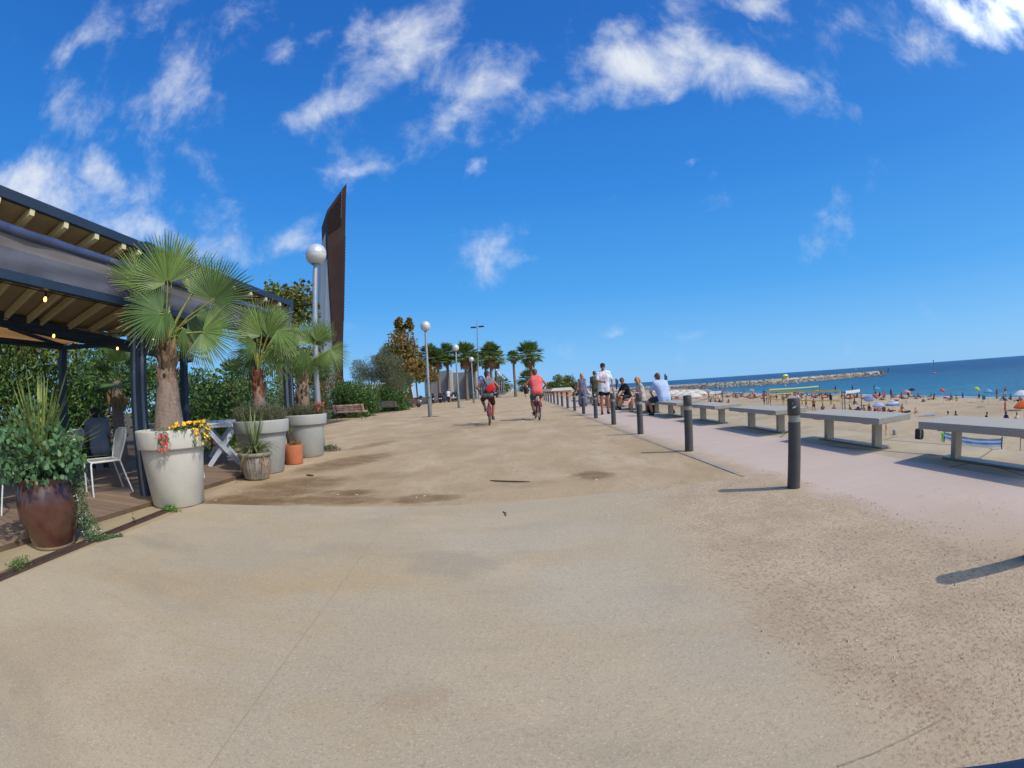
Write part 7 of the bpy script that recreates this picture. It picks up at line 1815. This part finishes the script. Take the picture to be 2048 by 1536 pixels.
c_ = beach_at(1968, 803); t_ = thing('beach_chair', 'turquoise folding beach chair facing the water', 'chair', c_, R_(-70)); mb = MB(); mb.extrude([(-.3, -.05, .25), (.3, -.05, .25), (.3, -.4, .85), (-.3, -.4, .85)], (0, .03, .01)); mb.build('backrest', TW['turquoise'], t_); mb = MB(); mb.box((0, .2, .26), (.6, .5, .03)); mb.build('seat', TW['turquoise'], t_)
for sx_ in (-.28, .28):
    mb = MB(); mb.tube([(sx_, -.4, .85), (sx_, .3, .0)], .018, 5); mb.tube([(sx_, -.3, .0), (sx_, .42, .27)], .018, 5); mb.build('leg', m_alu, t_)
c_ = beach_at(1354, 797.5); mb = MB(); mb.addbm(bm_box((.42, .42, .55), .06, 2), 0, Matrix.Translation(c_+Vector((0, 0, .55)))); mb.lathe([(.3, 1.1), (.34, 1.12), (.34, 1.2), (0, 1.22)], 12, tuple(c_)); tag(mb.build('litter_bin', mat('bin_red', rgb(176, 62, 40), .7)), 'orange red litter bin standing before the white bar umbrellas', 'bin')
# breakwater
PIER = [(92, 345), (104, 300), (124, 258), (146, 240), (180, 238), (219, 241), (240, 236)]
t_ = thing('breakwater', 'long low rubble breakwater with a pale walkway reaching out into the sea', 'breakwater', (104, 300, -5))
o_ = Vector((104, 300, -5)); mb = MB(); m_rk = mat('breakwater_rock', rgb(150, 134, 112), .9, var=.45, scale=.25, island=.8, hue2=rgb(170, 156, 136)); m_walk = mat('breakwater_walkway', rgb(176, 164, 142), .9, var=.15, scale=.15)
secs = []
for i, (x, y) in enumerate(PIER):
    a = Vector(PIER[max(0, i-1)]); b = Vector(PIER[min(len(PIER)-1, i+1)]); d = (b-a).normalized(); s_ = Vector((-d.y, d.x, 0)) 
    c = Vector((x, y, 0)); secs.append([c+s_*w+Vector((0, 0, z)) for w, z in ((9, -5.4), (4.4, -2.75), (3.4, -2.2), (-3.4, -2.2), (-4.4, -2.75), (-9, -5.4))])
for i in range(len(secs)-1):
    for k in range(5): mb.add([secs[i][k]-o_, secs[i][k+1]-o_, secs[i+1][k+1]-o_, secs[i+1][k]-o_], [(0, 1, 2, 3)], 0)
mb.build('walkway', m_walk, t_)
mb = MB()
def rock(c, r):
    vs = [Vector((x, y, z)).normalized()*r*rnd(.75, 1.2) for x in (-1, 1) for y in (-1, 1) for z in (-1, 1)]
    mb.add([c+Vector((v.x, v.y, v.z*.75)) for v in vs], [(0, 1, 3, 2), (4, 6, 7, 5), (0, 4, 5, 1), (2, 3, 7, 6), (0, 2, 6, 4), (1, 5, 7, 3)], 0)
for _ in range(1900):
    i = random.choices(range(len(PIER)-1), [(Vector(PIER[k+1])-Vector(PIER[k])).length for k in range(len(PIER)-1)])[0]; u = random.random()
    q = [secs[i][k].lerp(secs[i+1][k], u) for k in range(6)]; side = 0 if random.random() < .2 else 1
    w = .12+.88*random.random(); p = (q[4].lerp(q[5], w) if side else q[1].lerp(q[0], w)) if random.random() < .96 else q[3].lerp(q[4], random.random())
    rock(p-o_, rnd(.45, 1.0))
for _ in range(160): a = rnd(-1.8, 1.4); rock(Vector((240+rnd(0, 7)*math.cos(a), 236+rnd(0, 7)*math.sin(a), -5+rnd(0, 2.6)))-o_, rnd(.6, 1.3))
tag(mb.build('rubble', m_rk, t_), kind='stuff')
c_ = onY(1571, 757, 239); c_.z = -2.2; t_ = thing('lifeguard_hut', 'small yellow lifeguard hut on the breakwater', 'hut', c_); mb = MB(); mb.lathe([(1.8, 0), (1.8, 1.3), (1.5, 1.5)], 12); mb.build('wall', mat('hut_yellow', rgb(220, 200, 60), .6), t_); mb = MB(); mb.lathe([(1.9, 1.4), (1.2, 2.2), (0, 2.5)], 12); mb.build('roof', mat('hut_pale', rgb(226, 222, 150), .6), t_)
mb = MB(); mb.box((0, -1.8, .8), (1.2, .1, .7)); mb.build('window', m_win, t_)
for i, (px, Y) in enumerate(((1378, 290), (1406, 268), (1434, 252), (1443, 248), (1480, 240), (1646, 240))):
    c_ = onY(px, 760, Y); c_.z = -2.2; j = min(range(len(PIER)), key=lambda k: abs(PIER[k][1]-Y)+abs(PIER[k][0]-c_.x))
    figure(c_, 'walk' if i % 2 else 'sit', 'one', ['black', 'black', 'navy', 'black', 'white', 'red'][i], 1, 'dark', 1., 1.8, px=px, label=f'tiny figure in {["black", "black", "navy", "black", "white", "red"][i]} on the breakwater, {["first", "second", "third", "fourth", "fifth", "sixth"][i]} from its landward end')
# masts and lifeguard posts far along the shore
for px, top, bot, Y, lab in ((1330, 748, 772, 170, 'dark lifeguard watch tower rising behind the man in pale blue'), (1232, 757, 772, 170, 'distant dark watch tower right of the man in the white T-shirt')):
    a = onY(px, top, Y); b = onY(px, bot, Y); t_ = thing('watch_tower', lab, 'tower', (a.x, Y, -4.4)); h = a.z+4.4
    mb = MB(); mb.tube([(0, 0, 0), (0, 0, h)], [.35, .3], 8); mb.build('mast', mat('mast_dark', rgb(60, 58, 62), .7), t_)
    mb = MB(); mb.box((.25, 0, h*.82), (1.0, .8, 1.6)); mb.build('panel', mat('mast_panel', rgb(74, 70, 72), .7), t_)
    mb = MB(); mb.box((0, 0, h*.42), (3.2, 3, .5), bev=.1); mb.box((0, 0, h*.34), (2.6, 2.6, 1.2)); mb.build('cabin', m_gwl, t_)
p_ = onX(1262, 785, 7.2)
t_ = thing('stair_railing', 'thin steel railing of the beach ramp behind the seated man in black', 'railing', (6.4, 24, -.8)); mb = MB()
for i in range(9): mb.tube([(.25*i, i*1.6, -.25*i-.1), (.25*i, i*1.6, -.25*i+1.15)], .025, 6)
mb.build('baluster', m_gry, t_); mb = MB()
for z in (1.15, .6): mb.tube([(0, 0, z), (2, 12.8, z-2)], .03, 6)
mb.build('handrail', m_gry, t_)
p_ = onX(1250, 770, 9)
t_ = thing('ramp_wall', 'white slanting wall of the beach ramp behind the walkers', 'wall', (8, 42, -4)); mb = MB(); mb.extrude([(0, 0, 0), (0, 16, 0), (0, 16, 4.9), (0, 0, 3.4)], (.3, 0, 0)); mb.build('wall_slab', m_gwl, t_)
# things at sea
def buoy(px, py, col, lab, r=.35, z=-5):
    p = G(px, py, z); t = thing('buoy', lab, 'buoy', (p.x, p.y, z)); mb = MB(); mb.ball((0, 0, r*.2), r, 10, 8); mb.build('float', col, t); mb = MB(); mb.tube([(0, 0, r), (0, 0, r*2.2)], r*.18, 6); mb.build('spike', m_gry, t)
m_bw = mat('buoy_white', rgb(226, 226, 220), .4); m_bo = mat('buoy_orange', rgb(226, 110, 50), .5)
for px, py, lab in ((1521.5, 771.5, 'white mooring buoy in the bay near the breakwater, leftmost of three'), (1570.5, 771.2, 'white mooring buoy in the middle of the bay'), (1595.5, 767, 'white mooring buoy in the bay nearest the breakwater')): buoy(px, py, m_bw, lab, .42)
m_sail = mat('sailcloth', rgb(220, 216, 206), .8); m_sailo = mat('sail_orange', rgb(226, 128, 92), .8); m_hull = mat('hull_white', rgb(220, 220, 216), .4)
def sailboat(px, py, h, sm, lab, D=None):
    p = G(px, py, -5); t = thing('sailboat', lab, 'boat', (p.x, p.y, -5), rnd(0, 3)); mb = MB(); mb.tube([(0, -h*.35, .2), (0, -h*.1, .1), (0, h*.15, .1), (0, h*.38, .35)], [h*.04, h*.07, h*.06, h*.01], 8); mb.build('hull', m_hull, t)
    mb = MB(); mb.tube([(0, 0, 0), (0, 0, h)], h*.012, 6); mb.build('mast', m_gry, t); mb = MB(); mb.extrude([(0, -.02*h, h*.12), (0, -.32*h, h*.14), (0, -.01, h*.97)], (.03, 0, 0)); mb.build('sail', sm, t); mb = MB(); mb.extrude([(0, .02*h, h*.1), (0, .33*h, h*.1), (0, .02*h, h*.85)], (.03, 0, 0)); mb.build('jib', sm, t)
sailboat(1777, 742.5, 4.6, m_sailo, 'small sailboat with an orange sail just beyond the breakwater tip')
sailboat(1712, 739.5, 7, m_sail, 'pale sailboat beyond the breakwater, right one of two'); sailboat(1703, 740, 6, m_sail, 'pale sailboat beyond the breakwater, left one of two')
sailboat(1859, 730, 7, m_sail, 'white sailboat far out, left of the dark navigation mark'); sailboat(1955, 719.5, 12, m_sail, 'tiny white sailboat near the horizon at the right')
p_ = G(1867, 727, -5); t_ = thing('navigation_mark', 'dark navigation buoy with a topmark standing on the horizon', 'buoy', p_); k_ = p_.length/F_; mb = MB(); mb.lathe([(k_*1.6, 0), (k_*1.2, k_*1.5), (k_*.4, k_*2)], 10); mb.tube([(0, 0, 0), (0, 0, k_*4.5)], k_*.35, 6); mb.build('float', m_iron, t_); mb = MB(); mb.ball((0, 0, k_*5.2), k_*1.3, 10, 8); mb.build('topmark', m_iron, t_)
p_ = G(1868, 746.5, -5); t_ = thing('kayak', 'red kayak with a paddler far out on the water', 'boat', p_, R_(80)); mb = MB(); mb.tube([(0, -2.6, .35), (0, -1.2, .15), (0, 1.2, .15), (0, 2.6, .35)], [.06, .42, .42, .06], 8); mb.build('hull', mat('kayak_red', rgb(176, 60, 60), .5), t_); mb = MB(); mb.tube([(-1, .2, 1.2), (1, .2, .7)], .03, 5); mb.build('paddle', m_gry, t_)
figure(Vector((p_.x, p_.y, -4.75)), 'sit', 'one', 'navy', 1, 'dark', R_(80), 1.75, px=1868, label='paddler sitting in the red kayak')
